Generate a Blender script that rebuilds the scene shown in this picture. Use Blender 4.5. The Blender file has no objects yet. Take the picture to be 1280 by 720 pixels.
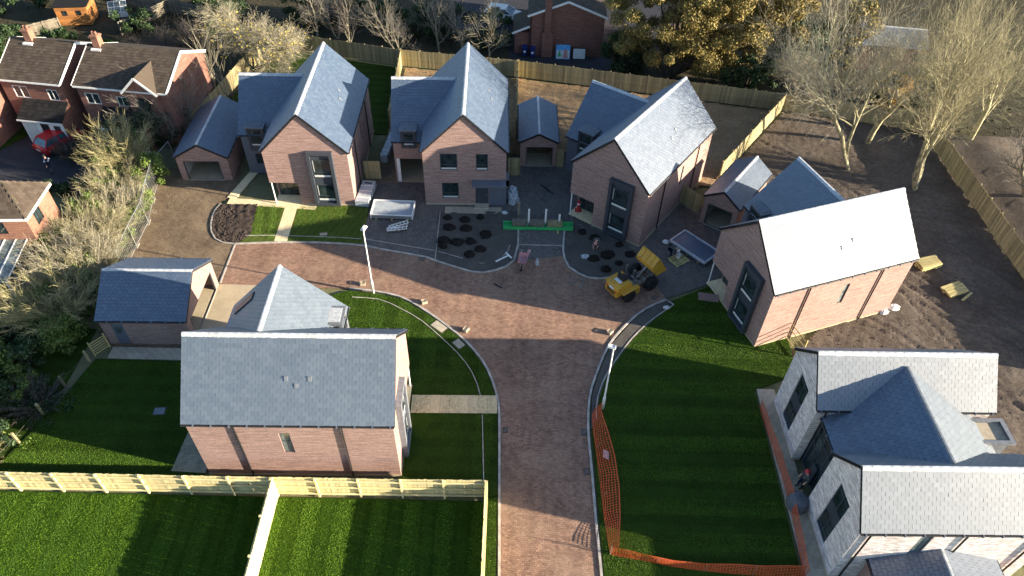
import bpy, bmesh, math, random
import numpy as np
from mathutils import Matrix, Vector, Euler
R = math.radians
rng = np.random.default_rng(7)
random.seed(7)
SC = bpy.context.scene
COL = SC.collection

# ------------------------------------------------------------------ camera
cam_d = bpy.data.cameras.new('camera')
cam = bpy.data.objects.new('camera', cam_d)
COL.objects.link(cam)
cam_d.sensor_width = 36.0
cam_d.lens = 25.54
cam_d.clip_start = 0.5
cam_d.clip_end = 2000.0
cam.matrix_world = (Matrix.Translation((0, 0, 36.01)) @ Matrix.Rotation(R(90 - 45.13), 4, 'X')
                    @ Matrix.Rotation(R(1.62), 4, 'Z'))
SC.camera = cam

# ------------------------------------------------------------------ daylight
SUN_EL, SUN_AZ = R(13.6), R(102.0)          # azimuth clockwise from +Y
world = bpy.data.worlds.new('World')
SC.world = world
world.use_nodes = True
wn = world.node_tree
sky = wn.nodes.new('ShaderNodeTexSky')
sky.sky_type = 'NISHITA'
sky.sun_disc = False
sky.sun_elevation = SUN_EL
sky.sun_rotation = SUN_AZ
sky.ozone_density = 2.5
wn.links.new(sky.outputs[0], wn.nodes['Background'].inputs[0])
wn.nodes['Background'].inputs[1].default_value = 0.08
sd = bpy.data.lights.new('sun', 'SUN')
sd.energy = 5.0
sd.angle = R(0.5)
sd.color = (1.0, 0.855, 0.655)
sun = bpy.data.objects.new('sun', sd)
COL.objects.link(sun)
dirv = Vector((math.sin(SUN_AZ) * math.cos(SUN_EL), math.cos(SUN_AZ) * math.cos(SUN_EL), math.sin(SUN_EL)))
sun.rotation_euler = dirv.to_track_quat('Z', 'Y').to_euler()
sun.location = dirv * 120
SC.view_settings.view_transform = 'Standard'
SC.view_settings.look = 'None'
SC.view_settings.gamma = 1.0
SC.view_settings.use_curve_mapping = False
SC.view_settings.exposure = 1.92

# ------------------------------------------------------------------ materials
def new_mat(name):
    m = bpy.data.materials.new(name)
    m.use_nodes = True
    nt = m.node_tree
    return m, nt, nt.nodes['Principled BSDF'], nt.nodes, nt.links

def ramp(nodes, cols):
    r = nodes.new('ShaderNodeValToRGB')
    e = r.color_ramp.elements
    while len(e) < len(cols):
        e.new(0.5)
    for i, (p, c) in enumerate(cols):
        e[i].position = p
        e[i].color = (c[0], c[1], c[2], 1)
    return r

def coords(nodes, links, kind='Object', scale=(1, 1, 1)):
    tc = nodes.new('ShaderNodeTexCoord')
    mp = nodes.new('ShaderNodeMapping')
    mp.inputs['Scale'].default_value = scale
    links.new(tc.outputs[kind], mp.inputs['Vector'])
    return mp.outputs[0]

def noise(nodes, links, vec, scale, detail=4, rough=0.6):
    n = nodes.new('ShaderNodeTexNoise')
    n.inputs['Scale'].default_value = scale
    n.inputs['Detail'].default_value = detail
    n.inputs['Roughness'].default_value = rough
    links.new(vec, n.inputs['Vector'])
    return n.outputs['Fac']

def math_n(nodes, links, op, a, b):
    n = nodes.new('ShaderNodeMath')
    n.operation = op
    for i, x in enumerate((a, b)):
        if isinstance(x, (int, float)):
            n.inputs[i].default_value = x
        else:
            links.new(x, n.inputs[i])
    return n.outputs[0]

def mixc(nodes, links, fac, a, b, blend='MIX'):
    n = nodes.new('ShaderNodeMix')
    n.data_type = 'RGBA'
    n.blend_type = blend
    for sock, x in ((n.inputs[0], fac), (n.inputs[6], a), (n.inputs[7], b)):
        if isinstance(x, (int, float)):
            sock.default_value = x
        elif isinstance(x, tuple):
            sock.default_value = (x[0], x[1], x[2], 1)
        else:
            links.new(x, sock)
    return n.outputs[2]

def bump(nodes, links, b, h, strength, dist=0.02):
    n = nodes.new('ShaderNodeBump')
    n.inputs['Strength'].default_value = strength
    n.inputs['Distance'].default_value = dist
    links.new(h, n.inputs['Height'])
    links.new(n.outputs[0], b.inputs['Normal'])

def var_rnd(nodes, links):
    """random value per object plus the face attribute 'rnd' of joined pieces"""
    oi = nodes.new('ShaderNodeObjectInfo')
    at = nodes.new('ShaderNodeAttribute')
    at.attribute_name = 'rnd'
    s = math_n(nodes, links, 'ADD', oi.outputs['Random'], at.outputs['Fac'])
    return math_n(nodes, links, 'FRACT', s, 0.0)

def mat_plain(name, col, rough=0.7, spec=0.3, metal=0.0, nscale=6.0, nvar=0.25, bstr=0.15, bscale=30.0, rnd=0.0):
    m, nt, b, N, L = new_mat(name)
    v = coords(N, L)
    f = noise(N, L, v, nscale, 5)
    lo = tuple(c * (1 - nvar) for c in col)
    hi = tuple(min(1, c * (1 + nvar)) for c in col)
    r = ramp(N, [(0.3, lo), (0.7, hi)])
    L.new(f, r.inputs[0])
    c = r.outputs[0]
    if rnd:
        x = var_rnd(N, L)
        rr = ramp(N, [(0, (1 - rnd,) * 3), (1, (1 + rnd * 0.6,) * 3)])
        L.new(x, rr.inputs[0])
        c = mixc(N, L, 1.0, c, rr.outputs[0], 'MULTIPLY')
    L.new(c, b.inputs['Base Color'])
    b.inputs['Roughness'].default_value = rough
    b.inputs['Specular IOR Level'].default_value = spec
    b.inputs['Metallic'].default_value = metal
    if bstr:
        bump(N, L, b, noise(N, L, v, bscale, 4), bstr, 0.01)
    return m

def mat_brick(name, c1, c2, mortar, band, bw=0.225, bh=0.075, streak=0.35):
    m, nt, b, N, L = new_mat(name)
    v = coords(N, L, 'UV')
    br = N.new('ShaderNodeTexBrick')
    br.inputs['Scale'].default_value = 1.0
    br.inputs['Brick Width'].default_value = bw
    br.inputs['Row Height'].default_value = bh
    br.inputs['Mortar Size'].default_value = 0.006
    br.inputs['Bias'].default_value = 0.0
    br.inputs['Color1'].default_value = (*c1, 1)
    br.inputs['Color2'].default_value = (*c2, 1)
    br.inputs['Mortar'].default_value = (*mortar, 1)
    L.new(v, br.inputs['Vector'])
    vb = coords(N, L, 'UV', (0.5, 7.0, 1))
    f = noise(N, L, vb, 1.6, 3, 0.55)              # courses of differently fired bricks
    r = ramp(N, [(0.3, (1 - streak,) * 3), (0.7, (1 + streak * 0.5,) * 3)])
    L.new(f, r.inputs[0])
    c = mixc(N, L, 1.0, br.outputs['Color'], r.outputs[0], 'MULTIPLY')
    f2 = noise(N, L, v, 0.45, 4)
    r2 = ramp(N, [(0.45, (0, 0, 0)), (0.75, (1, 1, 1))])
    L.new(f2, r2.inputs[0])
    k = math_n(N, L, 'MULTIPLY', r2.outputs[0], 0.35)
    c = mixc(N, L, k, c, band)
    f3 = noise(N, L, v, 9.0, 3)
    r3 = ramp(N, [(0.3, (0.82,) * 3), (0.7, (1.12,) * 3)])
    L.new(f3, r3.inputs[0])
    c = mixc(N, L, 1.0, c, r3.outputs[0], 'MULTIPLY')
    L.new(c, b.inputs['Base Color'])
    b.inputs['Roughness'].default_value = 0.85
    b.inputs['Specular IOR Level'].default_value = 0.2
    bump(N, L, b, br.outputs['Fac'], -0.4, 0.012)
    return m

def mat_slate(name, lo, hi, rough=0.42, spec=0.55):
    m, nt, b, N, L = new_mat(name)
    x = var_rnd(N, L)
    r = ramp(N, [(0.0, lo), (0.55, tuple((a + c) / 2 for a, c in zip(lo, hi))), (1.0, hi)])
    L.new(x, r.inputs[0])
    v = coords(N, L, 'Object')
    f = noise(N, L, v, 7.0, 5)
    rr = ramp(N, [(0.3, (0.92,) * 3), (0.7, (1.08,) * 3)])
    L.new(f, rr.inputs[0])
    c = mixc(N, L, 1.0, r.outputs[0], rr.outputs[0], 'MULTIPLY')
    f2 = noise(N, L, coords(N, L, 'Generated', (60, 60, 3)), 3.0, 3)      # pale streaks down the slates
    r2 = ramp(N, [(0.4, (0.92,) * 3), (0.75, (1.35,) * 3)])
    L.new(f2, r2.inputs[0])
    c = mixc(N, L, 1.0, c, r2.outputs[0], 'MULTIPLY')
    L.new(c, b.inputs['Base Color'])
    ro = math_n(N, L, 'MULTIPLY_ADD', f, 0.12)
    ro.node.inputs[2].default_value = rough - 0.06
    L.new(ro, b.inputs['Roughness'])
    b.inputs['Specular IOR Level'].default_value = spec
    b.inputs['IOR'].default_value = 1.75
    bump(N, L, b, noise(N, L, v, 26.0, 4), 0.25, 0.01)
    return m

def mat_ground(name, stops, s1=0.35, s2=4.0, bstr=0.5, bscale=9.0, rough=0.95, spec=0.1, mixv=0.5, dist=0.05):
    m, nt, b, N, L = new_mat(name)
    v = coords(N, L, 'Object')
    a = noise(N, L, v, s1, 6, 0.65)
    d = noise(N, L, v, s2, 6, 0.7)
    k = mixc(N, L, mixv, a, d)
    r = ramp(N, stops)
    L.new(k, r.inputs[0])
    L.new(r.outputs[0], b.inputs['Base Color'])
    b.inputs['Roughness'].default_value = rough
    b.inputs['Specular IOR Level'].default_value = spec
    if bstr:
        bump(N, L, b, noise(N, L, v, bscale, 8, 0.7), bstr, dist)
    return m

def mat_pavers(name, c1, c2, mortar, bw, bh, scale_dirt, dirt, rot=0.0, dk=0.5):
    m, nt, b, N, L = new_mat(name)
    tc = N.new('ShaderNodeTexCoord')
    mp = N.new('ShaderNodeMapping')
    mp.inputs['Rotation'].default_value = (0, 0, rot)
    L.new(tc.outputs['Object'], mp.inputs['Vector'])
    v = mp.outputs[0]
    br = N.new('ShaderNodeTexBrick')
    br.inputs['Scale'].default_value = 1.0
    br.inputs['Brick Width'].default_value = bw
    br.inputs['Row Height'].default_value = bh
    br.inputs['Mortar Size'].default_value = 0.007
    br.inputs['Color1'].default_value = (*c1, 1)
    br.inputs['Color2'].default_value = (*c2, 1)
    br.inputs['Mortar'].default_value = (*mortar, 1)
    L.new(v, br.inputs['Vector'])
    c = br.outputs['Color']
    for sc, lo, hi, lob, hib in ((11.0, 0.72, 1.25, 0.3, 0.7), (2.2, 0.84, 1.14, 0.3, 0.7), (0.28, 0.86, 1.12, 0.35, 0.65)):
        f = noise(N, L, v, sc, 4)
        r = ramp(N, [(lob, (lo,) * 3), (hib, (hi,) * 3)])
        L.new(f, r.inputs[0])
        c = mixc(N, L, 1.0, c, r.outputs[0], 'MULTIPLY')
    f = noise(N, L, v, scale_dirt, 6, 0.7)
    r = ramp(N, [(0.48, (0, 0, 0)), (0.78, (1, 1, 1))])
    L.new(f, r.inputs[0])
    c = mixc(N, L, math_n(N, L, 'MULTIPLY', r.outputs[0], dk), c, dirt)
    vs = coords(N, L, 'Object', (2.2, .22, 1))
    f = noise(N, L, vs, 0.9, 5, 0.65)              # sand and mud carried along by wheels
    r = ramp(N, [(0.34, (0.88, 0.87, 0.86)), (0.5, (1, 1, 1)), (0.72, (1.12, 1.10, 1.06))])
    L.new(f, r.inputs[0])
    c = mixc(N, L, 1.0, c, r.outputs[0], 'MULTIPLY')
    L.new(c, b.inputs['Base Color'])
    b.inputs['Roughness'].default_value = 0.85
    b.inputs['Specular IOR Level'].default_value = 0.2
    h = math_n(N, L, 'ADD', math_n(N, L, 'MULTIPLY', br.outputs['Fac'], -1.0), noise(N, L, v, 14.0, 4))
    bump(N, L, b, h, 0.45, 0.012)
    return m

def mat_lawn(name, lo, hi, stripe_rot, stripe_w=1.1, samt=0.22):
    m, nt, b, N, L = new_mat(name)
    v = coords(N, L, 'Object')
    f = noise(N, L, v, 22.0, 6, 0.75)
    r = ramp(N, [(0.3, lo), (0.72, hi)])
    L.new(f, r.inputs[0])
    c = r.outputs[0]
    f2 = noise(N, L, v, 0.8, 5)
    r2 = ramp(N, [(0.3, (0.78,) * 3), (0.7, (1.2, 1.16, 1.0))])
    L.new(f2, r2.inputs[0])
    c = mixc(N, L, 1.0, c, r2.outputs[0], 'MULTIPLY')
    tc = N.new('ShaderNodeTexCoord')
    mp = N.new('ShaderNodeMapping')
    mp.inputs['Rotation'].default_value = (0, 0, stripe_rot)
    L.new(tc.outputs['Object'], mp.inputs['Vector'])
    w = N.new('ShaderNodeTexWave')
    w.inputs['Scale'].default_value = 0.314 / stripe_w
    w.inputs['Distortion'].default_value = 1.2
    w.inputs['Detail'].default_value = 2.0
    w.inputs['Detail Scale'].default_value = 0.6
    L.new(mp.outputs[0], w.inputs['Vector'])
    r3 = ramp(N, [(0.38, (1 - samt,) * 3), (0.62, (1 + samt * 0.5,) * 3)])
    L.new(w.outputs['Fac'], r3.inputs[0])
    c = mixc(N, L, 1.0, c, r3.outputs[0], 'MULTIPLY')
    L.new(c, b.inputs['Base Color'])
    b.inputs['Roughness'].default_value = 0.9
    b.inputs['Specular IOR Level'].default_value = 0.04
    bump(N, L, b, noise(N, L, v, 16.0, 8, 0.8), 0.5, 0.04)
    return m

def mat_wood(name, lo, hi, axis_scale=(14, 14, 1.2), rough=0.8, rnd=0.25):
    m, nt, b, N, L = new_mat(name)
    v = coords(N, L, 'Object', axis_scale)
    f = noise(N, L, v, 1.6, 5, 0.6)
    r = ramp(N, [(0.3, lo), (0.7, hi)])
    L.new(f, r.inputs[0])
    x = var_rnd(N, L)
    rr = ramp(N, [(0, (1 - rnd, 1 - rnd, 1 - rnd)), (1, (1 + rnd * 0.5, 1 + rnd * 0.45, 1 + rnd * 0.3))])
    L.new(x, rr.inputs[0])
    c = mixc(N, L, 1.0, r.outputs[0], rr.outputs[0], 'MULTIPLY')
    v2 = coords(N, L, 'Object')
    f2 = noise(N, L, v2, 1.1, 4)
    r2 = ramp(N, [(0.35, (0.78, 0.8, 0.78)), (0.65, (1.1, 1.1, 1.05))])
    L.new(f2, r2.inputs[0])
    c = mixc(N, L, 1.0, c, r2.outputs[0], 'MULTIPLY')
    L.new(c, b.inputs['Base Color'])
    b.inputs['Roughness'].default_value = rough
    b.inputs['Specular IOR Level'].default_value = 0.2
    bump(N, L, b, f, 0.3, 0.01)
    return m

def mat_leaf(name, lo, hi, rough=0.6, trans=0.0):
    m, nt, b, N, L = new_mat(name)
    x = var_rnd(N, L)
    r = ramp(N, [(0.0, lo), (1.0, hi)])
    L.new(x, r.inputs[0])
    L.new(r.outputs[0], b.inputs['Base Color'])
    b.inputs['Roughness'].default_value = rough
    b.inputs['Specular IOR Level'].default_value = 0.25
    return m

def mat_tile(name, lo, hi, moss):
    m, nt, b, N, L = new_mat(name)
    v = coords(N, L, 'UV')
    x = var_rnd(N, L)
    r = ramp(N, [(0, lo), (1, hi)])
    L.new(x, r.inputs[0])
    f = noise(N, L, v, 0.9, 6, 0.7)
    r2 = ramp(N, [(0.5, (0, 0, 0)), (0.75, (1, 1, 1))])
    L.new(f, r2.inputs[0])
    c = mixc(N, L, math_n(N, L, 'MULTIPLY', r2.outputs[0], 0.6), r.outputs[0], moss)
    f3 = noise(N, L, v, 10.0, 4)
    r3 = ramp(N, [(0.3, (0.75,) * 3), (0.7, (1.2,) * 3)])
    L.new(f3, r3.inputs[0])
    c = mixc(N, L, 1.0, c, r3.outputs[0], 'MULTIPLY')
    L.new(c, b.inputs['Base Color'])
    b.inputs['Roughness'].default_value = 0.85
    b.inputs['Specular IOR Level'].default_value = 0.2
    return m

def mat_glass(name, col=(0.018, 0.03, 0.032), rough=0.06):
    m, nt, b, N, L = new_mat(name)
    v = coords(N, L, 'Object')
    f = noise(N, L, v, 1.3, 3)
    r = ramp(N, [(0.35, tuple(c * 0.5 for c in col)), (0.7, tuple(c * 1.9 for c in col))])
    L.new(f, r.inputs[0])
    L.new(r.outputs[0], b.inputs['Base Color'])
    b.inputs['Roughness'].default_value = rough
    b.inputs['Specular IOR Level'].default_value = 0.6
    return m

M = {}
M['brick'] = mat_brick('red_brick', (0.37, 0.235, 0.205), (0.27, 0.165, 0.145), (0.44, 0.36, 0.32), (0.42, 0.29, 0.26))
M['old_brick'] = mat_brick('old_red_brick', (0.27, 0.115, 0.085), (0.18, 0.08, 0.062), (0.27, 0.19, 0.155), (0.28, 0.14, 0.11))
M['orange_brick'] = mat_brick('warm_brick', (0.32, 0.15, 0.10), (0.24, 0.11, 0.08), (0.33, 0.22, 0.16), (0.34, 0.19, 0.13))
M['pale_brick'] = mat_brick('pale_grey_brick', (0.86, 0.81, 0.78), (0.44, 0.38, 0.38), (0.72, 0.68, 0.65), (0.78, 0.73, 0.70), 0.30, 0.10, 0.3)
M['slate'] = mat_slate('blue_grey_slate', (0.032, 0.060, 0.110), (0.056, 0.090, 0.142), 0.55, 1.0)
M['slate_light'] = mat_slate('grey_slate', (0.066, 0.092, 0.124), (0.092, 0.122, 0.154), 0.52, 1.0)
M['underlay'] = mat_plain('roof_underlay', (0.05, 0.055, 0.07), 0.8)
M['ridge'] = mat_plain('ridge_concrete', (0.50, 0.52, 0.54), 0.6, 0.4, rnd=0.15)
M['lead'] = mat_plain('lead_flashing', (0.16, 0.175, 0.20), 0.5, 0.5)
M['anthracite'] = mat_plain('anthracite_frame', (0.045, 0.055, 0.07), 0.45, 0.5, nvar=0.1, bstr=0.0)
M['cladding'] = mat_plain('blue_grey_cladding', (0.12, 0.135, 0.17), 0.55, 0.4, nvar=0.08, bstr=0.0)
M['glass'] = mat_glass('window_glass')
M['glass_pale'] = mat_glass('pale_roof_glass', (0.13, 0.16, 0.155), 0.15)
M['white'] = mat_plain('white_paint', (0.78, 0.78, 0.76), 0.5, 0.4, nvar=0.06, bstr=0.0)
M['cream'] = mat_plain('cream_blind', (0.6, 0.62, 0.6), 0.6, 0.3, nvar=0.08, bstr=0.0)
M['black'] = mat_plain('black_plastic', (0.018, 0.018, 0.02), 0.5, 0.4, bstr=0.0)
M['concrete'] = mat_ground('concrete', [(0.3, (0.34, 0.28, 0.19)), (0.55, (0.45, 0.38, 0.265)), (0.75, (0.54, 0.47, 0.34))], 0.8, 7, 0.2, 20, 0.85)
M['blockwork'] = mat_plain('grey_blockwork', (0.42, 0.43, 0.43), 0.9, 0.1)
M['kerb'] = mat_plain('kerb_stone', (0.40, 0.37, 0.33), 0.85, 0.2, nscale=3, rnd=0.15)
M['slab'] = mat_plain('buff_slab', (0.80, 0.645, 0.39), 0.85, 0.2, nscale=4, nvar=0.16, rnd=0.14)
M['slab_grey'] = mat_plain('grey_slab', (0.43, 0.37, 0.28), 0.85, 0.2, nscale=4, nvar=0.2, rnd=0.16)
M['road'] = mat_pavers('red_block_paving', (0.33, 0.205, 0.145), (0.21, 0.125, 0.09), (0.11, 0.075, 0.058), 0.21, 0.11, 0.35, (0.36, 0.26, 0.18), R(4), 0.6)
M['drive'] = mat_pavers('grey_block_paving', (0.165, 0.15, 0.14), (0.115, 0.105, 0.10), (0.07, 0.065, 0.06), 0.21, 0.11, 0.3, (0.20, 0.18, 0.155), R(50), 0.6)
M['gravel'] = mat_pavers('brown_dusty_paving', (0.20, 0.15, 0.10), (0.145, 0.105, 0.07), (0.09, 0.065, 0.045), 0.21, 0.11, 0.5, (0.29, 0.22, 0.14), R(35), 0.8)
M['soil'] = mat_ground('bare_soil', [(0.3, (0.058, 0.046, 0.037)), (0.5, (0.110, 0.089, 0.071)), (0.72, (0.195, 0.160, 0.13))], 0.35, 3.5, 0.8, 6, dist=0.06)
M['soil_tan'] = mat_ground('tan_soil', [(0.3, (0.17, 0.11, 0.06)), (0.5, (0.29, 0.20, 0.115)), (0.7, (0.40, 0.29, 0.18))], 0.35, 4.5, 0.8, 7, dist=0.06)
M['bed'] = mat_ground('dark_topsoil', [(0.3, (0.038, 0.028, 0.023)), (0.55, (0.075, 0.058, 0.048)), (0.75, (0.12, 0.095, 0.08))], 1.2, 7, 0.9, 9, dist=0.06)
M['bed_grey'] = mat_ground('grey_subsoil', [(0.3, (0.06, 0.055, 0.05)), (0.55, (0.10, 0.092, 0.082)), (0.75, (0.14, 0.13, 0.115))], 0.8, 7, 0.7, 9, dist=0.04)
M['compost'] = mat_ground('black_compost', [(0.3, (0.012, 0.011, 0.010)), (0.6, (0.026, 0.023, 0.020)), (0.8, (0.05, 0.045, 0.04))], 2, 12, 1.0, 14, dist=0.04)
M['meadow'] = mat_ground('rough_meadow', [(0.3, (0.10, 0.11, 0.05)), (0.5, (0.17, 0.165, 0.085)), (0.7, (0.24, 0.21, 0.13))], 0.1, 1.5, 0.6, 5, dist=0.08)
M['asphalt'] = mat_ground('asphalt', [(0.3, (0.035, 0.036, 0.042)), (0.6, (0.05, 0.052, 0.06)), (0.8, (0.075, 0.075, 0.08))], 0.6, 12, 0.4, 40)
M['woodland'] = mat_ground('leaf_litter', [(0.3, (0.022, 0.026, 0.014)), (0.5, (0.05, 0.045, 0.028)), (0.7, (0.105, 0.082, 0.052))], 0.25, 2.5, 0.9, 5, dist=0.1)
M['lawn'] = mat_lawn('mown_lawn', (0.018, 0.036, 0.007), (0.044, 0.080, 0.014), R(90), 1.1, 0.13)
M['lawn_v'] = mat_lawn('mown_lawn_down', (0.018, 0.044, 0.006), (0.048, 0.098, 0.012), R(0), 0.9, 0.14)
M['lawn_new'] = mat_lawn('new_turf', (0.05, 0.075, 0.018), (0.125, 0.16, 0.042), R(20), 0.5, 0.12)
M['grass'] = mat_leaf('grass_blade', (0.050, 0.120, 0.006), (0.150, 0.275, 0.018))
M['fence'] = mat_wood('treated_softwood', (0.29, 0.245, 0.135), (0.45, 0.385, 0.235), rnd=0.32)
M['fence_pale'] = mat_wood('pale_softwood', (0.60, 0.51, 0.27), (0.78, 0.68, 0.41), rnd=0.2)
M['timber'] = mat_wood('sawn_timber', (0.44, 0.36, 0.16), (0.62, 0.53, 0.27), (2, 14, 14))
M['old_timber'] = mat_wood('weathered_timber', (0.16, 0.14, 0.11), (0.28, 0.25, 0.20))
M['shed'] = mat_wood('orange_shed_boards', (0.30, 0.125, 0.042), (0.43, 0.195, 0.07), (1.2, 14, 14))
M['tile'] = mat_tile('brown_concrete_tile', (0.058, 0.044, 0.034), (0.095, 0.075, 0.058), (0.10, 0.10, 0.045))
M['tile_black'] = mat_tile('dark_porch_tile', (0.012, 0.012, 0.013), (0.024, 0.023, 0.024), (0.02, 0.02, 0.016))
M['galv'] = mat_plain('galvanised_steel', (0.55, 0.57, 0.58), 0.35, 0.5, 0.7, nvar=0.12, bstr=0.0)
M['film'] = mat_plain('plastic_film', (0.40, 0.44, 0.48), 0.25, 0.6, nvar=0.3, nscale=5, bstr=0.4, bscale=9)
M['film_blue'] = mat_plain('blue_film', (0.06, 0.085, 0.135), 0.3, 0.6, nvar=0.2, bstr=0.3, bscale=6)
M['yellow'] = mat_ground('muddy_yellow_paint', [(0.36, (0.16, 0.10, 0.05)), (0.45, (0.55, 0.29, 0.03)), (0.8, (0.68, 0.38, 0.035))], 1.6, 9.0, 0.1, 30, 0.5, 0.45, 0.45)
M['machine_grey'] = mat_plain('grey_machine_paint', (0.20, 0.18, 0.155), 0.7, 0.3, nvar=0.45)
M['rubber'] = mat_plain('rubber', (0.02, 0.02, 0.02), 0.8, 0.2)
M['rim'] = mat_plain('wheel_rim', (0.32, 0.31, 0.28), 0.5, 0.4)
M['orange_net'] = mat_plain('orange_barrier_mesh', (0.52, 0.095, 0.03), 0.6, 0.3, nvar=0.15, bstr=0.0)
M['green_steel'] = mat_plain('green_paint', (0.04, 0.42, 0.12), 0.5, 0.4, nvar=0.2, nscale=3)
M['red_paint'] = mat_plain('red_car_paint', (0.45, 0.012, 0.02), 0.25, 0.6, nvar=0.05, bstr=0.0)
M['car_glass'] = mat_glass('car_glass', (0.05, 0.09, 0.12), 0.08)
M['pink'] = mat_plain('faded_pink', (0.55, 0.27, 0.26), 0.6, 0.3)
M['blue_bin'] = mat_plain('blue_bin', (0.015, 0.03, 0.16), 0.5, 0.4, bstr=0.0)
M['skin'] = mat_plain('skin', (0.50, 0.30, 0.22), 0.6, 0.3, nvar=0.1, bstr=0.0)
M['navy_cloth'] = mat_plain('navy_cloth', (0.018, 0.022, 0.05), 0.9, 0.1)
M['grey_cloth'] = mat_plain('grey_cloth', (0.09, 0.09, 0.095), 0.9, 0.1)
M['white_cloth'] = mat_plain('white_cloth', (0.65, 0.65, 0.66), 0.9, 0.1)
M['red_plastic'] = mat_plain('red_plastic', (0.45, 0.03, 0.035), 0.4, 0.5, bstr=0.0)
M['tarp'] = mat_plain('grey_tarpaulin', (0.115, 0.12, 0.14), 0.6, 0.3, bstr=0.4, bscale=5)
M['bark'] = mat_plain('bark', (0.22, 0.20, 0.15), 0.9, 0.1, nscale=5, nvar=0.4, bstr=0.6)
M['bark_dark'] = mat_plain('dark_bark', (0.075, 0.062, 0.048), 0.9, 0.1, nscale=5, nvar=0.4, bstr=0.5)
M['bark_green'] = mat_plain('lichen_bark', (0.33, 0.305, 0.19), 0.9, 0.1, nscale=2.5, nvar=0.6, bstr=0.6)
M['twig_pale'] = mat_leaf('pale_twigs', (0.24, 0.215, 0.15), (0.44, 0.40, 0.29), 0.8)
M['twig_straw'] = mat_leaf('straw_stems', (0.25, 0.225, 0.11), (0.44, 0.40, 0.21), 0.8)
M['twig_olive'] = mat_leaf('olive_twigs', (0.21, 0.19, 0.11), (0.40, 0.36, 0.22), 0.8)
M['twig_grey'] = mat_leaf('grey_twigs', (0.15, 0.135, 0.115), (0.27, 0.25, 0.21), 0.8)
M['twig_dark'] = mat_leaf('dark_twigs', (0.06, 0.05, 0.045), (0.13, 0.11, 0.10), 0.8)
M['leaf_gold'] = mat_leaf('golden_leaves', (0.13, 0.100, 0.030), (0.35, 0.285, 0.092))
M['leaf_yellow'] = mat_leaf('yellow_leaves', (0.32, 0.25, 0.03), (0.52, 0.43, 0.07))
M['leaf_dark'] = mat_leaf('evergreen_leaves', (0.012, 0.03, 0.012), (0.05, 0.085, 0.03))
M['leaf_mid'] = mat_leaf('shrub_leaves', (0.05, 0.085, 0.02), (0.15, 0.21, 0.045))
M['leaf_bright'] = mat_leaf('bright_leaves', (0.065, 0.11, 0.022), (0.16, 0.215, 0.05))
M['leaf_orange'] = mat_leaf('orange_leaves', (0.38, 0.20, 0.02), (0.60, 0.38, 0.05))
M['poster_blue'] = mat_plain('poster_blue', (0.12, 0.40, 0.75), 0.5, 0.3, bstr=0.0)

# ------------------------------------------------------------------ mesh helpers
def set_uv(me):
    """UVs in metres: along the horizontal tangent and up the face"""
    n = len(me.loops)
    if not n:
        return
    uv = me.uv_layers.new(name='UVMap')
    co = np.empty(len(me.vertices) * 3); me.vertices.foreach_get('co', co); co = co.reshape(-1, 3)
    vi = np.empty(n, dtype=np.int32); me.loops.foreach_get('vertex_index', vi)
    pn = np.empty(len(me.polygons) * 3); me.polygons.foreach_get('normal', pn); pn = pn.reshape(-1, 3)
    lt = np.empty(len(me.polygons), dtype=np.int32); me.polygons.foreach_get('loop_total', lt)
    nl = np.repeat(pn, lt, axis=0)
    p = co[vi]
    hl = np.hypot(nl[:, 0], nl[:, 1])
    flat = hl < 0.05
    hl = np.where(flat, 1, hl)
    tx, ty = -nl[:, 1] / hl, nl[:, 0] / hl
    tx = np.where(flat, 1, tx); ty = np.where(flat, 0, ty)
    t = np.stack([tx, ty, np.zeros_like(tx)], 1)
    s = np.cross(nl, t)
    u = (p * t).sum(1); v = (p * s).sum(1)
    uv.data.foreach_set('uv', np.stack([u, v], 1).ravel())

def link(name, me, parent=None):
    o = bpy.data.objects.new(name, me)
    COL.objects.link(o)
    if parent is not None:
        o.parent = parent
    return o

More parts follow.
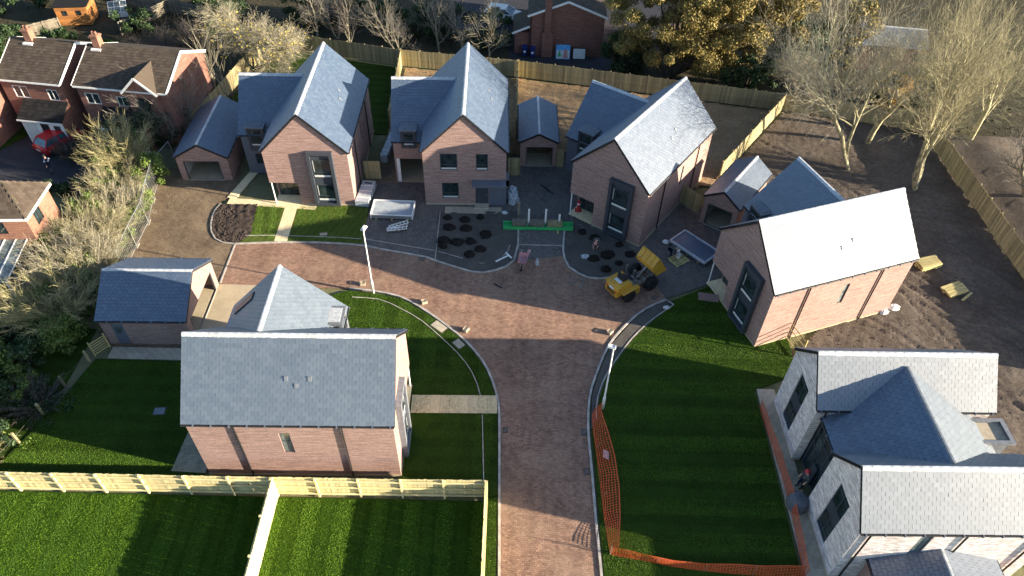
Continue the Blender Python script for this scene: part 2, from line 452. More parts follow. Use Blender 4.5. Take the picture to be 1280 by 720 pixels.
class MB:
    """collects geometry; build() links it as one mesh object"""
    flip = False                       # mirror left and right (for the handed house)
    def __init__(self):
        self.v, self.f, self.mi = [], [], []
    def add(self, vs, fs, mi=0):
        k = len(self.v)
        self.v += [tuple(x) for x in vs]
        self.f += [tuple(i + k for i in f) for f in fs]
        self.mi += [mi] * len(fs)
        return self
    def box(self, x0, x1, y0, y1, z0, z1, mi=0, mat=None):
        vs = [(x, y, z) for z in (z0, z1) for y in (y0, y1) for x in (x0, x1)]
        if mat is not None:
            vs = [mat @ Vector(q) for q in vs]
        return self.add(vs, [(0, 2, 3, 1), (4, 5, 7, 6), (0, 1, 5, 4), (2, 6, 7, 3), (0, 4, 6, 2), (1, 3, 7, 5)], mi)
    def poly(self, pts, mi=0):
        return self.add(pts, [tuple(range(len(pts)))], mi)
    def slab(self, pts, d, mi=0):
        """polygon thickened by the vector d"""
        n = len(pts)
        q = [tuple(a + b for a, b in zip(p, d)) for p in pts]
        fs = [tuple(range(n)), tuple(range(2 * n - 1, n - 1, -1))]
        fs += [(i, i + n, (i + 1) % n + n, (i + 1) % n) for i in range(n)]
        return self.add(list(pts) + q, fs, mi)
    def bar(self, a, b, w, h=None, mi=0):
        """square bar from a to b"""
        h = h or w
        a, b = Vector(a), Vector(b)
        d = (b - a)
        L_ = d.length
        q = d.to_track_quat('X', 'Z').to_matrix().to_4x4()
        return self.box(0, L_, -w / 2, w / 2, -h / 2, h / 2, mi, Matrix.Translation(a) @ q)
    def tube(self, pts, rad, n=6, mi=0, cap=True):
        pts = [Vector(p) for p in pts]
        if not isinstance(rad, (list, tuple)):
            rad = [rad] * len(pts)
        vs, fs = [], []
        for i, p in enumerate(pts):
            d = (pts[min(i + 1, len(pts) - 1)] - pts[max(i - 1, 0)]).normalized()
            a = d.orthogonal().normalized() if abs(d.z) > 0.9 else d.cross(Vector((0, 0, 1))).normalized()
            b = d.cross(a)
            for k in range(n):
                t = 2 * math.pi * k / n
                vs.append(p + (a * math.cos(t) + b * math.sin(t)) * rad[i])
        for i in range(len(pts) - 1):
            for k in range(n):
                fs.append((i * n + k, i * n + (k + 1) % n, (i + 1) * n + (k + 1) % n, (i + 1) * n + k))
        if cap:
            fs.append(tuple(range(n - 1, -1, -1)))
            fs.append(tuple(range((len(pts) - 1) * n, len(pts) * n)))
        return self.add(vs, fs, mi)
    def lathe(self, prof, n=12, c=(0, 0, 0), mat=None, mi=0):
        vs, fs = [], []
        for (r, z) in prof:
            for k in range(n):
                t = 2 * math.pi * k / n
                p = Vector((c[0] + r * math.cos(t), c[1] + r * math.sin(t), c[2] + z))
                vs.append(mat @ p if mat is not None else p)
        for i in range(len(prof) - 1):
            for k in range(n):
                fs.append((i * n + k, i * n + (k + 1) % n, (i + 1) * n + (k + 1) % n, (i + 1) * n + k))
        fs.append(tuple(range(n - 1, -1, -1)))
        fs.append(tuple(range((len(prof) - 1) * n, len(prof) * n)))
        return self.add(vs, fs, mi)
    def mesh(self, name, mats, smooth=False):
        me = bpy.data.meshes.new(name)
        vs, fs = self.v, self.f
        if MB.flip:
            vs = [(x, -y, z) for x, y, z in vs]
            fs = [tuple(reversed(f)) for f in fs]
        me.from_pydata(vs, [], fs)
        for m in (mats if isinstance(mats, (list, tuple)) else [mats]):
            me.materials.append(m)
        me.polygons.foreach_set('material_index', self.mi)
        if smooth:
            me.polygons.foreach_set('use_smooth', [True] * len(fs))
        me.update()
        set_uv(me)
        return me
    def build(self, name, mats, parent=None, smooth=False):
        return link(name, self.mesh(name, mats, smooth), parent)

def np_mesh(name, verts, faces, mat, parent=None, rnd=None, uv=False, smooth=False):
    """fast mesh from arrays; faces is an (n,3) or (n,4) array"""
    me = bpy.data.meshes.new(name)
    k = faces.shape[1]
    if MB.flip:
        verts = verts * np.array([1, -1, 1]); faces = faces[:, ::-1]
    me.vertices.add(len(verts)); me.vertices.foreach_set('co', np.ascontiguousarray(verts, dtype=np.float32).ravel())
    me.loops.add(faces.size); me.loops.foreach_set('vertex_index', np.ascontiguousarray(faces, dtype=np.int32).ravel())
    me.polygons.add(len(faces))
    me.polygons.foreach_set('loop_start', np.arange(0, faces.size, k, dtype=np.int32))
    me.polygons.foreach_set('loop_total', np.full(len(faces), k, dtype=np.int32))
    me.polygons.foreach_set('use_smooth', np.full(len(faces), bool(smooth)))
    me.materials.append(mat)
    me.update(calc_edges=True)
    if rnd is not None:
        a = me.attributes.new('rnd', 'FLOAT', 'FACE')
        a.data.foreach_set('value', rnd.astype(np.float32))
    if uv:
        set_uv(me)
    return link(name, me, parent)

def root(name, label, cat, loc=(0, 0, 0), rz=0.0, group=None):
    o = bpy.data.objects.new(name, None)
    COL.objects.link(o)
    o.location = loc
    o.rotation_euler = (0, 0, rz)
    o['label'] = label
    o['category'] = cat
    if group:
        o['group'] = group
    return o

def tag(o, label, cat, group=None):
    o['label'] = label
    o['category'] = cat
    if group:
        o['group'] = group
    return o

def structure(o):
    o['kind'] = 'structure'
    return o

def stuff(o):
    o['kind'] = 'stuff'
    return o

def place(name, me, parent, mat, sym='y'):
    o = link(name, me, parent)
    if MB.flip:                        # pieces are symmetric about their own x or y axis
        F = Matrix.Diagonal((1, -1, 1, 1))
        mat = F @ mat @ (F if sym == 'y' else Matrix.Diagonal((-1, 1, 1, 1)))
    o.matrix_local = mat
    return o

def inside(poly, x, y):
    """points in polygon, vectorised"""
    poly = np.asarray(poly)
    r = np.zeros(x.shape, dtype=bool)
    n = len(poly)
    for i in range(n):
        x0, y0 = poly[i]; x1, y1 = poly[(i + 1) % n]
        c = ((y0 > y) != (y1 > y)) & (x < (x1 - x0) * (y - y0) / (y1 - y0 + 1e-12) + x0)
        r ^= c
    return r

def smooth_line(pts, n=6):
    """Catmull-Rom through the points"""
    P = [Vector(p) for p in pts]
    P = [P[0] * 2 - P[1]] + P + [P[-1] * 2 - P[-2]]
    out = []
    for i in range(1, len(P) - 2):
        for k in range(n):
            t = k / n
            a, b, c, d = P[i - 1], P[i], P[i + 1], P[i + 2]
            out.append(tuple(0.5 * ((2 * b) + (c - a) * t + (2 * a - 5 * b + 4 * c - d) * t * t + (3 * b - a - 3 * c + d) * t ** 3)))
    out.append(tuple(P[-2]))
    return out
# ------------------------------------------------------------------ ground, roads, lawns, beds
def sheet(name, poly, z, mat, thick=0.0):
    mb = MB()
    pts = [(x, y, z) for x, y in poly]
    if thick:
        mb.slab([(x, y, z) for x, y in poly], (0, 0, -thick))
    else:
        mb.poly(pts)
    o = mb.build(name, M[mat])
    return structure(o)

def rough_sheet(name, poly, z, mat, cell=0.25, amp=0.05, fine=0.02, holes=(), ruts=()):
    """ground modelled as a bumpy grid clipped to the outline"""
    P = np.array(poly)
    x0, y0 = P.min(0); x1, y1 = P.max(0)
    nx, ny = int((x1 - x0) / cell) + 2, int((y1 - y0) / cell) + 2
    gx, gy = np.meshgrid(x0 + np.arange(nx) * cell, y0 + np.arange(ny) * cell)
    h = np.zeros_like(gx)
    r = np.random.default_rng(len(poly) + int(abs(x0) * 10))
    for k, a in ((0.35, amp), (0.8, amp * .6), (1.9, amp * .35), (4.2, fine)):
        for _ in range(4):
            t = r.uniform(0, math.pi * 2); ph = r.uniform(0, 6.28)
            h += a * .5 * np.sin((gx * math.cos(t) + gy * math.sin(t)) * k * 2.2 + ph + 1.3 * np.sin(gy * k + ph))
    h += r.normal(0, fine * .6, h.shape)
    for (a, b, c, d, w, dep) in ruts:
        vx, vy = c - a, d - b; ln = math.hypot(vx, vy)
        dist = np.abs((gx - a) * vy / ln - (gy - b) * vx / ln + .25 * np.sin(gx * .8))
        h -= dep * np.exp(-(dist / w) ** 2); h += dep * .5 * np.exp(-((dist - 2 * w) / w) ** 2)
    V = np.stack([gx, gy, z + h], -1).reshape(-1, 3)
    cx, cy = gx[:-1, :-1] + cell / 2, gy[:-1, :-1] + cell / 2
    ok = inside(P, cx, cy)
    for hole in holes:
        ok &= ~inside(hole, cx, cy)
    i = (np.arange(ny - 1)[:, None] * nx + np.arange(nx - 1)[None, :])[ok]
    F = np.stack([i, i + 1, i + nx + 1, i + nx], 1)
    used = np.unique(F); mp = np.zeros(len(V), int); mp[used] = np.arange(len(used))
    return structure(np_mesh(name, V[used], mp[F], M[mat], smooth=True))

def kerb(label, pts, w=.13, z=0.075, step=.9, mat='kerb', name='kerb'):
    """a line of kerb stones, each a part"""
    P = [Vector((x, y, 0)) for x, y in pts]
    o = bpy.data.objects.new(name, None); COL.objects.link(o); structure(o)
    # resample
    seg = [(P[i + 1] - P[i]).length for i in range(len(P) - 1)]
    tot = sum(seg); n = max(1, round(tot / step))
    def at(s):
        for i, L_ in enumerate(seg):
            if s <= L_ or i == len(seg) - 1:
                return P[i] + (P[i + 1] - P[i]) * min(1, s / max(L_, 1e-6))
            s -= L_
    for k in range(n):
        a, b = at(tot * k / n), at(tot * (k + 1) / n)
        d = (b - a); L_ = d.length
        if L_ < .02:
            continue
        key = ('k', round(L_, 2), w, z, mat)
        if key not in _kerb_cache:
            _kerb_cache[key] = MB().box(.006, L_ - .006, -w / 2, w / 2, -.05, z).mesh('kerb_stone', M[mat])
        m = Matrix.Translation(a + UP_ * random.uniform(-.004, .004)) @ d.to_track_quat('X', 'Z').to_matrix().to_4x4()
        place('kerb_stone', _kerb_cache[key], o, m)
    return o
_kerb_cache = {}
UP_ = Vector((0, 0, 1))

def slab_path(name, a, b, width, nl, nw, mat='slab', z=.055):
    """straight flagged path from a to b made of separate slabs"""
    a, b = Vector((*a, 0)), Vector((*b, 0))
    d = b - a; L_ = d.length
    m0 = Matrix.Translation(a) @ d.to_track_quat('X', 'Z').to_matrix().to_4x4()
    o = bpy.data.objects.new(name, None); COL.objects.link(o); structure(o)
    sl, sw = L_ / nl, width / nw
    me = MB().box(.004, sl - .004, .004, sw - .004, -.06, 0).mesh('slab', M[mat])
    bed = MB().box(0, L_, -width / 2, width / 2, -.06, z - .012, 0, m0).build('bedding', M['concrete'], o)
    for i in range(nl):
        for j in range(nw):
            place('slab', me, o, m0 @ Matrix.Translation((i * sl, -width / 2 + j * sw, z + random.uniform(-.004, .004))))
    return o

sheet('ground', [(-260, -160), (260, -160), (260, 340), (-260, 340)], -.09, 'meadow')  # surrounding ground, made lighter to bounce more light onto shaded walls
sheet('woodland_floor', [(-70, 58), (-28, 54), (-24, 69.4), (0, 65.0), (25, 60.2), (36.9, 57), (37.0, 10), (90, 10), (90, 130), (-70, 130)], -.06, 'woodland')  # far left part stands in for shaded lawn, shade put into its colour

ROAD_L = [(-.15, 8), (-.20, 13.0), (-.23, 15.46), (-.37, 19.86), (-.54, 25.08), (-.68, 26.24), (-.97, 27.44), (-1.53, 28.87), (-2.36, 30.15), (-3.32, 31.28), (-4.74, 32.57), (-6.21, 33.76), (-7.69, 34.69), (-9.55, 35.15), (-11.27, 35.32)]
ROAD_R = [(5.0, 8), (4.95, 12), (4.91, 15.6), (4.81, 18.48), (4.76, 21.65), (4.70, 24.3), (4.93, 26.73), (5.48, 28.55), (6.46, 30.95), (8.02, 33.06), (9.29, 34.29), (10.71, 35.11)]
ROAD_T = [(-20.45, 39.6), (-16.82, 39.93), (-13.69, 39.98), (-11.07, 39.82), (-10.26, 39.59), (-6.17, 38.72), (-5.62, 38.4), (-2.89, 37.34), (-2.03, 37.3), (-.62, 37.85), (.06, 38.56)]
BED3_E = [(3.68, 39.31), (4.11, 38.05), (5.11, 37.26), (5.95, 36.97), (7.91, 37.38)]
sheet('forecourt', [(-11.2, 39.5), (-11.4, 50.0), (-7.0, 50.5), (-.9, 51.5), (4.5, 52.5), (8, 49), (13, 46.8), (18, 44), (16, 38), (14.2, 36.9), (10.6, 35.2), (9, 35.5), (0, 37)], -.004, 'drive')
road = list(ROAD_L) + [(-12.5, 35.3), (-20.32, 35.3)] + ROAD_T + [(3.68, 39.31)] + BED3_E[1:] + [(9.6, 38.2), (10.71, 35.11)] + ROAD_R[::-1][1:]
sheet('road', road, .004, 'road')
rough_sheet('gravel_drive', [(-29.2, 46.0), (-29, 48.5), (-26.9, 49), (-22.7, 49), (-22.0, 45.6), (-22.9, 44.4), (-23.05, 42.9), (-22.6, 40.85), (-20.45, 39.6), (-20.32, 35.3), (-20.0, 29.6), (-26.4, 29.6), (-27.6, 36.5), (-27.9, 42)], .0, 'gravel', .25, .008, .006)
sheet('concrete_apron', [(-20.45, 30.0), (-20.4, 35.4), (-17.2, 35.4), (-12.5, 34.2), (-12.5, 30.0)], .02, 'concrete')
# lawns
LAWN_SW = [(-1.05, 19.75), (-.50, 19.86), (-.66, 25.08), (-.80, 26.2), (-1.1, 27.4), (-1.65, 28.8), (-2.47, 30.05), (-3.4, 31.15), (-4.8, 32.42), (-6.26, 33.6), (-7.7, 34.5), (-9.55, 34.95), (-11.3, 35.1), (-12.4, 34.6), (-12.3, 27.1), (-5.9, 27.2), (-5.9, 20.9), (-6.3, 19.75)]
sheet('front_lawn', LAWN_SW, .05, 'lawn', .1)
sheet('side_lawn', [(-16.7, 19.75), (-16.5, 28.5), (-26.0, 28.5), (-27.0, 24.2), (-27.4, 23.0), (-28.6, 19.6)], .05, 'lawn', .1)
sheet('near_left_lawn', [(-30, 6), (-12.3, 6), (-12.45, 19.4), (-31, 19.3)], .05, 'lawn_v', .1)
sheet('near_right_lawn', [(-12.2, 6), (-1.1, 6), (-1.2, 19.5), (-12.35, 19.4)], .05, 'lawn_v', .1)
sheet('verge', [(-.95, 6), (-.33, 6), (-.46, 19.8), (-1.0, 19.7)], .05, 'lawn', .1)
LAWN_E = [(10.9, 34.9), (14.2, 36.7), (14.9, 34.0), (15.9, 31.3), (18.3, 32.0), (18.2, 30.0), (17.6, 28.6), (15.15, 27.5), (15.1, 21), (15.0, 12), (5.1, 12), (5.0, 18.5), (4.95, 22), (4.92, 24.5), (5.25, 25.3), (5.35, 26.45), (6.02, 28.31), (6.98, 29.96), (8.04, 31.56), (9.49, 33.19)]
sheet('east_lawn', LAWN_E, .05, 'lawn', .1)
sheet('footway', [(4.86, 24.3), (5.06, 26.68), (5.6, 28.5), (6.58, 30.88), (8.13, 32.96), (9.38, 34.17), (10.75, 34.98), (11.1, 34.6), (9.55, 33.1), (8.12, 31.5), (7.05, 29.9), (6.1, 28.25), (5.45, 26.4), (5.33, 25.3), (5.0, 24.4)], .054, 'bed_grey', .1)
sheet('new_lawn', [(-20.0, 44.1), (-19.7, 40.6), (-20.2, 39.75), (-16.82, 40.05), (-13.69, 40.1), (-11.15, 39.95), (-11.35, 44.2), (-12.4, 44.4), (-16.4, 44.3)], .05, 'lawn_new', .1)
# planting beds
rough_sheet('planting_bed', [(-22.9, 44.1), (-20.0, 44.2), (-19.6, 40.6), (-20.2, 39.7), (-21.7, 39.85), (-22.6, 41.0), (-23.0, 42.8)], .06, 'bed', .13, .03, .03)
rough_sheet('planting_bed', [(-5.87, 43.85), (-5.56, 38.5), (-2.89, 37.45), (-2.03, 37.42), (-.65, 37.97), (-.05, 38.6), (.29, 40.31), (.3, 44.3)], .04, 'bed_grey', .14, .02, .015)
rough_sheet('planting_bed', [(3.8, 41.6), (3.78, 39.33), (4.2, 38.15), (5.2, 37.37), (5.98, 37.1), (7.9, 37.5), (9.45, 39.6), (6.6, 42.2), (4.9, 44.3)], .04, 'bed_grey', .14, .02, .015)
# rear gardens and the muddy yard
rough_sheet('rear_garden_soil', [(-11.0, 56.0), (-11.2, 66.3), (-.1, 64.8), (24.3, 60.1), (16.4, 48.5), (13, 47.5), (8, 53), (-.2, 52)], .03, 'soil_tan', .25, .03, .02)
YARD = [(17.2, 49.4), (24.9, 60.0), (35.8, 57.6), (36.7, 56.2), (36.9, 26), (36.6, 14), (27.5, 14), (25.8, 27), (18.4, 27.3), (18.2, 30.2), (22, 34), (20, 42)]
rough_sheet('yard_soil', YARD, .04, 'soil', .2, .028, .016,
            ruts=((26, 40, 37, 27, .17, .10), (27.3, 41, 38, 28.6, .17, .10), (24, 33, 37, 24, .16, .08), (20, 52, 36, 47, .3, .08), (18, 49, 36, 44, .3, .08), (30, 30, 34, 20, .15, .05), (28, 30, 38, 20, .16, .09), (26, 38, 38, 26, .13, .08), (28.6, 42, 38, 31, .13, .08), (31, 44, 37.5, 36, .15, .08)))
sheet('back_lawn', [(-27.4, 57.2), (-24.0, 69.0), (-11.8, 66.3), (-11.3, 54.5), (-22.3, 54.5), (-27.2, 54.6)], .03, 'lawn', .06)
sheet('side_strip', [(-11.4, 47.5), (-11.4, 56), (-9.6, 56), (-9.6, 47.5)], .006, 'gravel')
# neighbours on the left
sheet('neighbour_drive', [(-50, 46), (-50, 53.0), (-44.8, 53.0), (-40.6, 53.4), (-36.2, 53.0), (-34.8, 49.5), (-33.6, 44.5), (-38.5, 46.3), (-42, 46)], .0, 'asphalt')
sheet('neighbour_verge', [(-50, 46.8), (-44.6, 48.4), (-41.6, 53.6), (-44.3, 55), (-50, 56)], .05, 'lawn', .1)
sheet('neighbour_lawn', [(-62, 66), (-46, 64), (-46, 71), (-62, 73)], -.02, 'lawn', .03)
sheet('neighbour_lawn', [(-45, 63), (-31, 62), (-31, 67), (-44, 71)], -.02, 'lawn', .03)
sheet('neighbour_garden', [(-45, 20), (-28.6, 19.6), (-27, 24.5), (-27, 31), (-45, 33)], -.02, 'lawn', .03)
sheet('rear_road', [(-8, 74), (20, 72), (20, 86), (-8, 86)], -.02, 'asphalt')
sheet('rear_court', [(-1, 66.2), (9, 66), (10, 72), (-1, 72.5)], -.03, 'asphalt')

# paths, patios, kerbs
slab_path('paved_path', (-17.35, 44.2), (-17.2, 40.0), .95, 7, 2)
slab_path('paved_path', (-22.4, 44.55), (-15.4, 44.1), .75, 11, 1)
slab_path('paved_path', (-22.3, 44.9), (-20.9, 50.5), .7, 9, 1)
slab_path('paved_path', (-5.85, 25.75), (-.70, 25.88), 1.32, 9, 1)
slab_path('paved_path', (15.85, 27.6), (15.75, 12.5), 1.1, 24, 2, 'slab_grey')
slab_path('paved_path', (-25.3, 29.05), (-16.9, 29.1), .95, 14, 2, 'slab_grey')
slab_path('paved_path', (-17.6, 20.75), (-17.5, 23.6), 1.9, 5, 3, 'slab_grey')
slab_path('paved_path', (-5.4, 44.2), (-1.0, 44.3), .8, 8, 1, 'slab_grey')
kerb('', smooth_line(ROAD_L, 3))
kerb('', smooth_line(ROAD_R, 3))
kerb('', smooth_line(ROAD_T, 2) + [(.2, 39.4), (.36, 40.4), (.36, 44.0)])
kerb('', [(3.88, 42.4), (3.72, 40.5)] + smooth_line(BED3_E, 4), .13, .075)
kerb('', [(-20.32, 35.5), (-20.45, 39.6)], .11, .04)
kerb('', smooth_line([(-22.9, 44.2), (-23.1, 42.9), (-22.65, 41.0), (-21.7, 39.8), (-20.45, 39.6)], 3), .1, .07)
kerb('', smooth_line([(-10.95, 34.48), (-9.01, 34.33), (-7.54, 33.56), (-6.08, 32.59), (-4.62, 31.16), (-3.2, 29.59), (-2.35, 28.26), (-1.89, 27.1), (-1.74, 26.5)], 3), .05, .085, .9, 'kerb', 'lawn_edging')
kerb('', [(-20.0, 40.5), (-17.8, 40.62), (-13.7, 40.6), (-11.3, 40.5)], .05, .085, .9, 'kerb', 'lawn_edging')
kerb('', [(-1.55, 25.1), (-1.35, 22), (-1.2, 19.9)], .05, .085, .9, 'kerb', 'lawn_edging')
kerb('', smooth_line([(5.23, 25.0), (5.35, 26.45), (6.02, 28.31), (6.98, 29.96), (8.04, 31.56), (9.49, 33.19), (11.13, 34.59)], 3), .06, .085, .9, 'kerb', 'lawn_edging')
kerb('', [(10.75, 35.0), (11.15, 34.62)], .08, .085)
kerb('', [(-5.75, 43.9), (-5.62, 38.5)], .06, .05, .9, 'kerb', 'lawn_edging')
kerb('', [(-.2, 40.5), (-.5, 39.2), (-1.2, 38.5), (-2.2, 38.2), (-5.5, 39.4)], .05, .05, .9, 'kerb', 'lawn_edging')
kerb('', [(.4, 40.42), (3.75, 40.45)], .08, .012, .9, 'kerb', 'lawn_edging')
kerb('', [(-11.2, 40.6), (-5.7, 39.5)], .06, .012, .9, 'kerb', 'lawn_edging')
# ------------------------------------------------------------------ building helpers
UP = Vector((0, 0, 1))

def frame_m(O, u, n):
    """matrix whose X runs along the wall, Y up, Z out of it"""
    u, n = Vector(u).normalized(), Vector(n).normalized()
    m = Matrix((u, UP, n)).transposed().to_4x4()
    m.translation = Vector(O)
    return m

def wallgrid(mb, O, u, n, x1, z0, z1, openings=(), reveal=0.12, mi=0):
    """wall face from O along u, with real openings (x0,x1,z0,z1) and their reveals"""
    m = frame_m(O, u, n)
    xs = sorted({0.0, x1, *[o[0] for o in openings], *[o[1] for o in openings]})
    zs = sorted({z0, z1, *[o[2] for o in openings], *[o[3] for o in openings]})
    for a, b in zip(xs, xs[1:]):
        for c, d in zip(zs, zs[1:]):
            cx, cz = (a + b) / 2, (c + d) / 2
            if any(o[0] < cx < o[1] and o[2] < cz < o[3] for o in openings):
                continue
            mb.poly([m @ Vector(p) for p in ((a, c, 0), (b, c, 0), (b, d, 0), (a, d, 0))], mi)
    for a, b, c, d in openings:
        r = -reveal
        for q in (((a, c, 0), (a, d, 0), (a, d, r), (a, c, r)), ((b, d, 0), (b, c, 0), (b, c, r), (b, d, r)),
                  ((a, d, 0), (b, d, 0), (b, d, r), (a, d, r)), ((b, c, 0), (a, c, 0), (a, c, r), (b, c, r))):
            mb.poly([m @ Vector(p) for p in q], mi)

def window(parent, O, u, n, w, h, bars=(), hbars=(), fm='anthracite', rec=0.09, sill=None, name='window', fw=0.06, glass='glass', panel=None):
    """frame with its pane a sub-part; O is the lower left corner on the wall face"""
    m = frame_m(O, u, n) @ Matrix.Translation((0, 0, -rec))
    mb = MB()
    for x0, x1, y0, y1 in [(0, fw, 0, h), (w - fw, w, 0, h), (fw, w - fw, 0, fw), (fw, w - fw, h - fw, h)] + \
            [(x - fw / 2, x + fw / 2, fw, h - fw) for x in bars]:
        mb.box(x0, x1, y0, y1, -0.03, 0.03, 0, m)
    for y in hbars:
        mb.box(fw, w - fw, y - fw / 2, y + fw / 2, -0.025, 0.025, 0, m)
    fr = mb.build(name, M[fm], parent)
    MB().box(fw * .5, w - fw * .5, fw * .5, h - fw * .5, -0.012, 0.0, 0, m).build('pane', M[glass], fr)
    if panel:
        MB().box(fw, w - fw, panel[0], panel[1], 0.0, 0.02, 0, m).build('spandrel_panel', M['anthracite'], fr)
    if sill:
        MB().box(fw, w - fw, fw, fw + 0.13, 0.002, 0.016, 0, m).build('blind', M['cream'], fr)
    return fr

def door(parent, O, u, n, w, h, mat='cladding', glass=True):
    m = frame_m(O, u, n)
    mb = MB().box(0, w, 0, h, -0.05, 0.012, 0, m)
    d = mb.build('door', M[mat], parent)
    if glass:
        MB().box(w * .2, w * .8, h * .52, h * .9, 0.012, 0.022, 0, m).build('pane', M['glass_pale'], d)
    MB().box(w * .82, w * .9, h * .46, h * .50, 0.012, 0.06, 0, m).build('handle', M['galv'], d)
    return d

_slate_cache = {}
def slate_mesh(w, h, mat):
    k = (w, h, mat)
    if k not in _slate_cache:
        g = 0.006
        q = w / 2 - g                 # centred so that it can be mirrored
        vs = [(-q, 0, .034), (q, 0, .034), (q, h + .03, .006), (-q, h + .03, .006), (-q, 0, 0), (q, 0, 0)]
        f, MB.flip = MB.flip, False
        _slate_cache[k] = MB().add(vs, [(0, 1, 2, 3), (4, 5, 1, 0), (4, 0, 3), (5, 2, 1)]).mesh('slate', M[mat])
        MB.flip = f
    return _slate_cache[k]

def slates(parent, O, u, v, U, V, w=0.30, h=0.22, mat='slate', single=0, clip=None, ang=0.0):
    """courses of slates on the slope O + a*u + b*v; the lowest `single` are objects of their own"""
    O, u, v = np.array(O, float), np.array(Vector(u).normalized()), np.array(Vector(v).normalized())
    n = np.cross(u, v)
    if n[2] < 0:
        O = O + u * U; u = -u; n = np.cross(u, v)
    rows = max(1, int(round(V / h))); h = V / rows
    cells = []
    for r in range(rows):
        x = -(r % 2) * w / 2
        while x < U - 0.02:
            a, b = max(0.0, x), min(U, x + w)
            if b - a > 0.04 and (clip is None or clip((a + b) / 2, (r + .5) * h)):
                cells.append((a, r * h, b - a))
            x += w
    lone = cells[:single]
    rest = cells[single:]
    if lone:
        me = slate_mesh(w, round(h, 4), mat)
        for a, y, ww in lone:
            m = Matrix([[*(u * ww / w), 0], [*v, 0], [*n, 0], [0, 0, 0, 1]]).transposed()
            j = random.uniform(-.004, .006)
            p = O + u * (a + ww / 2) + v * (y + random.uniform(-.006, .006)) + n * (0.004 + j * .6)
            m.translation = Vector(p)
            place('slate', me, parent, m @ Matrix.Rotation(random.uniform(-.008, .008), 4, 'Z'), 'x')
    if rest:
        c = np.array(rest)
        k = len(c); g = 0.006
        jz = rng.uniform(-.002, .007, k); jy = rng.uniform(-.008, .008, k)
        base = lambda x, y, z: (O + np.outer(x, u) + np.outer(y, v) + np.outer(z, n))
        a, y, ww = c[:, 0] + g, c[:, 1] + jy, c[:, 2] - 2 * g
        P = np.stack([base(a, y, .038 + jz), base(a + ww, y, .038 + jz + rng.uniform(-.004, .004, k)), base(a + ww, y + h + .03, .010 + 0 * jz),
                      base(a, y + h + .03, .010 + 0 * jz), base(a, y, .004 + 0 * jz), base(a + ww, y, .004 + 0 * jz)], 1).reshape(-1, 3)
        i = np.arange(k)[:, None] * 6
        F = np.concatenate([i + [0, 1, 2, 3], i + [4, 5, 1, 0], i + [4, 0, 3, 3], i + [5, 2, 1, 1]], 1).reshape(-1, 4)
        tri = (F[:, 2] == F[:, 3])
        Ft = np.concatenate([F[~tri][:, [0, 1, 2]], F[~tri][:, [0, 2, 3]], F[tri][:, :3]])
        idx = np.repeat(np.arange(k), 4)
        rv = rng.random(k)
        rn = np.concatenate([rv[idx[~tri]], rv[idx[~tri]], rv[idx[tri]]])
        o = np_mesh('slate_courses', P, Ft, M[mat], parent, rn)
        stuff(o)

def ridge_tiles(parent, a, b, w=0.17, drop=0.15, step=0.45, mat='ridge'):
    a, b = Vector(a), Vector(b)
    d = b - a; Ln = d.length; k = max(1, round(Ln / step)); s = Ln / k
    d.normalize()
    side = d.cross(UP).normalized()
    f, MB.flip = MB.flip, False
    mb = MB()
    prof = [(-w, -drop), (-.05, .035), (.05, .035), (w, -drop), (w, -drop - .03), (-w, -drop - .03)]
    vs = [(x, p, q) for x in (0.004, s - .006) for p, q in prof]
    n = len(prof)
    mb.add(vs, [tuple(range(n - 1, -1, -1)), tuple(range(n, 2 * n))] + [(i, (i + 1) % n, (i + 1) % n + n, i + n) for i in range(n)])
    me = mb.mesh('ridge_tile', M[mat])
    MB.flip = f
    m0 = Matrix((d, -side, UP)).transposed().to_4x4()
    for i in range(k):
        m = m0.copy(); m.translation = a + d * (s * i) + UP * random.uniform(.0, .008)
        place('ridge_tile', me, parent, m)

def gutter(parent, a, b, out):
    a, b, out = Vector(a), Vector(b), Vector(out)
    mb = MB()
    a2, b2 = a + out * .06 - UP * .05, b + out * .06 - UP * .05
    mb.tube([a2, b2], 0.055, 6, 0)
    Ln = (b - a).length
    for i in range(int(Ln / .9) + 1):
        p = a2 + (b2 - a2) * min(1, (i * .9 + .2) / Ln)
        d = (b2 - a2).normalized() * .035
        mb.bar(p - d, p + d, .135, .13, 1)
    return mb.build('gutter', [M['black'], M['cladding']], parent)

def downpipe(parent, x, y, z, out):
    o = Vector(out)
    p = Vector((x, y, 0)) + o * .065
    MB().tube([p + UP * (z - .08) + o * .0, p + UP * (z - .4), p + UP * .05], .045, 8).build('downpipe', M['black'], parent)

def slope_roof(parent, e0, e1, r0, r1, th=0.09, mat='underlay'):
    """one roof slope as a slab between eave e0-e1 and ridge r0-r1"""
    nrm = (Vector(e1) - Vector(e0)).cross(Vector(r0) - Vector(e0)).normalized()
    if nrm.z < 0:
        nrm = -nrm
    return tuple(-nrm * th)

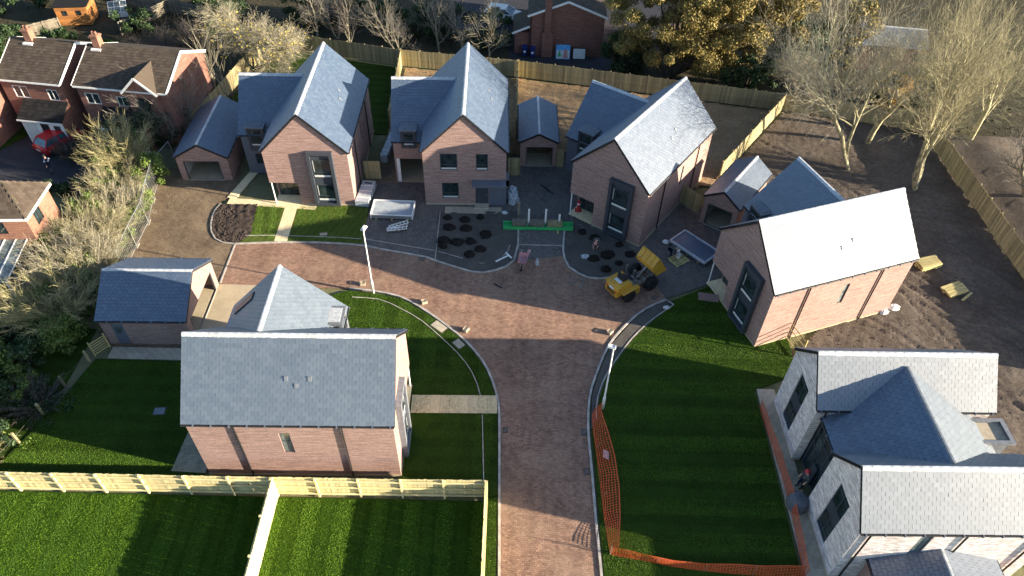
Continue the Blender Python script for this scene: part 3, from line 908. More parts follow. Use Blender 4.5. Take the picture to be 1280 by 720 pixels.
def gable_roof(parent, x0, x1, yc, hy, ze, zr, axis='x', sl=True, w=.30, h=.22, mat='slate', single=(0, 0), clip=(None, None), rt=True, ext=(0, 0), tname='roof'):
    """two slopes and a ridge; along local x (or y); ext cuts the ridge tiles short"""
    def P(a, c, z):
        return (a, c, z) if axis == 'x' else (c, a, z)
    mb = MB()
    for sg in (-1, 1):
        pts = [P(x0, yc + sg * hy, ze), P(x1, yc + sg * hy, ze), P(x1, yc, zr), P(x0, yc, zr)]
        mb.slab(pts, (0, 0, -.10))
    rf = mb.build(tname, M['underlay'], parent)
    if sl:
        V = math.hypot(hy, zr - ze)
        for k, sg in enumerate((-1, 1)):
            u = Vector(P(1, 0, 0)); v = Vector(P(0, -sg * hy, zr - ze))
            slates(rf, P(x0, yc + sg * hy, ze), u, v, x1 - x0, V - .02, w, h, mat, single[k], clip[k])
    if rt:
        ridge_tiles(rf, P(x0 + ext[0], yc, zr + .01), P(x1 - ext[1], yc, zr + .01))
    return rf

def barge(parent, x, yc, hy, ze, zr, axis='x', out=-1):
    mb = MB()
    for sg in (-1, 1):
        a, b = (x, yc + sg * hy, ze - .09), (x, yc, zr - .09)
        if axis == 'y':
            a, b = (a[1], a[0], a[2]), (b[1], b[0], b[2])
        mb.bar(a, b, .04, .15)
    mb.build('bargeboard', M['black'], parent)

# ------------------------------------------------------------------ the brick gable houses
def brick_house(label, loc, rz, T, sf, hw, rise, style='bay', flip=False, singles=(0, 0), group=None, slate='slate', W=6.26, L=10.5, He=5.0, Hr=8.22):
    MB.flip = flip
    H = root('brick_house', label, 'house', (loc[0], loc[1], 0), R(rz), group)
    hy = W / 2
    sl = (Hr - He) / (hy + .12)
    bm_ = 'brick'
    zg = lambda y: Hr - abs(y) * sl - .09            # underside of the roof
    X, Y = Vector((1, 0, 0)), Vector((0, 1, 0))
    # walls: front face runs from y=+hy to -hy (left to right seen from the street)
    wins_f = []
    if style == 'bay':
        cut = (0.0, hy - 1.0, 0.0, 2.12)
        openf = [cut]
    else:
        wins_f = [(hy - 1.84, hy - .55, 3.30, 4.78), (hy + .85, hy + 1.74, 3.30, 4.78), (hy - 1.80, hy - .52, .62, 2.11)]
        openf = list(wins_f)
    mb = MB()
    wallgrid(mb, (0, hy, 0), -Y, -X, W, 0, He, openf if style != 'bay' else [], .12) if style != 'bay' else None
    if style == 'bay':
        # front face without the recessed corner
        for a, b, c, d in ((0, hy - 1.0, 2.12, He), (hy - 1.0, W, 0, He)):
            mb.poly([(0, hy - a, c), (0, hy - b, c), (0, hy - b, d), (0, hy - a, d)])
        mb.poly([(1.25, hy, 0), (1.25, 1.0, 0), (1.25, 1.0, 2.12), (1.25, hy, 2.12)])
        mb.poly([(0, 1.0, 0), (0, 1.0, 2.12), (1.25, 1.0, 2.12), (1.25, 1.0, 0)])
        mb.poly([(0, 1.0, 2.12), (0, hy, 2.12), (1.25, hy, 2.12), (1.25, 1.0, 2.12)])
        mb.poly([(0, hy, 2.12), (1.25, hy, 2.12), (1.25, hy, He), (0, hy, He)])
        mb.poly([(1.25, hy, 0), (L, hy, 0), (L, hy, He), (1.25, hy, He)])
    else:
        mb.poly([(0, hy, 0), (L, hy, 0), (L, hy, He), (0, hy, He)])
    # gable triangles, right side and back
    mb.poly([(0, hy, He), (0, -hy, He), (0, -hy, zg(hy)), (0, 0, zg(0)), (0, hy, zg(hy))])
    mb.poly([(L, -hy, 0), (L, hy, 0), (L, hy, zg(hy)), (L, 0, zg(0)), (L, -hy, zg(hy))])
    sw = [(L - 5.95, L - 5.40, 2.3, 4.1)] if style == 'side' else [(5.45, 5.85, 2.35, 4.1)]
    if flip:
        sw = [(5.4, 5.95, 2.28, 4.12)]
    if style == 'plain':
        sw = []
    wallgrid(mb, (0, -hy, 0), X, -Y, L, 0, He + .12 * sl - .09, sw, .12)
    mb.build('wall', M[bm_], H)
    for a, b, c, d in sw:
        window(H, (a, -hy, c), X, -Y, b - a, d - c, hbars=((d - c) * .55,), fm='anthracite', rec=.08, fw=.045, glass='glass_pale')
    # base course
    mb = MB()
    mb.box(-.03, L + .03, -hy - .03, -hy, 0, .16); mb.box(L, L + .03, -hy, hy, 0, .16)
    mb.box(-.03, 0, -hy, hy if style != 'bay' else 1.0, 0, .16)
    mb.build('plinth', M['concrete'], H)
    # roof
    rf = gable_roof(H, -.12, L + .12, 0, hy + .12, He, Hr, mat=slate, single=singles, w=.36 if any(singles) else .32, h=.23)
    barge(H, -.10, 0, hy + .10, He, Hr)
    barge(H, L + .10, 0, hy + .10, He, Hr)
    gutter(H, (-.1, -hy - .12, He), (L + .1, -hy - .12, He), -Y)
    gutter(H, (-.1, hy + .12, He), (sf - .05, hy + .12, He), Y)
    downpipe(H, 2.62, -hy, He, -Y); downpipe(H, 8.1, -hy, He, -Y)
    for x_, t_ in (((5.36, .50), (4.84, .58), (4.18, .50)) if flip else ((5.2, .62), (6.1, .55))):
        yy = -hy * t_; zz = Hr - abs(yy) * sl
        MB().slab([(x_ - .09, yy - .09, zz - .12), (x_ + .09, yy - .09, zz - .12), (x_ + .09, yy + .07, zz + .08), (x_ - .09, yy + .07, zz + .08)], (0, -.05, .05)).build('roof_vent', M['lead'], rf)
    # projecting window box
    if style == 'bay':
        y0, y1, z0, z1 = -.15, -2.05, .18, 5.08
        b = MB()
        b.box(-.32, -.0, y1, y1 + .24, z0, z1); b.box(-.32, 0, y0 - .24, y0, z0, z1)
        b.box(-.32, 0, y1 + .24, y0 - .24, z1 - .24, z1); b.box(-.32, 0, y1 + .24, y0 - .24, z0, z0 + .24)
        b.box(-.14, -.004, y1 + .24, y0 - .24, z0 + .24, z1 - .24)
        bay = b.build('bay_window', M['lead' if flip else 'anthracite'], H)
        for zz, hh in ((z0 + .42, 1.55), (z0 + 2.62, 1.62)):
            m = MB(); fw = .055; w_ = abs(y1 - y0) - .56
            ya = y0 - .28
            mm = frame_m((-.142, ya, zz), -Y, -X)
            for p in ((0, fw, 0, hh), (w_ - fw, w_, 0, hh), (fw, w_ - fw, 0, fw), (fw, w_ - fw, hh - fw, hh), (fw, w_ - fw, hh * .30, hh * .30 + fw * .8)):
                m.box(p[0], p[1], p[2], p[3], 0, .06, 0, mm)
            m.box(.08, .12, hh * .33, hh - fw, .022, .03, 1, mm)
            m.box(fw, w_ - fw, fw, fw + .17, .022, .032, 1, mm)
            m.box(.008 + fw, w_ - fw - .008, fw, hh - fw, .006, .02, 2, mm)
            m.build('window', [M['anthracite'], M['cream'], M['glass']], bay)
        # corner post and recessed entrance
        MB().tube([(.10, hy - .10, 0), (.10, hy - .10, 2.12)], .05, 8).build('post', M['white'], H)
        window(H, (1.25, 2.95, .05), -Y, -X, 1.75, 2.0, bars=(.62, 1.2), rec=-.04)
        d = MB().box(0, 1.25, 1.0, hy, .012, .06).build('porch_floor', M['slab'], H)
    else:
        for a, b, c, d in wins_f:
            window(H, (0, hy - a, c), -Y, -X, b - a, d - c, hbars=((d - c) * .32,), sill=True, rec=.07)
        cn = MB().box(-.75, 0, -hy - .22, -.55, 2.22, 2.42).box(-.75, 1.0, -hy - .22, -hy - .002, 2.22, 2.42)
        cn.build('canopy', M['cladding'], H)
        door(H, (-.0, -.78, .05), -Y, -X, 1.0, 2.1, 'anthracite', False)
        MB().box(-.04, .0, -hy - .03, -1.84, .0, 2.2).box(-.04, .9, -hy - .045, -hy - .032, 0, 2.2).build('cladding_panel', M['cladding'], H)
        MB().box(-.6, 0, -1.8, -.7, .0, .12).build('door_step', M['slab_grey'], H)
    # lower wing
    sr = sf + rise; hr = hw + rise; sb = sr + rise
    tw = T - .12
    fr = 'cladding' if style == 'bay' else 'brick'
    mb = MB()
    xf = sf + .12
    if style == 'bay':
        wo = [(tw - 5.3, tw - 4.55, .95, 1.95)]
    else:
        wo = [(tw - 5.58, tw - 3.42, 0.0, 2.3)]
    wallgrid(mb, (xf, tw, 0), -Y, -X, tw - hy, 0, hw + .04, wo, .14 if style == 'bay' else .3)
    mb.build('front_wall', M[fr], H)
    mb = MB()
    xb = sb - .12
    mb.poly([(xf, tw, 0), (xf, tw, hw + .02), (sr, tw, hr - .1), (xb, tw, hw + .02), (xb, tw, 0)])
    mb.poly([(xb, tw, 0), (xb, hy, 0), (xb, hy, hw), (xb, tw, hw)])
    mb.build('side_wall', M['brick'], H)
    yin = max(.6, (Hr - hr) / sl - .25)
    wr = gable_roof(H, yin, T, sr, rise, hw, hr, axis='y', mat=slate, w=.32, h=.23, ext=((Hr - hr) / sl - yin + .05, 0), tname='wing_roof')
    barge(H, T - .02, sr, rise, hw, hr, axis='y')
    gutter(H, (sf, hy + .1, hw), (sf, T, hw), -X)
    if style == 'bay':
        for a, b, c, d in wo:
            window(H, (xf, tw - a, c), -Y, -X, b - a, d - c, rec=.06)
        door(H, (xf - .01, 4.35, .05), -Y, -X, .95, 2.05, 'anthracite')
        dy0, dy1, dz0, dz1 = 5.45, 4.10, 2.3, 4.5
        wz0, wz1 = 2.75, 4.2
    else:
        dy0, dy1, dz0, dz1 = 5.02, 3.85, 3.4, 5.05
        wz0, wz1 = 3.62, 4.72
        # open car port inside the wing
        mb = MB()
        mb.box(xf + .3, xf + 4.2, 5.60, 5.68, 0, 2.5).box(xf + 4.2, xf + 4.3, 3.2, 5.68, 0, 2.5).box(xf + .3, xf + 4.2, 3.2, 3.4, 0, 2.5)
        mb.box(xf + .3, xf + 4.3, 3.2, 5.68, 2.5, 2.56)
        mb.build('carport_lining', M['blockwork'], H)
        MB().box(xf, xf + 4.2, 3.4, 5.6, .01, .05).build('carport_floor', M['concrete'], H)
        MB().box(xf + .05, xf + .11, 5.3, 5.58, 0, 2.3).build('door_jamb', M['white'], H)
    xd = sf - .04
    back = sf + (dz1 - hw) * 1.0 + .25
    mb = MB()
    wallgrid(mb, (xd, dy0, 0), -Y, -X, dy0 - dy1, dz0, dz1 - .1, [(.18, dy0 - dy1 - .18, wz0, wz1)], .1)
    for yy in (dy0, dy1):
        mb.poly([(xd, yy, dz0), (xd, yy, dz1 - .1), (back, yy, dz1 - .1), (back, yy, dz0 + 1.0), (xf + .2, yy, dz0)])
    dm = mb.build('dormer', M['lead' if flip else 'anthracite'], H)
    MB().box(xd - .08, back, dy1 - .08, dy0 + .08, dz1 - .1, dz1).build('dormer_roof', M['lead'], dm)
    MB().box(xd + .1, back - .25, dy1 + .12, dy0 - .12, dz1 + .002, dz1 + .03).build('roof_panel', M['ridge' if flip else 'lead'], dm)
    window(dm, (xd, dy0 - .18, wz0), -Y, -X, dy0 - dy1 - .36, wz1 - wz0, hbars=((wz1 - wz0) * .28,), sill=True, rec=.05, fw=.05)
    if flip:
        # glazed panel of the rear slope
        MB.flip = flip
        nx = Vector((1, 0, 1)).normalized()
        mb = MB()
        z_at = lambda x: hr - (x - sr)
        pts = [(sr + 1.6, 4.9, z_at(sr + 1.6) + .06), (sr + 2.9, 4.9, z_at(sr + 2.9) + .06), (sr + 2.9, 5.5, z_at(sr + 2.9) + .06), (sr + 1.6, 5.5, z_at(sr + 1.6) + .06)]
        mb.slab(pts, (.05, 0, .05))
        mb.build('roof_window', M['anthracite'], wr)
    MB.flip = False
    return H

G_NEW = 'new brick houses of the close'
brick_house('red brick gable house furthest left in the back row, buff path and lawn in front',
            (-15.544, 44.372), 91.07, 6.18, 3.9, 3.73, 3.42)
brick_house('red brick gable house with three plain windows and a blue grey door canopy',
            (-3.816, 44.964), 91.67, 5.81, 2.72, 3.95, 3.53, style='plain')
brick_house('red brick gable house turned at an angle behind the yellow dumper',
            (6.78, 42.351), 54.84, 6.6, 4.5, 3.4, 3.42)
brick_house('red brick gable house with the glaring white sunlit roof beside the muddy yard',
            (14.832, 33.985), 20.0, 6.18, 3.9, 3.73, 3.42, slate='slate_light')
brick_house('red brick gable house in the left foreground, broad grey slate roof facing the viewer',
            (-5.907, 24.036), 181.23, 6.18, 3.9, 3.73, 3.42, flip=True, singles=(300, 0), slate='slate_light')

# ------------------------------------------------------------------ garages
def garage(label, loc, rz, W, L, He, Hr, dw, dh, doff=0.0, sdoor=None, group='new garages', slate='slate', ov=.12):
    G_ = root('garage', label, 'garage', (loc[0], loc[1], 0), R(rz), group)
    hy = W / 2; t = .2
    sl = (Hr - He) / (hy + ov)
    zu = He + ov * sl - .10
    mb = MB()
    mb.box(t, L - t, -hy, -hy + t, 0, zu).box(L - t, L, -hy, hy, 0, zu)
    if sdoor:
        a, b, h = sdoor
        mb.box(t, a, hy - t, hy, 0, zu).box(b, L - t, hy - t, hy, 0, zu).box(a, b, hy - t, hy, h, zu)
    else:
        mb.box(t, L - t, hy - t, hy, 0, zu)
    y0, y1 = doff + dw / 2, doff - dw / 2
    mb.box(0, t, y0, hy, 0, zu).box(0, t, -hy, y1, 0, zu).box(0, t, y1, y0, dh, zu)
    ztop = Hr - .11
    for x in (0, L - t):
        mb.slab([(x, hy, zu), (x, -hy, zu), (x, 0, ztop)], (t, 0, 0))
    mb.build('wall', M['brick'], G_)
    MB().box(t, L - t, -hy + t, hy - t, 0, .03).build('floor', M['concrete'], G_)
    ln = MB().box(L - t - .06, L - t, -hy + t, hy - t, .03, zu).box(t, L - t - .06, hy - t - .05, hy - t, .03, zu) if not sdoor else MB().box(L - t - .06, L - t, -hy + t, hy - t, .03, zu)
    ln.build('blockwork_lining', M['blockwork'], G_)
    gable_roof(G_, -ov, L + ov, 0, hy + ov, He, Hr, w=.30, h=.22, mat=slate)
    barge(G_, -ov + .02, 0, hy + ov, He, Hr)
    mb = MB()
    mb.box(.02, .10, y0 - .07, y0, 0, dh).box(.02, .10, y1, y1 + .07, 0, dh).box(.02, .10, y1, y0, dh - .08, dh)
    mb.build('door_frame', M['anthracite'], G_)
    mb = MB().box(-.02, .02, y1, y0, .0, .06)
    mb.build('threshold', M['kerb'], G_)
    if sdoor:
        a, b, h = sdoor
        door(G_, (b, hy - .03, .03), (-1, 0, 0), (0, 1, 0), b - a, h - .04, 'cladding')
    gutter(G_, (0, hy + ov, He), (L, hy + ov, He), (0, 1, 0))
    gutter(G_, (0, -hy - ov, He), (L, -hy - ov, He), (0, -1, 0))
    return G_

garage('open red brick garage with a blue slate roof left of the far left house', (-24.82, 47.18), 92.3, 4.0, 7.1, 2.27, 3.48, 2.85, 1.85, .1)
garage('small open red brick garage between the middle house and the angled house', (1.86, 50.38), 91.0, 3.0, 5.6, 2.41, 3.25, 2.2, 1.9, -.1)
garage('red brick garage with half its roof in sun, tucked behind the white-roofed house', (15.44, 42.89), 53.8, 2.7, 5.56, 2.6, 3.6, 2.0, 2.0)
garage('brick garage with a grey side door and an open front, behind the left foreground house', (-20.29, 32.66), 181.5, 5.45, 5.39, 2.29, 3.97, 4.4, 1.75, 0.0, sdoor=(4.02, 4.76, 1.9))
garage('garage at the lower right edge with one dark and one sunlit slate slope', (20.75, 16.05), -91.0, 6.0, 6.0, 2.15, 3.25, 4.4, 1.8)

# ------------------------------------------------------------------ the pale double-gabled house
def pale_house():
    H = root('pale_brick_house', 'pale grey brick house with two parallel gables and a dark link roof between them', 'house', (16.15, 24.64, 0), R(1.1))
    X, Y = Vector((1, 0, 0)), Vector((0, 1, 0))
    W, L, He, Hr = 4.0, 9.2, 5.0, 7.18
    hy = W / 2
    sl = (Hr - He) / (hy + .12)
    for yc, near in ((0.0, False), (-6.77, True)):
        zg = lambda y: Hr - abs(y) * sl - .09
        mb = MB()
        wo = [(hy - .66, hy + .60, .75, 4.62)]
        wallgrid(mb, (0, yc + hy, 0), -Y, -X, W, 0, He, wo, .13)
        mb.poly([(0, yc + hy, He), (0, yc - hy, He), (0, yc - hy, zg(hy)), (0, yc, zg(0)), (0, yc + hy, zg(hy))])
        mb.poly([(L, yc - hy, 0), (L, yc + hy, 0), (L, yc + hy, zg(hy)), (L, yc, zg(0)), (L, yc - hy, zg(hy))])
        mb.poly([(0, yc + hy, 0), (L, yc + hy, 0), (L, yc + hy, zg(hy)), (0, yc + hy, zg(hy))])
        so = [(2.95, 3.55, .4, 4.7)] if near else []
        wallgrid(mb, (0, yc - hy, 0), X, -Y, L, 0, He + .12 * sl - .09, so, .12)
        mb.build('wall', M['pale_brick'], H)
        for a, b, c, d in wo:
            fr = window(H, (0, yc + hy - a, c), -Y, -X, b - a, d - c, bars=((b - a) / 2,), hbars=(.35, 1.5, 2.35, 3.5), rec=.08, panel=(1.55, 2.30))
        for a, b, c, d in so:
            window(H, (a, yc - hy, c), X, -Y, b - a, d - c, hbars=(2.0,), rec=.08, fw=.05, glass='glass_pale')
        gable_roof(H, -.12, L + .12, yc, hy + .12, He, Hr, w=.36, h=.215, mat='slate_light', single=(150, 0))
        barge(H, -.10, yc, hy + .10, He, Hr); barge(H, L + .1, yc, hy + .1, He, Hr)
        gutter(H, (-.1, yc - hy - .12, He), (L + .1, yc - hy - .12, He), -Y)
        downpipe(H, .5, yc - hy, He, -Y)
        if near:
            downpipe(H, 5.0, yc - hy, He, -Y); downpipe(H, 8.4, yc - hy, He, -Y)
        mb = MB().box(-.03, 0, yc - hy - .03, yc + hy + .03, 0, .15).box(-.03, L, yc - hy - .03, yc - hy, 0, .15)
        mb.build('plinth', M['concrete'], H)
    # link block with its own cross roof
    xr, zr = 4.55, 6.70
    xe, ze = .42, 4.22
    xe2 = 8.7
    mb = MB()
    wallgrid(mb, (.6, -2.0, 0), -Y, -X, 2.77, 0, ze + .1, [(.10, 2.45, .05, 3.75)], .1)
    mb.poly([(8.55, -4.77, 0), (8.55, -2.0, 0), (8.55, -2.0, ze), (8.55, -4.77, ze)])
    mb.build('link_wall', M['cladding'], H)
    fr = window(H, (.6, -2.1, .05), -Y, -X, 2.35, 3.7, bars=(.8, 1.6), hbars=(1.75, 2.0, 2.9), rec=.05)
    MB().box(.50, .585, -3.62, -3.12, .05, 1.6).build('door', M['anthracite'], H)
    mb = MB()
    for xa, za in ((xe, ze), (xe2, ze)):
        # each slope reaches into the valleys against both gables
        s_ = (zr - ze) / abs(xr - xa)
        pts = []
        yn = lambda z: (Hr - z) / sl
        x5 = xr + (xa - xr) * (zr - He) / (zr - ze)
        pts = [(xr, -yn(zr) + .25, zr), (x5, -2.12 + .2, He), (x5, -2.03, He), (xa, -2.03, za), (xa, -4.74, za), (x5, -4.74, He), (x5, -4.65 - .2, He), (xr, -6.77 + yn(zr) - .25, zr)]
        if xa > xr:
            pts = pts[::-1]
        mb.slab(pts, (0, 0, -.09))
    rf = mb.build('link_roof', M['underlay'], H)
    sv = math.hypot(xr - xe, zr - ze)
    def clipf(a, b):
        z = ze + (zr - ze) * b / sv
        y = -(a) - .3
        lim = (Hr - z) / sl if z > He else 2.06
        return -6.77 + lim - .15 < y < -lim + .15
    slates(rf, (xe, -.3, ze), (0, -1, 0), (xr - xe, 0, zr - ze), 6.2, sv - .02, .36, .25, 'slate', 0, clipf)  # west slope darker than the east one: its shade is put into the colour
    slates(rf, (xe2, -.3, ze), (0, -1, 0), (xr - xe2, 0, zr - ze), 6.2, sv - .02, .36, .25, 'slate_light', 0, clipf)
    ridge_tiles(rf, (xr, -.52, zr + .02), (xr, -6.2, zr + .02), .12, .07, .42, 'lead')
    gutter(H, (xe, -2.05, ze), (xe, -4.72, ze), -X)
    # flat roofed bay at the back
    mb = MB().box(8.1, 9.6, -3.62, -2.3, 2.6, 4.45)
    b = mb.build('rear_bay', M['lead'], H)
    mb = MB().box(7.95, 9.78, -3.78, -3.58, 4.45, 4.62).box(7.95, 9.78, -2.42, -2.22, 4.45, 4.62).box(9.55, 9.78, -3.58, -2.42, 4.45, 4.62)
    mb.build('parapet', M['lead'], b)
    MB().box(7.9, 9.55, -3.58, -2.42, 4.452, 4.47).build('flat_roof', M['slab_grey'], b)
    return H
pale_house()
# ------------------------------------------------------------------ fences, gates, street lamps
_board = {}
def board_mesh(w, h, mat, k):
    key = (w, h, mat, k)
    if key not in _board:
        r = random.Random(k)
        dz = r.uniform(-.02, .02)
        _board[key] = MB().box(.004, w - .004, -.011, .011, .06, h + dz).mesh('board', M[mat])
    return _board[key]

def fence(label, pts, h=1.8, bw=.2, pw=1.83, mat='fence', side=1, rails=True, group=None, h_var=0.0, post=.1):
    """closeboard fence: posts, rails behind, boards in front on the given side"""
    P = [Vector((x, y, 0)) for x, y in pts]
    F = root('boundary_fence', label, 'fence', P[0], 0, group)
    o = P[0]
    for a, b in zip(P, P[1:]):
        d = b - a; L_ = d.length; n = max(1, round(L_ / pw)); s = L_ / n
        q = d.to_track_quat('X', 'Z').to_matrix().to_4x4()
        base = Matrix.Translation(a - o) @ q
        pm = MB().box(-post / 2, post / 2, -post / 2, post / 2, 0, h + .06).mesh('post', M[mat])
        rm = {}
        nb = max(1, round(s / bw)); w = s / nb
        for i in range(n + 1):
            place('post', pm, F, base @ Matrix.Translation((s * i, -side * .06, 0)))
        if rails:
            for z in (.35, 1.0, h - .2):
                me = MB().box(0, s, -.04, .04, z - .04, z + .04).mesh('rail', M[mat])
                for i in range(n):
                    place('rail', me, F, base @ Matrix.Translation((s * i, -side * .03 - side * .045, 0)))
        for i in range(n):
            dz = random.uniform(-h_var, h_var)
            for k in range(nb):
                place('board', board_mesh(round(w, 3), h, mat, random.randrange(5)), F,
                      base @ Matrix.Translation((s * i + k * w, side * random.uniform(.012, .026), dz)) @ Matrix.Rotation(random.uniform(-.006, .006), 4, 'Y'))
    return F

GF = 'garden fences of the new plots'
fence('boundary fence behind the far left garden, bare trees standing just beyond it', [(-24.3, 69.6), (-11.7, 66.65)], side=-1, bw=.21, group=GF)
fence('boundary fence behind the middle house, from garden divider to garden divider', [(-11.6, 66.6), (-.05, 65.1)], side=-1, bw=.21, group=GF)
fence('long boundary fence under the golden tree and the brick house with posters', [(0, 65.1), (24.65, 60.25)], side=-1, bw=.21, group=GF)
fence('boundary fence behind the two leaning bare trees, top right', [(24.75, 60.25), (35.9, 57.75), (36.8, 56.3)], side=-1, bw=.21, group=GF)
fence('boundary fence down the right edge of the muddy yard', [(36.85, 56.2), (36.9, 29)], side=-1, bw=.21, group=GF)
fence('sunlit fence dividing the angled house plot from the muddy yard plot', [(24.7, 60.2), (16.9, 49.2)], side=1, bw=.21, group=GF)
fence('short sunlit fence between far left back lawn and the middle garden', [(-11.6, 66.5), (-11.2, 55.5)], side=1, bw=.21, group=GF)
fence('narrow fence right of the middle house, running back beside its roof', [(-.05, 65), (.05, 54.5)], side=1, bw=.21, group=GF)
fence('fence beside the far left garage, thin bare trees leaning across it', [(-25.6, 68.0), (-26.5, 63.6), (-27.4, 57.3), (-28.2, 53.2)], side=1, bw=.21, group=GF)
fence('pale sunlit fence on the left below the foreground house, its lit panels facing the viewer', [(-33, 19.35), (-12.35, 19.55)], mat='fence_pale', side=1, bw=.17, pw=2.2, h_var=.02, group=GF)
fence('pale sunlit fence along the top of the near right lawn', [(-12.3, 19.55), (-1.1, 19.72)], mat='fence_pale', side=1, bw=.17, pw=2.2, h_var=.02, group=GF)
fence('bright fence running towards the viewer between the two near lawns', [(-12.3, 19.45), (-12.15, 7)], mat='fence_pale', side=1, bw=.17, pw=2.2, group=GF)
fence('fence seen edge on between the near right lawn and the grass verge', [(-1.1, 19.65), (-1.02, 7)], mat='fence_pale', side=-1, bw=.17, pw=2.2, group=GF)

def gate(label, a, b, h=1.8):
    a, b = Vector((*a, 0)), Vector((*b, 0))
    d = b - a; L_ = d.length
    G_ = root('side_gate', label, 'gate', a, math.atan2(d.y, d.x), 'timber side gates')
    nb = max(4, round(L_ / .14)); w = L_ / nb
    for k in range(nb):
        place('board', board_mesh(round(w, 3), h, 'fence', k % 5), G_, Matrix.Translation((k * w, -.02, 0)))
    for z in (.3, h - .3):
        MB().box(0, L_, .0, .05, z - .05, z + .05).build('rail', M['fence'], G_)
    MB().bar((.05, .03, .35), (L_ - .05, .03, h - .35), .05, .09).build('brace', M['fence'], G_)
    MB().box(L_ - .12, L_ - .08, -.06, -.03, h * .5, h * .5 + .12).build('latch', M['black'], G_)
gate('timber gate between the far left house and the middle house', (-12.2, 47.9), (-10.9, 47.95))
gate('timber gate squeezed between the middle house and the small garage', (-.6, 48.9), (.4, 48.95))
gate('timber gate in shade between the angled house and its garage', (12.9, 46.3), (14.4, 44.5))
gate('short timber gate just right of the small garage', (3.4, 50.3), (4.0, 50.3))

def street_lamp(label, x, y, h, rz):
    S = root('street_lamp', label, 'street lamp', (x, y, .05), R(rz), 'white street lamp posts')
    mb = MB().lathe([(.085, 0), (.085, 1.1), (.075, 1.15), (.05, 1.2), (.04, h - .05), (.035, h)], 10)
    mb.build('post', M['white'], S, True)
    MB().box(-.05, .05, -.093, -.07, .35, .75).build('access_door', M['galv'], S)
    l = MB()
    l.add([(-.12, -.14, h - .02), (.34, -.13, h + .02), (.34, .13, h + .02), (-.12, .14, h - .02),
           (-.10, -.10, h + .10), (.30, -.09, h + .12), (.30, .09, h + .12), (-.10, .10, h + .10)],
          [(0, 3, 2, 1), (4, 5, 6, 7), (0, 1, 5, 4), (1, 2, 6, 5), (2, 3, 7, 6), (3, 0, 4, 7)])
    hd = l.build('lantern', M['white'], S)
    MB().box(.0, .28, -.09, .09, h - .03, h - .012).build('lens', M['glass_pale'], hd)
    MB().lathe([(.09, 0), (.10, .02), (.0, .06)], 8, (-.05, 0, h + .1)).build('photocell', M['galv'], hd)
street_lamp('white lamp post on the curved lawn edge beside the left foreground house', -9.54, 34.92, 5.75, 70)
street_lamp('white lamp post rising from the top of the orange barrier mesh', 5.65, 25.81, 5.65, 165)

# orange barrier mesh round the east lawn
def netting(label, base, lean, hs, cell=.15):
    """base polyline; the mesh leans by `lean` and sags between pins"""
    B = smooth_line([(x, y, .05) for x, y in base], 8)
    N = root('barrier_netting', label, 'barrier', B[0], 0, 'orange barrier mesh round the lawn')
    o = Vector(B[0])
    P = [Vector(p) - o for p in B]
    seg = [(P[i + 1] - P[i]).length for i in range(len(P) - 1)]
    tot = sum(seg); n = int(tot / cell)
    cum = np.concatenate([[0], np.cumsum(seg)])
    arr = np.array([list(p) for p in P])
    s = np.linspace(0, tot, n + 1)
    xy = np.stack([np.interp(s, cum, arr[:, k]) for k in range(3)], 1)
    rows = 7
    lean = np.array(lean)
    if lean.ndim == 1:
        ln = np.tile(lean, (n + 1, 1))
        hh = np.interp(s, np.linspace(0, tot, len(hs)), hs)
    else:
        ln = np.stack([np.interp(s, np.linspace(0, tot, len(lean)), lean[:, k]) for k in range(2)], 1)
        hh = np.interp(s, np.linspace(0, tot, len(hs)), hs)
    wob = .10 * np.sin(s * 1.7) + .06 * np.sin(s * 4.1 + 1)
    grid = np.zeros((n + 1, rows + 1, 3))
    for j in range(rows + 1):
        f = j / rows
        grid[:, j, :2] = xy[:, :2] + ln * (f ** 1.3) + (wob * math.sin(math.pi * f) * .7)[:, None] * np.array([.6, .5])
        grid[:, j, 2] = hh * f * (1 + .05 * np.sin(s * 2.3))
    mb = MB()
    def ribbon(a, b, w, up):
        a, b = Vector(a), Vector(b)
        d = (b - a).normalized()
        u = Vector(up)
        mb.poly([a - u * w, b - u * w, b + u * w, a + u * w])
    for j in range(rows + 1):
        for i in range(n):
            up = grid[i, min(j + 1, rows)] - grid[i, max(j - 1, 0)]
            up = up / (np.linalg.norm(up) + 1e-9)
            ribbon(grid[i, j], grid[i + 1, j], .020 if j not in (0, rows) else .035, up)
    for i in range(n + 1):
        t = grid[min(i + 1, n), 0] - grid[max(i - 1, 0), 0]
        t = t / (np.linalg.norm(t) + 1e-9)
        for j in range(rows):
            a, b = Vector(grid[i, j]), Vector(grid[i, j + 1]); u = Vector(t) * .017
            mb.poly([a - u, a + u, b + u, b - u])
    stuff(mb.build('mesh', M['orange_net'], N))
    k = max(2, int(tot / 2.4))
    for q in range(k + 1):
        i = min(n, int(q * n / k))
        a = Vector(grid[i, 0]); b = Vector(grid[i, rows])
        MB().tube([(a.x, a.y, -.05), (a.x + (b.x - a.x) * .25, a.y + (b.y - a.y) * .25, 1.0 if hh[i] > .5 else .7)], .012, 5).build('pin', M['machine_grey'], N)
netting('orange barrier mesh sagging along the road edge beside the east lawn', [(5.3, 25.9), (4.98, 25.2), (5.05, 23.0), (5.15, 21), (5.25, 18.6), (5.4, 16.7)], [(.35, .1), (.75, .0), (.95, 0), (.95, 0), (.8, .1), (.4, .2)], [.35, .42, .45, .45, .4, .5])
netting('orange barrier mesh drooping across the bottom of the east lawn', [(5.4, 16.7), (6.95, 16.45), (9.0, 16.1), (12, 15.85), (15.1, 15.8)], [(0, .05), (0, .12), (.05, .25), (0, .3)], [.75, .4, .55, .6])
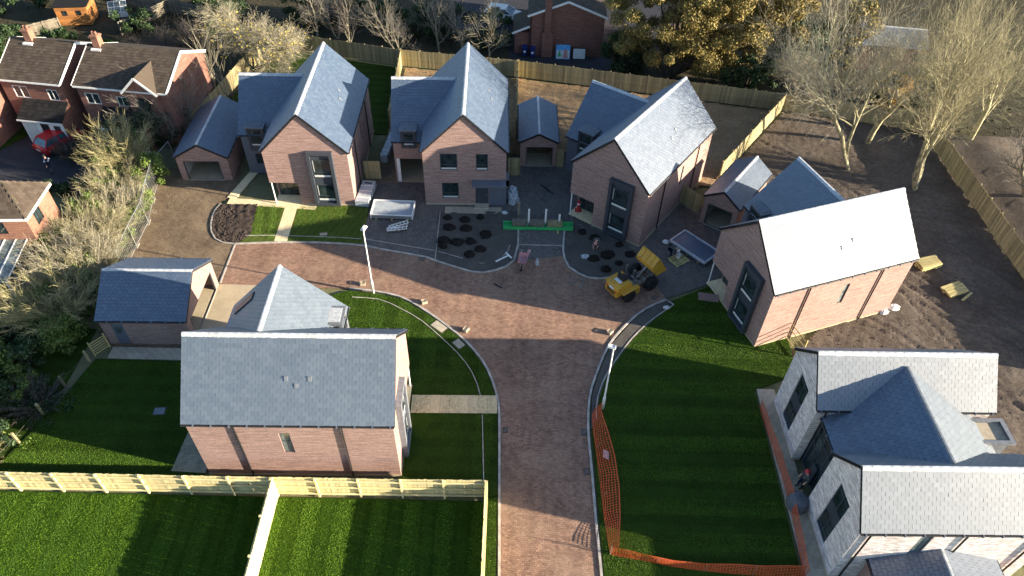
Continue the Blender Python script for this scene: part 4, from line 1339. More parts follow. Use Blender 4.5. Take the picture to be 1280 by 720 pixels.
netting('orange barrier mesh standing in front of the pale house', [(15.2, 26.3), (15.3, 23.4), (15.4, 20.35), (15.15, 15.8)], [(.0, .0), (.06, 0), (.1, 0), (.04, 0)], [.65, .75, .7, .75])
sg = MB().box(-.26, .26, -.012, .012, -.2, .2, 0, Matrix.Rotation(R(85), 4, 'Z') @ Matrix.Rotation(R(-55), 4, 'X')).build('notice_board', M['pink'])
sg.location = (5.55, 22.3, .55)
tag(sg, 'pale pink notice panel hung on the roadside orange mesh', 'notice')

# light mesh site fence on the far left
def mesh_panel(label, a, b):
    a, b = Vector((*a, 0)), Vector((*b, 0))
    d = b - a; L_ = d.length
    F = root('site_fence_panel', label, 'fence', a, math.atan2(d.y, d.x), 'steel mesh site fence panels')
    H_ = 2.0
    for p in (((0, 0, .1), (0, 0, H_)), ((L_, 0, .1), (L_, 0, H_)), ((0, 0, H_), (L_, 0, H_)), ((0, 0, .12), (L_, 0, .12))):
        MB().tube(p, .028, 6).build('frame_tube', M['galv'], F)
    mb = MB()
    for i in range(1, int(L_ / .16)):
        mb.bar((i * .16, 0, .12), (i * .16, 0, H_), .008)
    for j in range(1, 9):
        mb.bar((0, 0, .12 + j * .21), (L_, 0, .12 + j * .21), .008)
    stuff(mb.build('mesh', M['galv'], F))
    MB().box(-.32, .32, -.11, .11, 0, .13).build('foot_block', M['machine_grey'], F)
    MB().bar((L_ * .1, .02, 1.9), (L_ * .1 + .9, 1.0, .08), .03).build('stay', M['galv'], F)
Q = [(-27.2, 36.3), (-27.45, 39.0), (-27.6, 41.7), (-28.2, 44.3), (-28.7, 46.9), (-28.3, 49.6)]
LBL = ['first steel mesh fence panel, nearest the left rear garage', 'second steel mesh fence panel beside the straw coloured shrubs', 'third steel mesh fence panel where the hardcore is widest',
       'fourth steel mesh fence panel by the shadow edge of the garage', 'last steel mesh fence panel beside the far left garage']
for (a, b), l in zip(zip(Q, Q[1:]), LBL):
    mesh_panel(l, a, b)

def trellis(label, a, b, h=1.5, n=6):
    a, b = Vector((*a, .03)), Vector((*b, .03))
    d = b - a; L_ = d.length
    T_ = root('timber_trellis', label, 'trellis', a, math.atan2(d.y, d.x))
    for x in (0, L_):
        MB().box(x - .04, x + .04, -.04, .04, 0, h + .1).build('post', M['timber'], T_)
    for k in range(n):
        z = .2 + k * (h - .25) / (n - 1)
        MB().box(0, L_, -.06, -.04, z - .04, z + .04).build('slat', M['timber'], T_)
trellis('small slatted timber panel at the corner of the grey side door garage', (-26.1, 28.7), (-25.5, 29.5), 1.2, 6)
trellis('leaning timber post and rail frame at the corner of the white-roofed house', (18.1, 31.9), (18.65, 30.2), 1.6, 4)
# post and wire fence at the left edge of the side lawn
W_ = root('post_and_wire_fence', 'low post and wire fence along the shrub bank left of the shaded lawn', 'fence', (-28.2, 20.6, 0))
ps = [(-28.3, 20.2), (-27.7, 22.3), (-27.3, 24.3), (-26.9, 26.3), (-26.3, 28.3)]
for x, y in ps:
    MB().box(x + 28.2 - .06, x + 28.2 + .06, y - 20.6 - .06, y - 20.6 + .06, 0, 1.0).build('post', M['fence'], W_)
for z in (.75,):
    MB().tube([(x + 28.2, y - 20.6 + .07, z * .8) for x, y in ps], .005, 4).build('wire', M['machine_grey'], W_)
# ------------------------------------------------------------------ trees and shrubs
def tubes_np(segs, n=4):
    """segs: array (k,8) x0 y0 z0 x1 y1 z1 r0 r1 -> open tapered tubes"""
    S = np.asarray(segs, float)
    a, b = S[:, :3], S[:, 3:6]
    d = b - a; d /= (np.linalg.norm(d, axis=1)[:, None] + 1e-9)
    ref = np.where(np.abs(d[:, 2:3]) > .9, np.array([[1., 0, 0]]), np.array([[0, 0, 1.]]))
    u = np.cross(d, ref); u /= (np.linalg.norm(u, axis=1)[:, None] + 1e-9)
    w = np.cross(d, u)
    V = []
    for P, r in ((a, S[:, 6]), (b, S[:, 7])):
        for k in range(n):
            t = 2 * math.pi * k / n
            V.append(P + (u * math.cos(t) + w * math.sin(t)) * r[:, None])
    V = np.stack(V, 1).reshape(-1, 3)
    i = np.arange(len(S))[:, None] * (2 * n)
    F = np.concatenate([i + [k, (k + 1) % n, (k + 1) % n + n, k + n] for k in range(n)], 1).reshape(-1, 4)
    rnd = np.repeat(rng.random(len(S)), n)
    return V, F, rnd

def rvec(r):
    v = Vector((r.gauss(0, 1), r.gauss(0, 1), r.gauss(0, 1)))
    return v.normalized()

def grow(r, p, d, L_, rad, lvl, maxl, out, tips, spread, kids, up=.18, bend=.2, taper=.62, minr=.006, clear=.3):
    """recursive limb; out[lvl] collects segments"""
    n = 4 if lvl == 0 else (3 if lvl < maxl else 2)
    p = Vector(p); d = Vector(d).normalized()
    pts = [p.copy()]; dirs = [d.copy()]
    rr = [rad]
    for i in range(n):
        d = (d + rvec(r) * bend + UP_ * up * .5).normalized()
        p2 = p + d * (L_ / n)
        r2 = max(minr, rad * (1 - (1 - taper) * (i + 1) / n))
        out[lvl].append((*p, *p2, rr[-1], r2))
        p = p2; pts.append(p.copy()); dirs.append(d.copy()); rr.append(r2)
    if lvl == maxl:
        tips.append((tuple(p), tuple(d)))
        return
    k = kids[lvl]
    for c in range(k):
        t = (0.35 + .65 * (c + r.random() * .8) / k) if lvl else (clear + (1 - clear) * (c + r.random() * .7) / k)
        t = min(t, 1.0)
        i = min(n - 1, int(t * n)); f = t * n - i
        q = pts[i].lerp(pts[i + 1], min(1, f))
        dd = dirs[i]
        side = dd.cross(rvec(r)).normalized()
        sp = spread * r.uniform(.6, 1.25)
        nd = (dd * math.cos(sp) + side * math.sin(sp)).normalized()
        grow(r, q, nd, L_ * r.uniform(.5, .75), rr[i] * r.uniform(.45, .62), lvl + 1, maxl, out, tips, spread, kids, up, bend, .45, minr)
    # leader
    grow(r, pts[-1], dirs[-1], L_ * r.uniform(.55, .75), rr[-1] * .9, lvl + 1, maxl, out, tips, spread, kids, up, bend, .45, minr)

def leaf_cloud(name, centers, sizes, count, leaf, mat, parent, r, squash=.8, seedv=0, hang=0.0):
    """many small leaf quads spread in uneven clumps"""
    g = np.random.default_rng(seedv)
    C = np.array(centers); S = np.array(sizes)
    k = g.integers(0, len(C), count)
    v = g.normal(0, 1, (count, 3)); v /= np.linalg.norm(v, axis=1)[:, None]
    rad = g.random(count) ** .45
    P = C[k] + v * (rad * S[k])[:, None] * np.array([1, 1, squash])
    P += g.normal(0, .06, P.shape)
    nrm = v + g.normal(0, .7, v.shape)
    nrm /= np.linalg.norm(nrm, axis=1)[:, None]
    t = np.cross(nrm, g.normal(0, 1, v.shape)); t /= np.linalg.norm(t, axis=1)[:, None]
    if hang:
        t = t * (1 - hang) + np.array([0, 0, -1.]) * hang; t /= np.linalg.norm(t, axis=1)[:, None]
    b = np.cross(nrm, t)
    l = leaf * g.uniform(.6, 1.4, count)[:, None]
    V = np.stack([P - t * l, P + b * l * .5, P + t * l, P - b * l * .5], 1).reshape(-1, 3)
    F = np.arange(count * 4).reshape(-1, 4)
    clump = g.random(len(C))
    rn = np.clip(clump[k] * .55 + g.random(count) * .45, 0, .999)
    o = np_mesh(name, V, F, M[mat], parent, rn)
    return stuff(o)

def bare_tree(label, x, y, h, r0, seed, lean=(0, 0), maxl=4, kids=(5, 4, 4, 3), spread=.65, bark='bark', twig='twig_grey', group=None,
              stems=1, first=.35, up=.18, bend=.2, leaves=None, minr=.0055, name='bare_tree', fork=.18, cat='tree', clear=.3):
    r = random.Random(seed)
    T_ = root(name, label, cat, (x, y, -.05), 0, group)
    out = [[] for _ in range(maxl + 2)]; tips = []
    for s in range(stems):
        a = r.uniform(0, 6.28)
        off = Vector((math.cos(a), math.sin(a), 0)) * (fork if stems > 1 else 0)
        d = Vector((lean[0], lean[1], 1)) + off * (2.2 if stems > 1 else 0)
        f = 1 if s == 0 else r.uniform(.7, .95)
        grow(r, off * .4, d, h * first * f, r0 * f, 0, maxl, out, tips, spread, kids, up, bend, .7, minr, clear)
    V, F, rn = tubes_np(out[0] + out[1] + out[2], 6)
    np_mesh('trunk', V, F, M[bark], T_, rn, smooth=True)
    sg = [s for l in out[3:] for s in l]
    V, F, rn = tubes_np(sg, 3)
    stuff(np_mesh('crown', V, F, M[twig], T_, rn))
    if leaves:
        mat, cnt, size, zr = leaves
        zz = [t for t in tips if zr[0] < t[0][2] < zr[1]]
        r.shuffle(zz)
        cs = [t[0] for t in zz[:max(6, len(zz) // 3)]]
        leaf_cloud('leaves', cs, [r.uniform(.25, .6) for _ in cs], cnt, size, mat, T_, r, seedv=seed)
    return T_

def twig_shrub(label, x, y, h, w, seed, n=90, twig='twig_straw', leaves=None, group=None, name='shrub', sub=7, droop=.0):
    """many stems fanning from the base, each with side twigs"""
    r = random.Random(seed)
    T_ = root(name, label, 'shrub', (x, y, -.05), 0, group)
    segs, fine = [], []
    for i in range(n):
        a = r.uniform(0, 6.283); rad = w * math.sqrt(r.random()) * .35
        b = Vector((math.cos(a) * rad, math.sin(a) * rad, 0))
        out = Vector((math.cos(a), math.sin(a), 0)) * r.uniform(.1, 1.0) * w / h
        d = (out + UP_ * 1.0 + rvec(r) * .12).normalized()
        L_ = h * r.uniform(.6, 1.05); p = b
        k = 4; rr = r.uniform(.018, .035)
        for j in range(k):
            d = (d + rvec(r) * .12 + out * (.10 + droop * j)).normalized()
            q = p + d * L_ / k
            segs.append((*p, *q, rr * (1 - j / k * .75), rr * (1 - (j + 1) / k * .75)))
            if j >= 1:
                for _ in range(sub):
                    t = r.random(); s = p.lerp(q, t)
                    dd = (d + rvec(r) * .65).normalized()
                    l = L_ * r.uniform(.08, .22)
                    m_ = s + dd * l
                    fine.append((*s, *m_, .009, .006))
                    if r.random() < .6:
                        e = m_ + (dd + rvec(r) * .5).normalized() * l * .6
                        fine.append((*m_, *e, .006, .004))
            p = q
    V, F, rn = tubes_np(segs, 4)
    stuff(np_mesh('stems', V, F, M[twig], T_, rn))
    V, F, rn = tubes_np(fine, 3)
    stuff(np_mesh('twigs', V, F, M[twig], T_, rn))
    if leaves:
        mat, cnt, size = leaves
        cs = [(r.gauss(0, w * .4), r.gauss(0, w * .4), r.uniform(.15, .6) * h) for _ in range(14)]
        leaf_cloud('leaves', cs, [r.uniform(.3, .8) * w * .4 for _ in cs], cnt, size, mat, T_, r, seedv=seed)
    return T_

def leafy(label, x, y, h, w, seed, mat='leaf_dark', cnt=7000, leaf=.12, clumps=26, name='evergreen_shrub', cat='shrub', trunk=.12, group=None, zmin=.1, depth=None, hang=0.0, bark='bark_dark', cs=None):
    r = random.Random(seed)
    T_ = root(name, label, cat, (x, y, -.05), 0, group)
    dp = depth or w
    if cs is None:
        cs, sz = [], []
        for _ in range(clumps):
            a = r.uniform(0, 6.283); q = math.sqrt(r.random())
            z = h * r.uniform(zmin, .92)
            f = math.sqrt(max(.08, 1 - ((z / h - .4) / .65) ** 2))
            cs.append((math.cos(a) * q * w * .5 * f, math.sin(a) * q * dp * .5 * f, z))
            sz.append(r.uniform(.16, .34) * min(w, dp, h) * .75)
    else:
        sz = [c[3] for c in cs]; cs = [c[:3] for c in cs]
    segs = []
    top = Vector((0, 0, h * .6))
    for c in cs[:22]:
        m_ = Vector(c) * .45 + Vector((0, 0, h * .12))
        m_.z = max(m_.z * .8, .2)
        segs += [(0, 0, 0, *m_, trunk * .6, trunk * .35), (*m_, *c, trunk * .35, trunk * .1)]
    V, F, rn = tubes_np(segs + [(0, 0, 0, 0, 0, h * .55, trunk, trunk * .5)], 6)
    np_mesh('trunk', V, F, M[bark], T_, rn)
    leaf_cloud('crown', cs, sz, cnt, leaf, mat, T_, r, seedv=seed, hang=hang)
    return T_

# two big leaning trees in the muddy yard and their neighbours beyond the fence
bare_tree('tall bare tree with two pale leaning stems in the muddy yard, left of the pair', 28.3, 51.2, 15.5, .20, 11, (.10, .05), 5, (5, 5, 4, 3, 3), .66, 'bark_green', 'twig_pale', stems=2, first=.46, up=.10, bend=.26, clear=.62)
bare_tree('stout grey trunked bare tree in the yard close to the top right fence', 31.2, 55.3, 15, .25, 12, (.08, .0), 5, (4, 5, 4, 3, 3), .72, 'bark_green', 'twig_pale', stems=1, first=.40, up=.10, bend=.26, clear=.62)
bare_tree('thick mossy trunked bare tree in the yard beside the right hand fence', 32.9, 48.6, 16, .21, 13, (.06, .06), 5, (4, 5, 4, 3, 3), .60, 'bark_green', 'twig_olive', stems=3, first=.46, up=.12, bend=.24, fork=.15, clear=.62)
bare_tree('wide bare tree beyond the fence at the top right corner', 40.5, 56, 14, .24, 14, (.0, .05), 5, (4, 5, 4, 3, 2), .78, 'bark_green', 'twig_olive', first=.36)
bare_tree('grey bare tree beyond the right hand fence', 41.5, 47.5, 10, .18, 15, (-.1, 0), 4, (5, 5, 4, 3), .75, 'bark', 'twig_grey', first=.38, stems=2)
bare_tree('thin bare tree with a crooked stem near the right edge', 40.8, 39.5, 8, .12, 16, (.0, .1), 4, (4, 4, 4, 3), .7, 'bark', 'twig_grey', first=.4, stems=2)
bare_tree('pale bushy bare tree behind the fence between golden tree and yard trees', 26.2, 61.9, 8.5, .14, 17, (.05, -.05), 5, (5, 5, 4, 3, 2), .8, 'bark', 'twig_pale', first=.33, stems=2)
# golden tree
r_ = random.Random(5)
cs = []
for _ in range(320):
    a = r_.uniform(0, 6.283); q = math.sqrt(r_.random())
    z = r_.uniform(1.6, 13)
    f = 1.0 if z < 8 else max(.3, 1 - (z - 8) / 7)
    f *= min(1, .45 + (z - 1.2) / 4)
    cs.append((2.6 + math.cos(a) * q * 9.6 * f, math.sin(a) * q * 4.4 * f + .8, z, r_.uniform(.5, 1.3)))
leafy('big golden brown tree with drooping sunlit foliage beyond the boundary fence', 15.0, 66.2, 13, 15, 21, 'leaf_gold', 230000, .10, cat='tree', name='golden_tree', trunk=.42, hang=.45, bark='bark_dark', cs=cs)
leafy('dark evergreen bush beside the brick house with posters', 10.6, 67.3, 3.8, 5.2, 22, 'leaf_dark', 9000, .11, 30, depth=3)
leafy('dark evergreen bush under the right side of the golden tree', 22.0, 63.8, 3.6, 5.5, 23, 'leaf_dark', 8000, .11, 28, depth=2.6)
leafy('dark evergreen mass behind the pale bushy bare tree', 27.5, 67.5, 6, 7, 24, 'leaf_dark', 9000, .14, 30, depth=5)
leafy('dark conifer hedge clump behind the top right fence corner', 36.5, 62.5, 5, 7, 25, 'leaf_dark', 9000, .13, 30, depth=3)
leafy('small orange leaved tree behind the top right fence', 35.2, 61.3, 3.6, 2.6, 26, 'leaf_orange', 2600, .12, 14, name='orange_tree', cat='tree')
leafy('amber leaved tree high up between the two big bare trees', 33.5, 69.5, 7, 4.5, 27, 'leaf_gold', 4000, .14, 18, name='amber_tree', cat='tree')
leafy('low green scrub at the right edge outside the fence', 39.6, 37.5, 1.8, 3.2, 28, 'leaf_mid', 2600, .09, 16)
# row of bare trees behind the back boundary
GB = 'bare trees behind the back boundary fence'
for i, (x, y, h, s, lab, tw) in enumerate([
    (-21.1, 71.6, 7.5, 31, 'slender bare tree behind the far left end of the boundary fence', 'twig_grey'),
    (-19.1, 72.2, 7.0, 32, 'bare tree second from the left behind the boundary fence', 'twig_grey'),
    (-16.9, 68.6, 8.5, 33, 'dark stemmed bare tree right behind the far left roof ridge', 'twig_dark'),
    (-12.3, 68.9, 8.5, 34, 'bare tree with upswept boughs behind the garden divider fence', 'twig_grey'),
    (-8.2, 69.7, 8.0, 35, 'thin bare tree in front of the dark hedge, behind the middle house', 'twig_grey'),
    (-5.8, 69.5, 8.5, 36, 'bare tree just left of the white car', 'twig_grey'),
    (-3.0, 67.6, 8.5, 37, 'spreading bare tree in front of the white car', 'twig_pale')]):
    bare_tree(lab, x, y, h, .13, s, (0, .04), 4, (5, 4, 4, 3), .72, 'bark', tw, GB, first=.36, stems=2 if i % 2 else 1)
hx = [(-23, 74.5, 'leaf_dark'), (-19, 74.8, 'leaf_dark'), (-14.5, 72.5, 'leaf_dark'), (-10.5, 73.0, 'leaf_dark'), (-7, 72.0, 'leaf_dark'), (-3.4, 71.5, 'leaf_dark')]
hl = ['dark hedge clump at the left end behind the back fence', 'dark hedge clump behind the slender bare trees', 'dark hedge clump behind the far left roof ridge', 'dark hedge clump behind the garden divider',
      'dark hedge clump behind the middle roof peak', 'dark hedge clump below the white car']
for i, (x, y, m_) in enumerate(hx):
    leafy(hl[i], x, y, 3.6 + .4 * (i % 3), 5.2, 40 + i, m_, 8000, .11, 30, depth=2.6, group='evergreen hedge clumps behind the back fence')
# tree with yellow leaves on the far left
bare_tree('wide tree with bare golden twigs and yellow leaf tufts behind the far left garage', -25.3, 65.0, 11.5, .22, 51, (-.10, .05), 5, (6, 5, 4, 4, 3), .82, 'bark_green', 'twig_pale', stems=3, first=.30, up=.04, bend=.25,
          leaves=('leaf_yellow', 800, .11, (2.5, 5.0)), fork=.25)
bare_tree('thin leaning sapling crossing the fence by the far left garage', -26.9, 58.5, 7.5, .07, 52, (-.35, .1), 3, (4, 3, 3), .5, 'bark', 'twig_pale', first=.5, minr=.006)
bare_tree('second thin sapling beside the blue garage roof', -25.2, 56.8, 7.0, .07, 53, (-.25, .15), 3, (4, 3, 3), .5, 'bark', 'twig_pale', first=.5, minr=.006)
leafy('dark round bush between the neighbour houses and the far left garage', -30.6, 52.8, 4.6, 4.6, 54, 'leaf_dark', 9000, .1, 28)
twig_shrub('grey leafless bush in front of the orange gable wall', -29.6, 53.6, 5.4, 3.6, 55, 150, 'twig_grey', sub=8)
# hedge bank along the left side
GH = 'overgrown hedge shrubs along the left side'
for x, y, h, w, s, tw, lv, lab, n in [
    (-31.6, 48.0, 4.2, 2.4, 61, 'twig_straw', ('leaf_mid', 2200, .09), 'tall fan shaped pale twiggy shrub next to the shaded drive', 80),
    (-31.0, 44.6, 2.9, 2.8, 62, 'twig_olive', ('leaf_mid', 3000, .09), 'pale twiggy shrub mixed with bright green leaves', 100),
    (-29.8, 41.6, 2.8, 2.8, 63, 'twig_pale', ('leaf_bright', 2600, .09), 'rounded pale twiggy shrub beside the mesh fence', 130),
    (-30.2, 38.4, 3.6, 3.2, 64, 'twig_olive', ('leaf_mid', 2400, .09), 'largest dense pale twiggy shrub of the hedge bank', 190),
    (-29.6, 35.2, 3.7, 3.2, 65, 'twig_pale', ('leaf_mid', 2000, .09), 'dense twiggy shrub left of the rear garage', 190),
    (-29.6, 32.0, 3.6, 3.0, 66, 'twig_straw', ('leaf_mid', 2200, .09), 'twiggy shrub with long stems leaning over the conservatory side', 150)]:
    twig_shrub(lab, x, y, h, w, s, n, tw, (lv[0], int(lv[1] * 1.8), lv[2]), GH, sub=14, droop=.045)
for x, y, h, w, sd_, m_, lab in ((-31.4, 41.0, 2.8, 2.6, 191, 'leaf_mid', 'olive bush at the back of the twiggy hedge bank, upper part'), (-31.6, 36.6, 3.2, 2.6, 192, 'leaf_mid', 'olive bush at the back of the twiggy hedge bank beside the brick house'),
                               (-28.4, 33.6, 2.4, 1.8, 193, 'leaf_dark', 'dark bush tight against the left end of the rear garage'), (-28.5, 39.6, 1.9, 1.8, 194, 'leaf_mid', 'low green bush behind the second mesh fence panel')):
    leafy(lab, x, y, h, w, sd_, m_, 3200, .09, 20)
leafy('green shrub with bright sunlit leaves against the mesh fence', -29.0, 46.8, 2.6, 2.6, 67, 'leaf_bright', 3200, .09, 18)
leafy('low green shrub in the middle of the hedge bank', -28.6, 43.0, 1.8, 2.2, 68, 'leaf_bright', 2600, .08, 16)
leafy('dark green shrub between the drive and the straw shrubs', -32.6, 50.2, 3.2, 3.2, 69, 'leaf_dark', 4500, .1, 20)
leafy('olive shaded bush left of the grey door garage', -28.4, 29.4, 2.4, 2.8, 70, 'leaf_mid', 5500, .09, 24)
leafy('olive shaded bush beside the shaded lawn', -29.8, 26.0, 1.9, 3.0, 71, 'leaf_mid', 5500, .09, 24)
twig_shrub('brown brambles on the bank beside the shaded lawn', -28.0, 25.0, 1.6, 2.2, 72, 90, 'twig_dark', ('leaf_dark', 800, .08), GH, sub=6, droop=.05)
twig_shrub('pale dead stems and straw at the lower left corner of the bank', -29.6, 21.6, 1.3, 2.6, 73, 120, 'twig_straw', ('leaf_bright', 500, .09), GH, sub=5, droop=.08)
for x, y, h, w, s, m_, lab in ((-29.8, 27.8, 2.2, 3.0, 171, 'leaf_dark', 'dark bush on the bank level with the grey door'), (-30.4, 24.4, 2.0, 3.0, 172, 'leaf_dark', 'dark bush on the bank halfway down the shaded lawn'),
                               (-28.9, 22.3, 1.3, 2.2, 173, 'leaf_dark', 'low dark bush where the shaded lawn meets sunlight'), (-31.5, 27.0, 2.4, 3.2, 174, 'leaf_mid', 'olive bush at the left edge of the picture above the bright green bush')):
    leafy(lab, x, y, h, w, s, m_, 4500, .09, 22)
leafy('bright green bush at the lower left edge', -30.6, 23.4, 1.8, 2.0, 74, 'leaf_bright', 2200, .1, 14)
leafy('low grey green hedge beneath the conservatory', -32.2, 30.0, 1.5, 3.4, 75, 'leaf_dark', 3500, .09, 18)
# top left gardens; the bushes of this first loop are added to shade the lawns
for x, y, h, w, s, m_, lab in ((-40.5, 72.5, 2.4, 4.0, 181, 'leaf_dark', 'dark bush added for shade, right of the garden cold frame'), (-51.5, 68.0, 3.0, 3.6, 182, 'leaf_dark', 'dark bush added for shade at the left edge behind the first roof'),
                               (-36.5, 63.5, 2.2, 3.4, 183, 'leaf_dark', 'dark bush added for shade just behind the second neighbour roof'), (-31.5, 61.5, 3.0, 3.6, 184, 'leaf_dark', 'dark bush added for shade behind the sunlit orange end wall'),
                               (-30.5, 72.5, 5.5, 5.0, 185, 'leaf_dark', 'tall dark evergreen added for shade, left of the golden twig tree'), (-46.5, 68.5, 2.0, 3.0, 186, 'leaf_dark', 'dark bush added for shade in front of the orange shed')):
    leafy(lab, x, y, h, w, s, m_, 5000, .11, 22)
GT = 'dark hedges of the top left gardens'
for i, (x, y, w, h) in enumerate([(-57, 76, 6, 4), (-52.5, 77.5, 5, 4.5), (-45.5, 81, 6, 3.5), (-39, 80, 6, 3.2), (-33, 77, 5, 3.2)]):
    leafy(['dark hedge at the top left corner', 'dark hedge left of the orange shed', 'dark hedge behind the orange shed', 'dark hedge behind the garden cold frame', 'dark hedge left of the golden twig tree'][i], x, y, h, w, 80 + i, 'leaf_dark', 5000, .13, 22, depth=3.0, group=GT)
twig_shrub('purple brown leafless shrub behind the neighbour roofs', -36.5, 67.5, 2.6, 3.0, 86, 90, 'twig_dark', None, GT)
twig_shrub('second purple brown leafless shrub left of the golden twig tree', -33.0, 68.5, 2.8, 3.0, 87, 90, 'twig_dark', None, GT)
leafy('dark clipped bush at the front of the neighbour house porch', -43.6, 54.4, 1.4, 2.2, 88, 'leaf_mid', 1800, .08, 12)
leafy('round green bush at the left edge by the neighbour lawn', -44.6, 51.3, 1.3, 1.8, 89, 'leaf_mid', 1500, .08, 12)
leafy('low dark hedge between the neighbour drive and the brick house', -35.4, 45.0, 1.2, 4.4, 90, 'leaf_dark', 3000, .09, 18, depth=1.4)
twig_shrub('brown bare bush hiding half of the red car', -36.4, 49.9, 2.0, 1.8, 91, 110, 'twig_dark', ('leaf_dark', 500, .07), sub=8)

# grass blades on the lawns near the camera
def tufts(name, poly, dens, h, mat='grass', z=.05, stripe=(0, 1.1)):
    P = np.array(poly); x0, y0 = P.min(0); x1, y1 = P.max(0)
    y0 = max(y0, 13.8)
    n = int((x1 - x0) * (y1 - y0) * dens)
    g = np.random.default_rng(n)
    x, y = g.uniform(x0, x1, n), g.uniform(y0, y1, n)
    ok = inside(P, x, y); x, y = x[ok], y[ok]; n = len(x)
    a = g.uniform(0, 6.283, n); w = g.uniform(.007, .014, n); hh = h * g.uniform(.6, 1.2, n)
    cl = .5 + .5 * np.sin(x * .5 + 2 * np.sin(y * .4)) * np.sin(y * .7 + np.sin(x * .5))
    t = x * math.cos(stripe[0]) + y * math.sin(stripe[0])
    st = np.sign(np.sin(t * math.pi / stripe[1] + .12 * np.sin(x + y)))      # mown up and down
    lx, ly = np.cos(a), np.sin(a)
    lean = st * hh * .45
    bx = g.normal(0, .4, n) * hh - math.sin(stripe[0]) * lean
    by = g.normal(0, .4, n) * hh + math.cos(stripe[0]) * lean
    V = np.stack([np.stack([x - lx * w, y - ly * w, z + 0 * x], 1), np.stack([x + lx * w, y + ly * w, z + 0 * x], 1), np.stack([x + bx, y + by, z + hh], 1)], 1).reshape(-1, 3)
    o = np_mesh(name, V, np.arange(3 * n).reshape(-1, 3), M[mat], None, np.clip(cl * .35 + .18 + st * .13 + g.random(n) * .3, 0, .999))
    stuff(o)
tufts('grass', LAWN_SW, 650, .04, stripe=(0, .95))
tufts('grass', LAWN_E, 600, .04, stripe=(R(90), 1.0))
tufts('grass', [(-30, 13), (-12.5, 13), (-12.5, 19.3), (-30, 19.2)], 800, .05, stripe=(0, .9))
tufts('grass', [(-12.1, 13), (-1.2, 13), (-1.25, 19.4), (-12.3, 19.3)], 800, .05, stripe=(0, .9))
tufts('grass', [(-16.8, 19.8), (-16.6, 28.4), (-25.9, 28.4), (-27.3, 23.0), (-28.5, 19.7)], 600, .04, stripe=(R(90), .95))
tufts('grass', [(-20.0, 44.1), (-19.7, 40.7), (-17.8, 40.2), (-17.9, 44.1)], 600, .045, stripe=(R(10), .5))
tufts('grass', [(-16.7, 44.1), (-16.6, 40.2), (-11.3, 40.1), (-11.5, 44.1)], 600, .045, stripe=(R(10), .5))
tufts('grass', [(-.95, 13), (-.35, 13), (-.48, 19.8), (-1.0, 19.7)], 450, .06)
# ------------------------------------------------------------------ older houses around the site
def tiles(parent, O, u, v, U, V, mat='tile', w=.33, h=.34):
    slates(parent, O, u, v, U, V, w, h, mat)

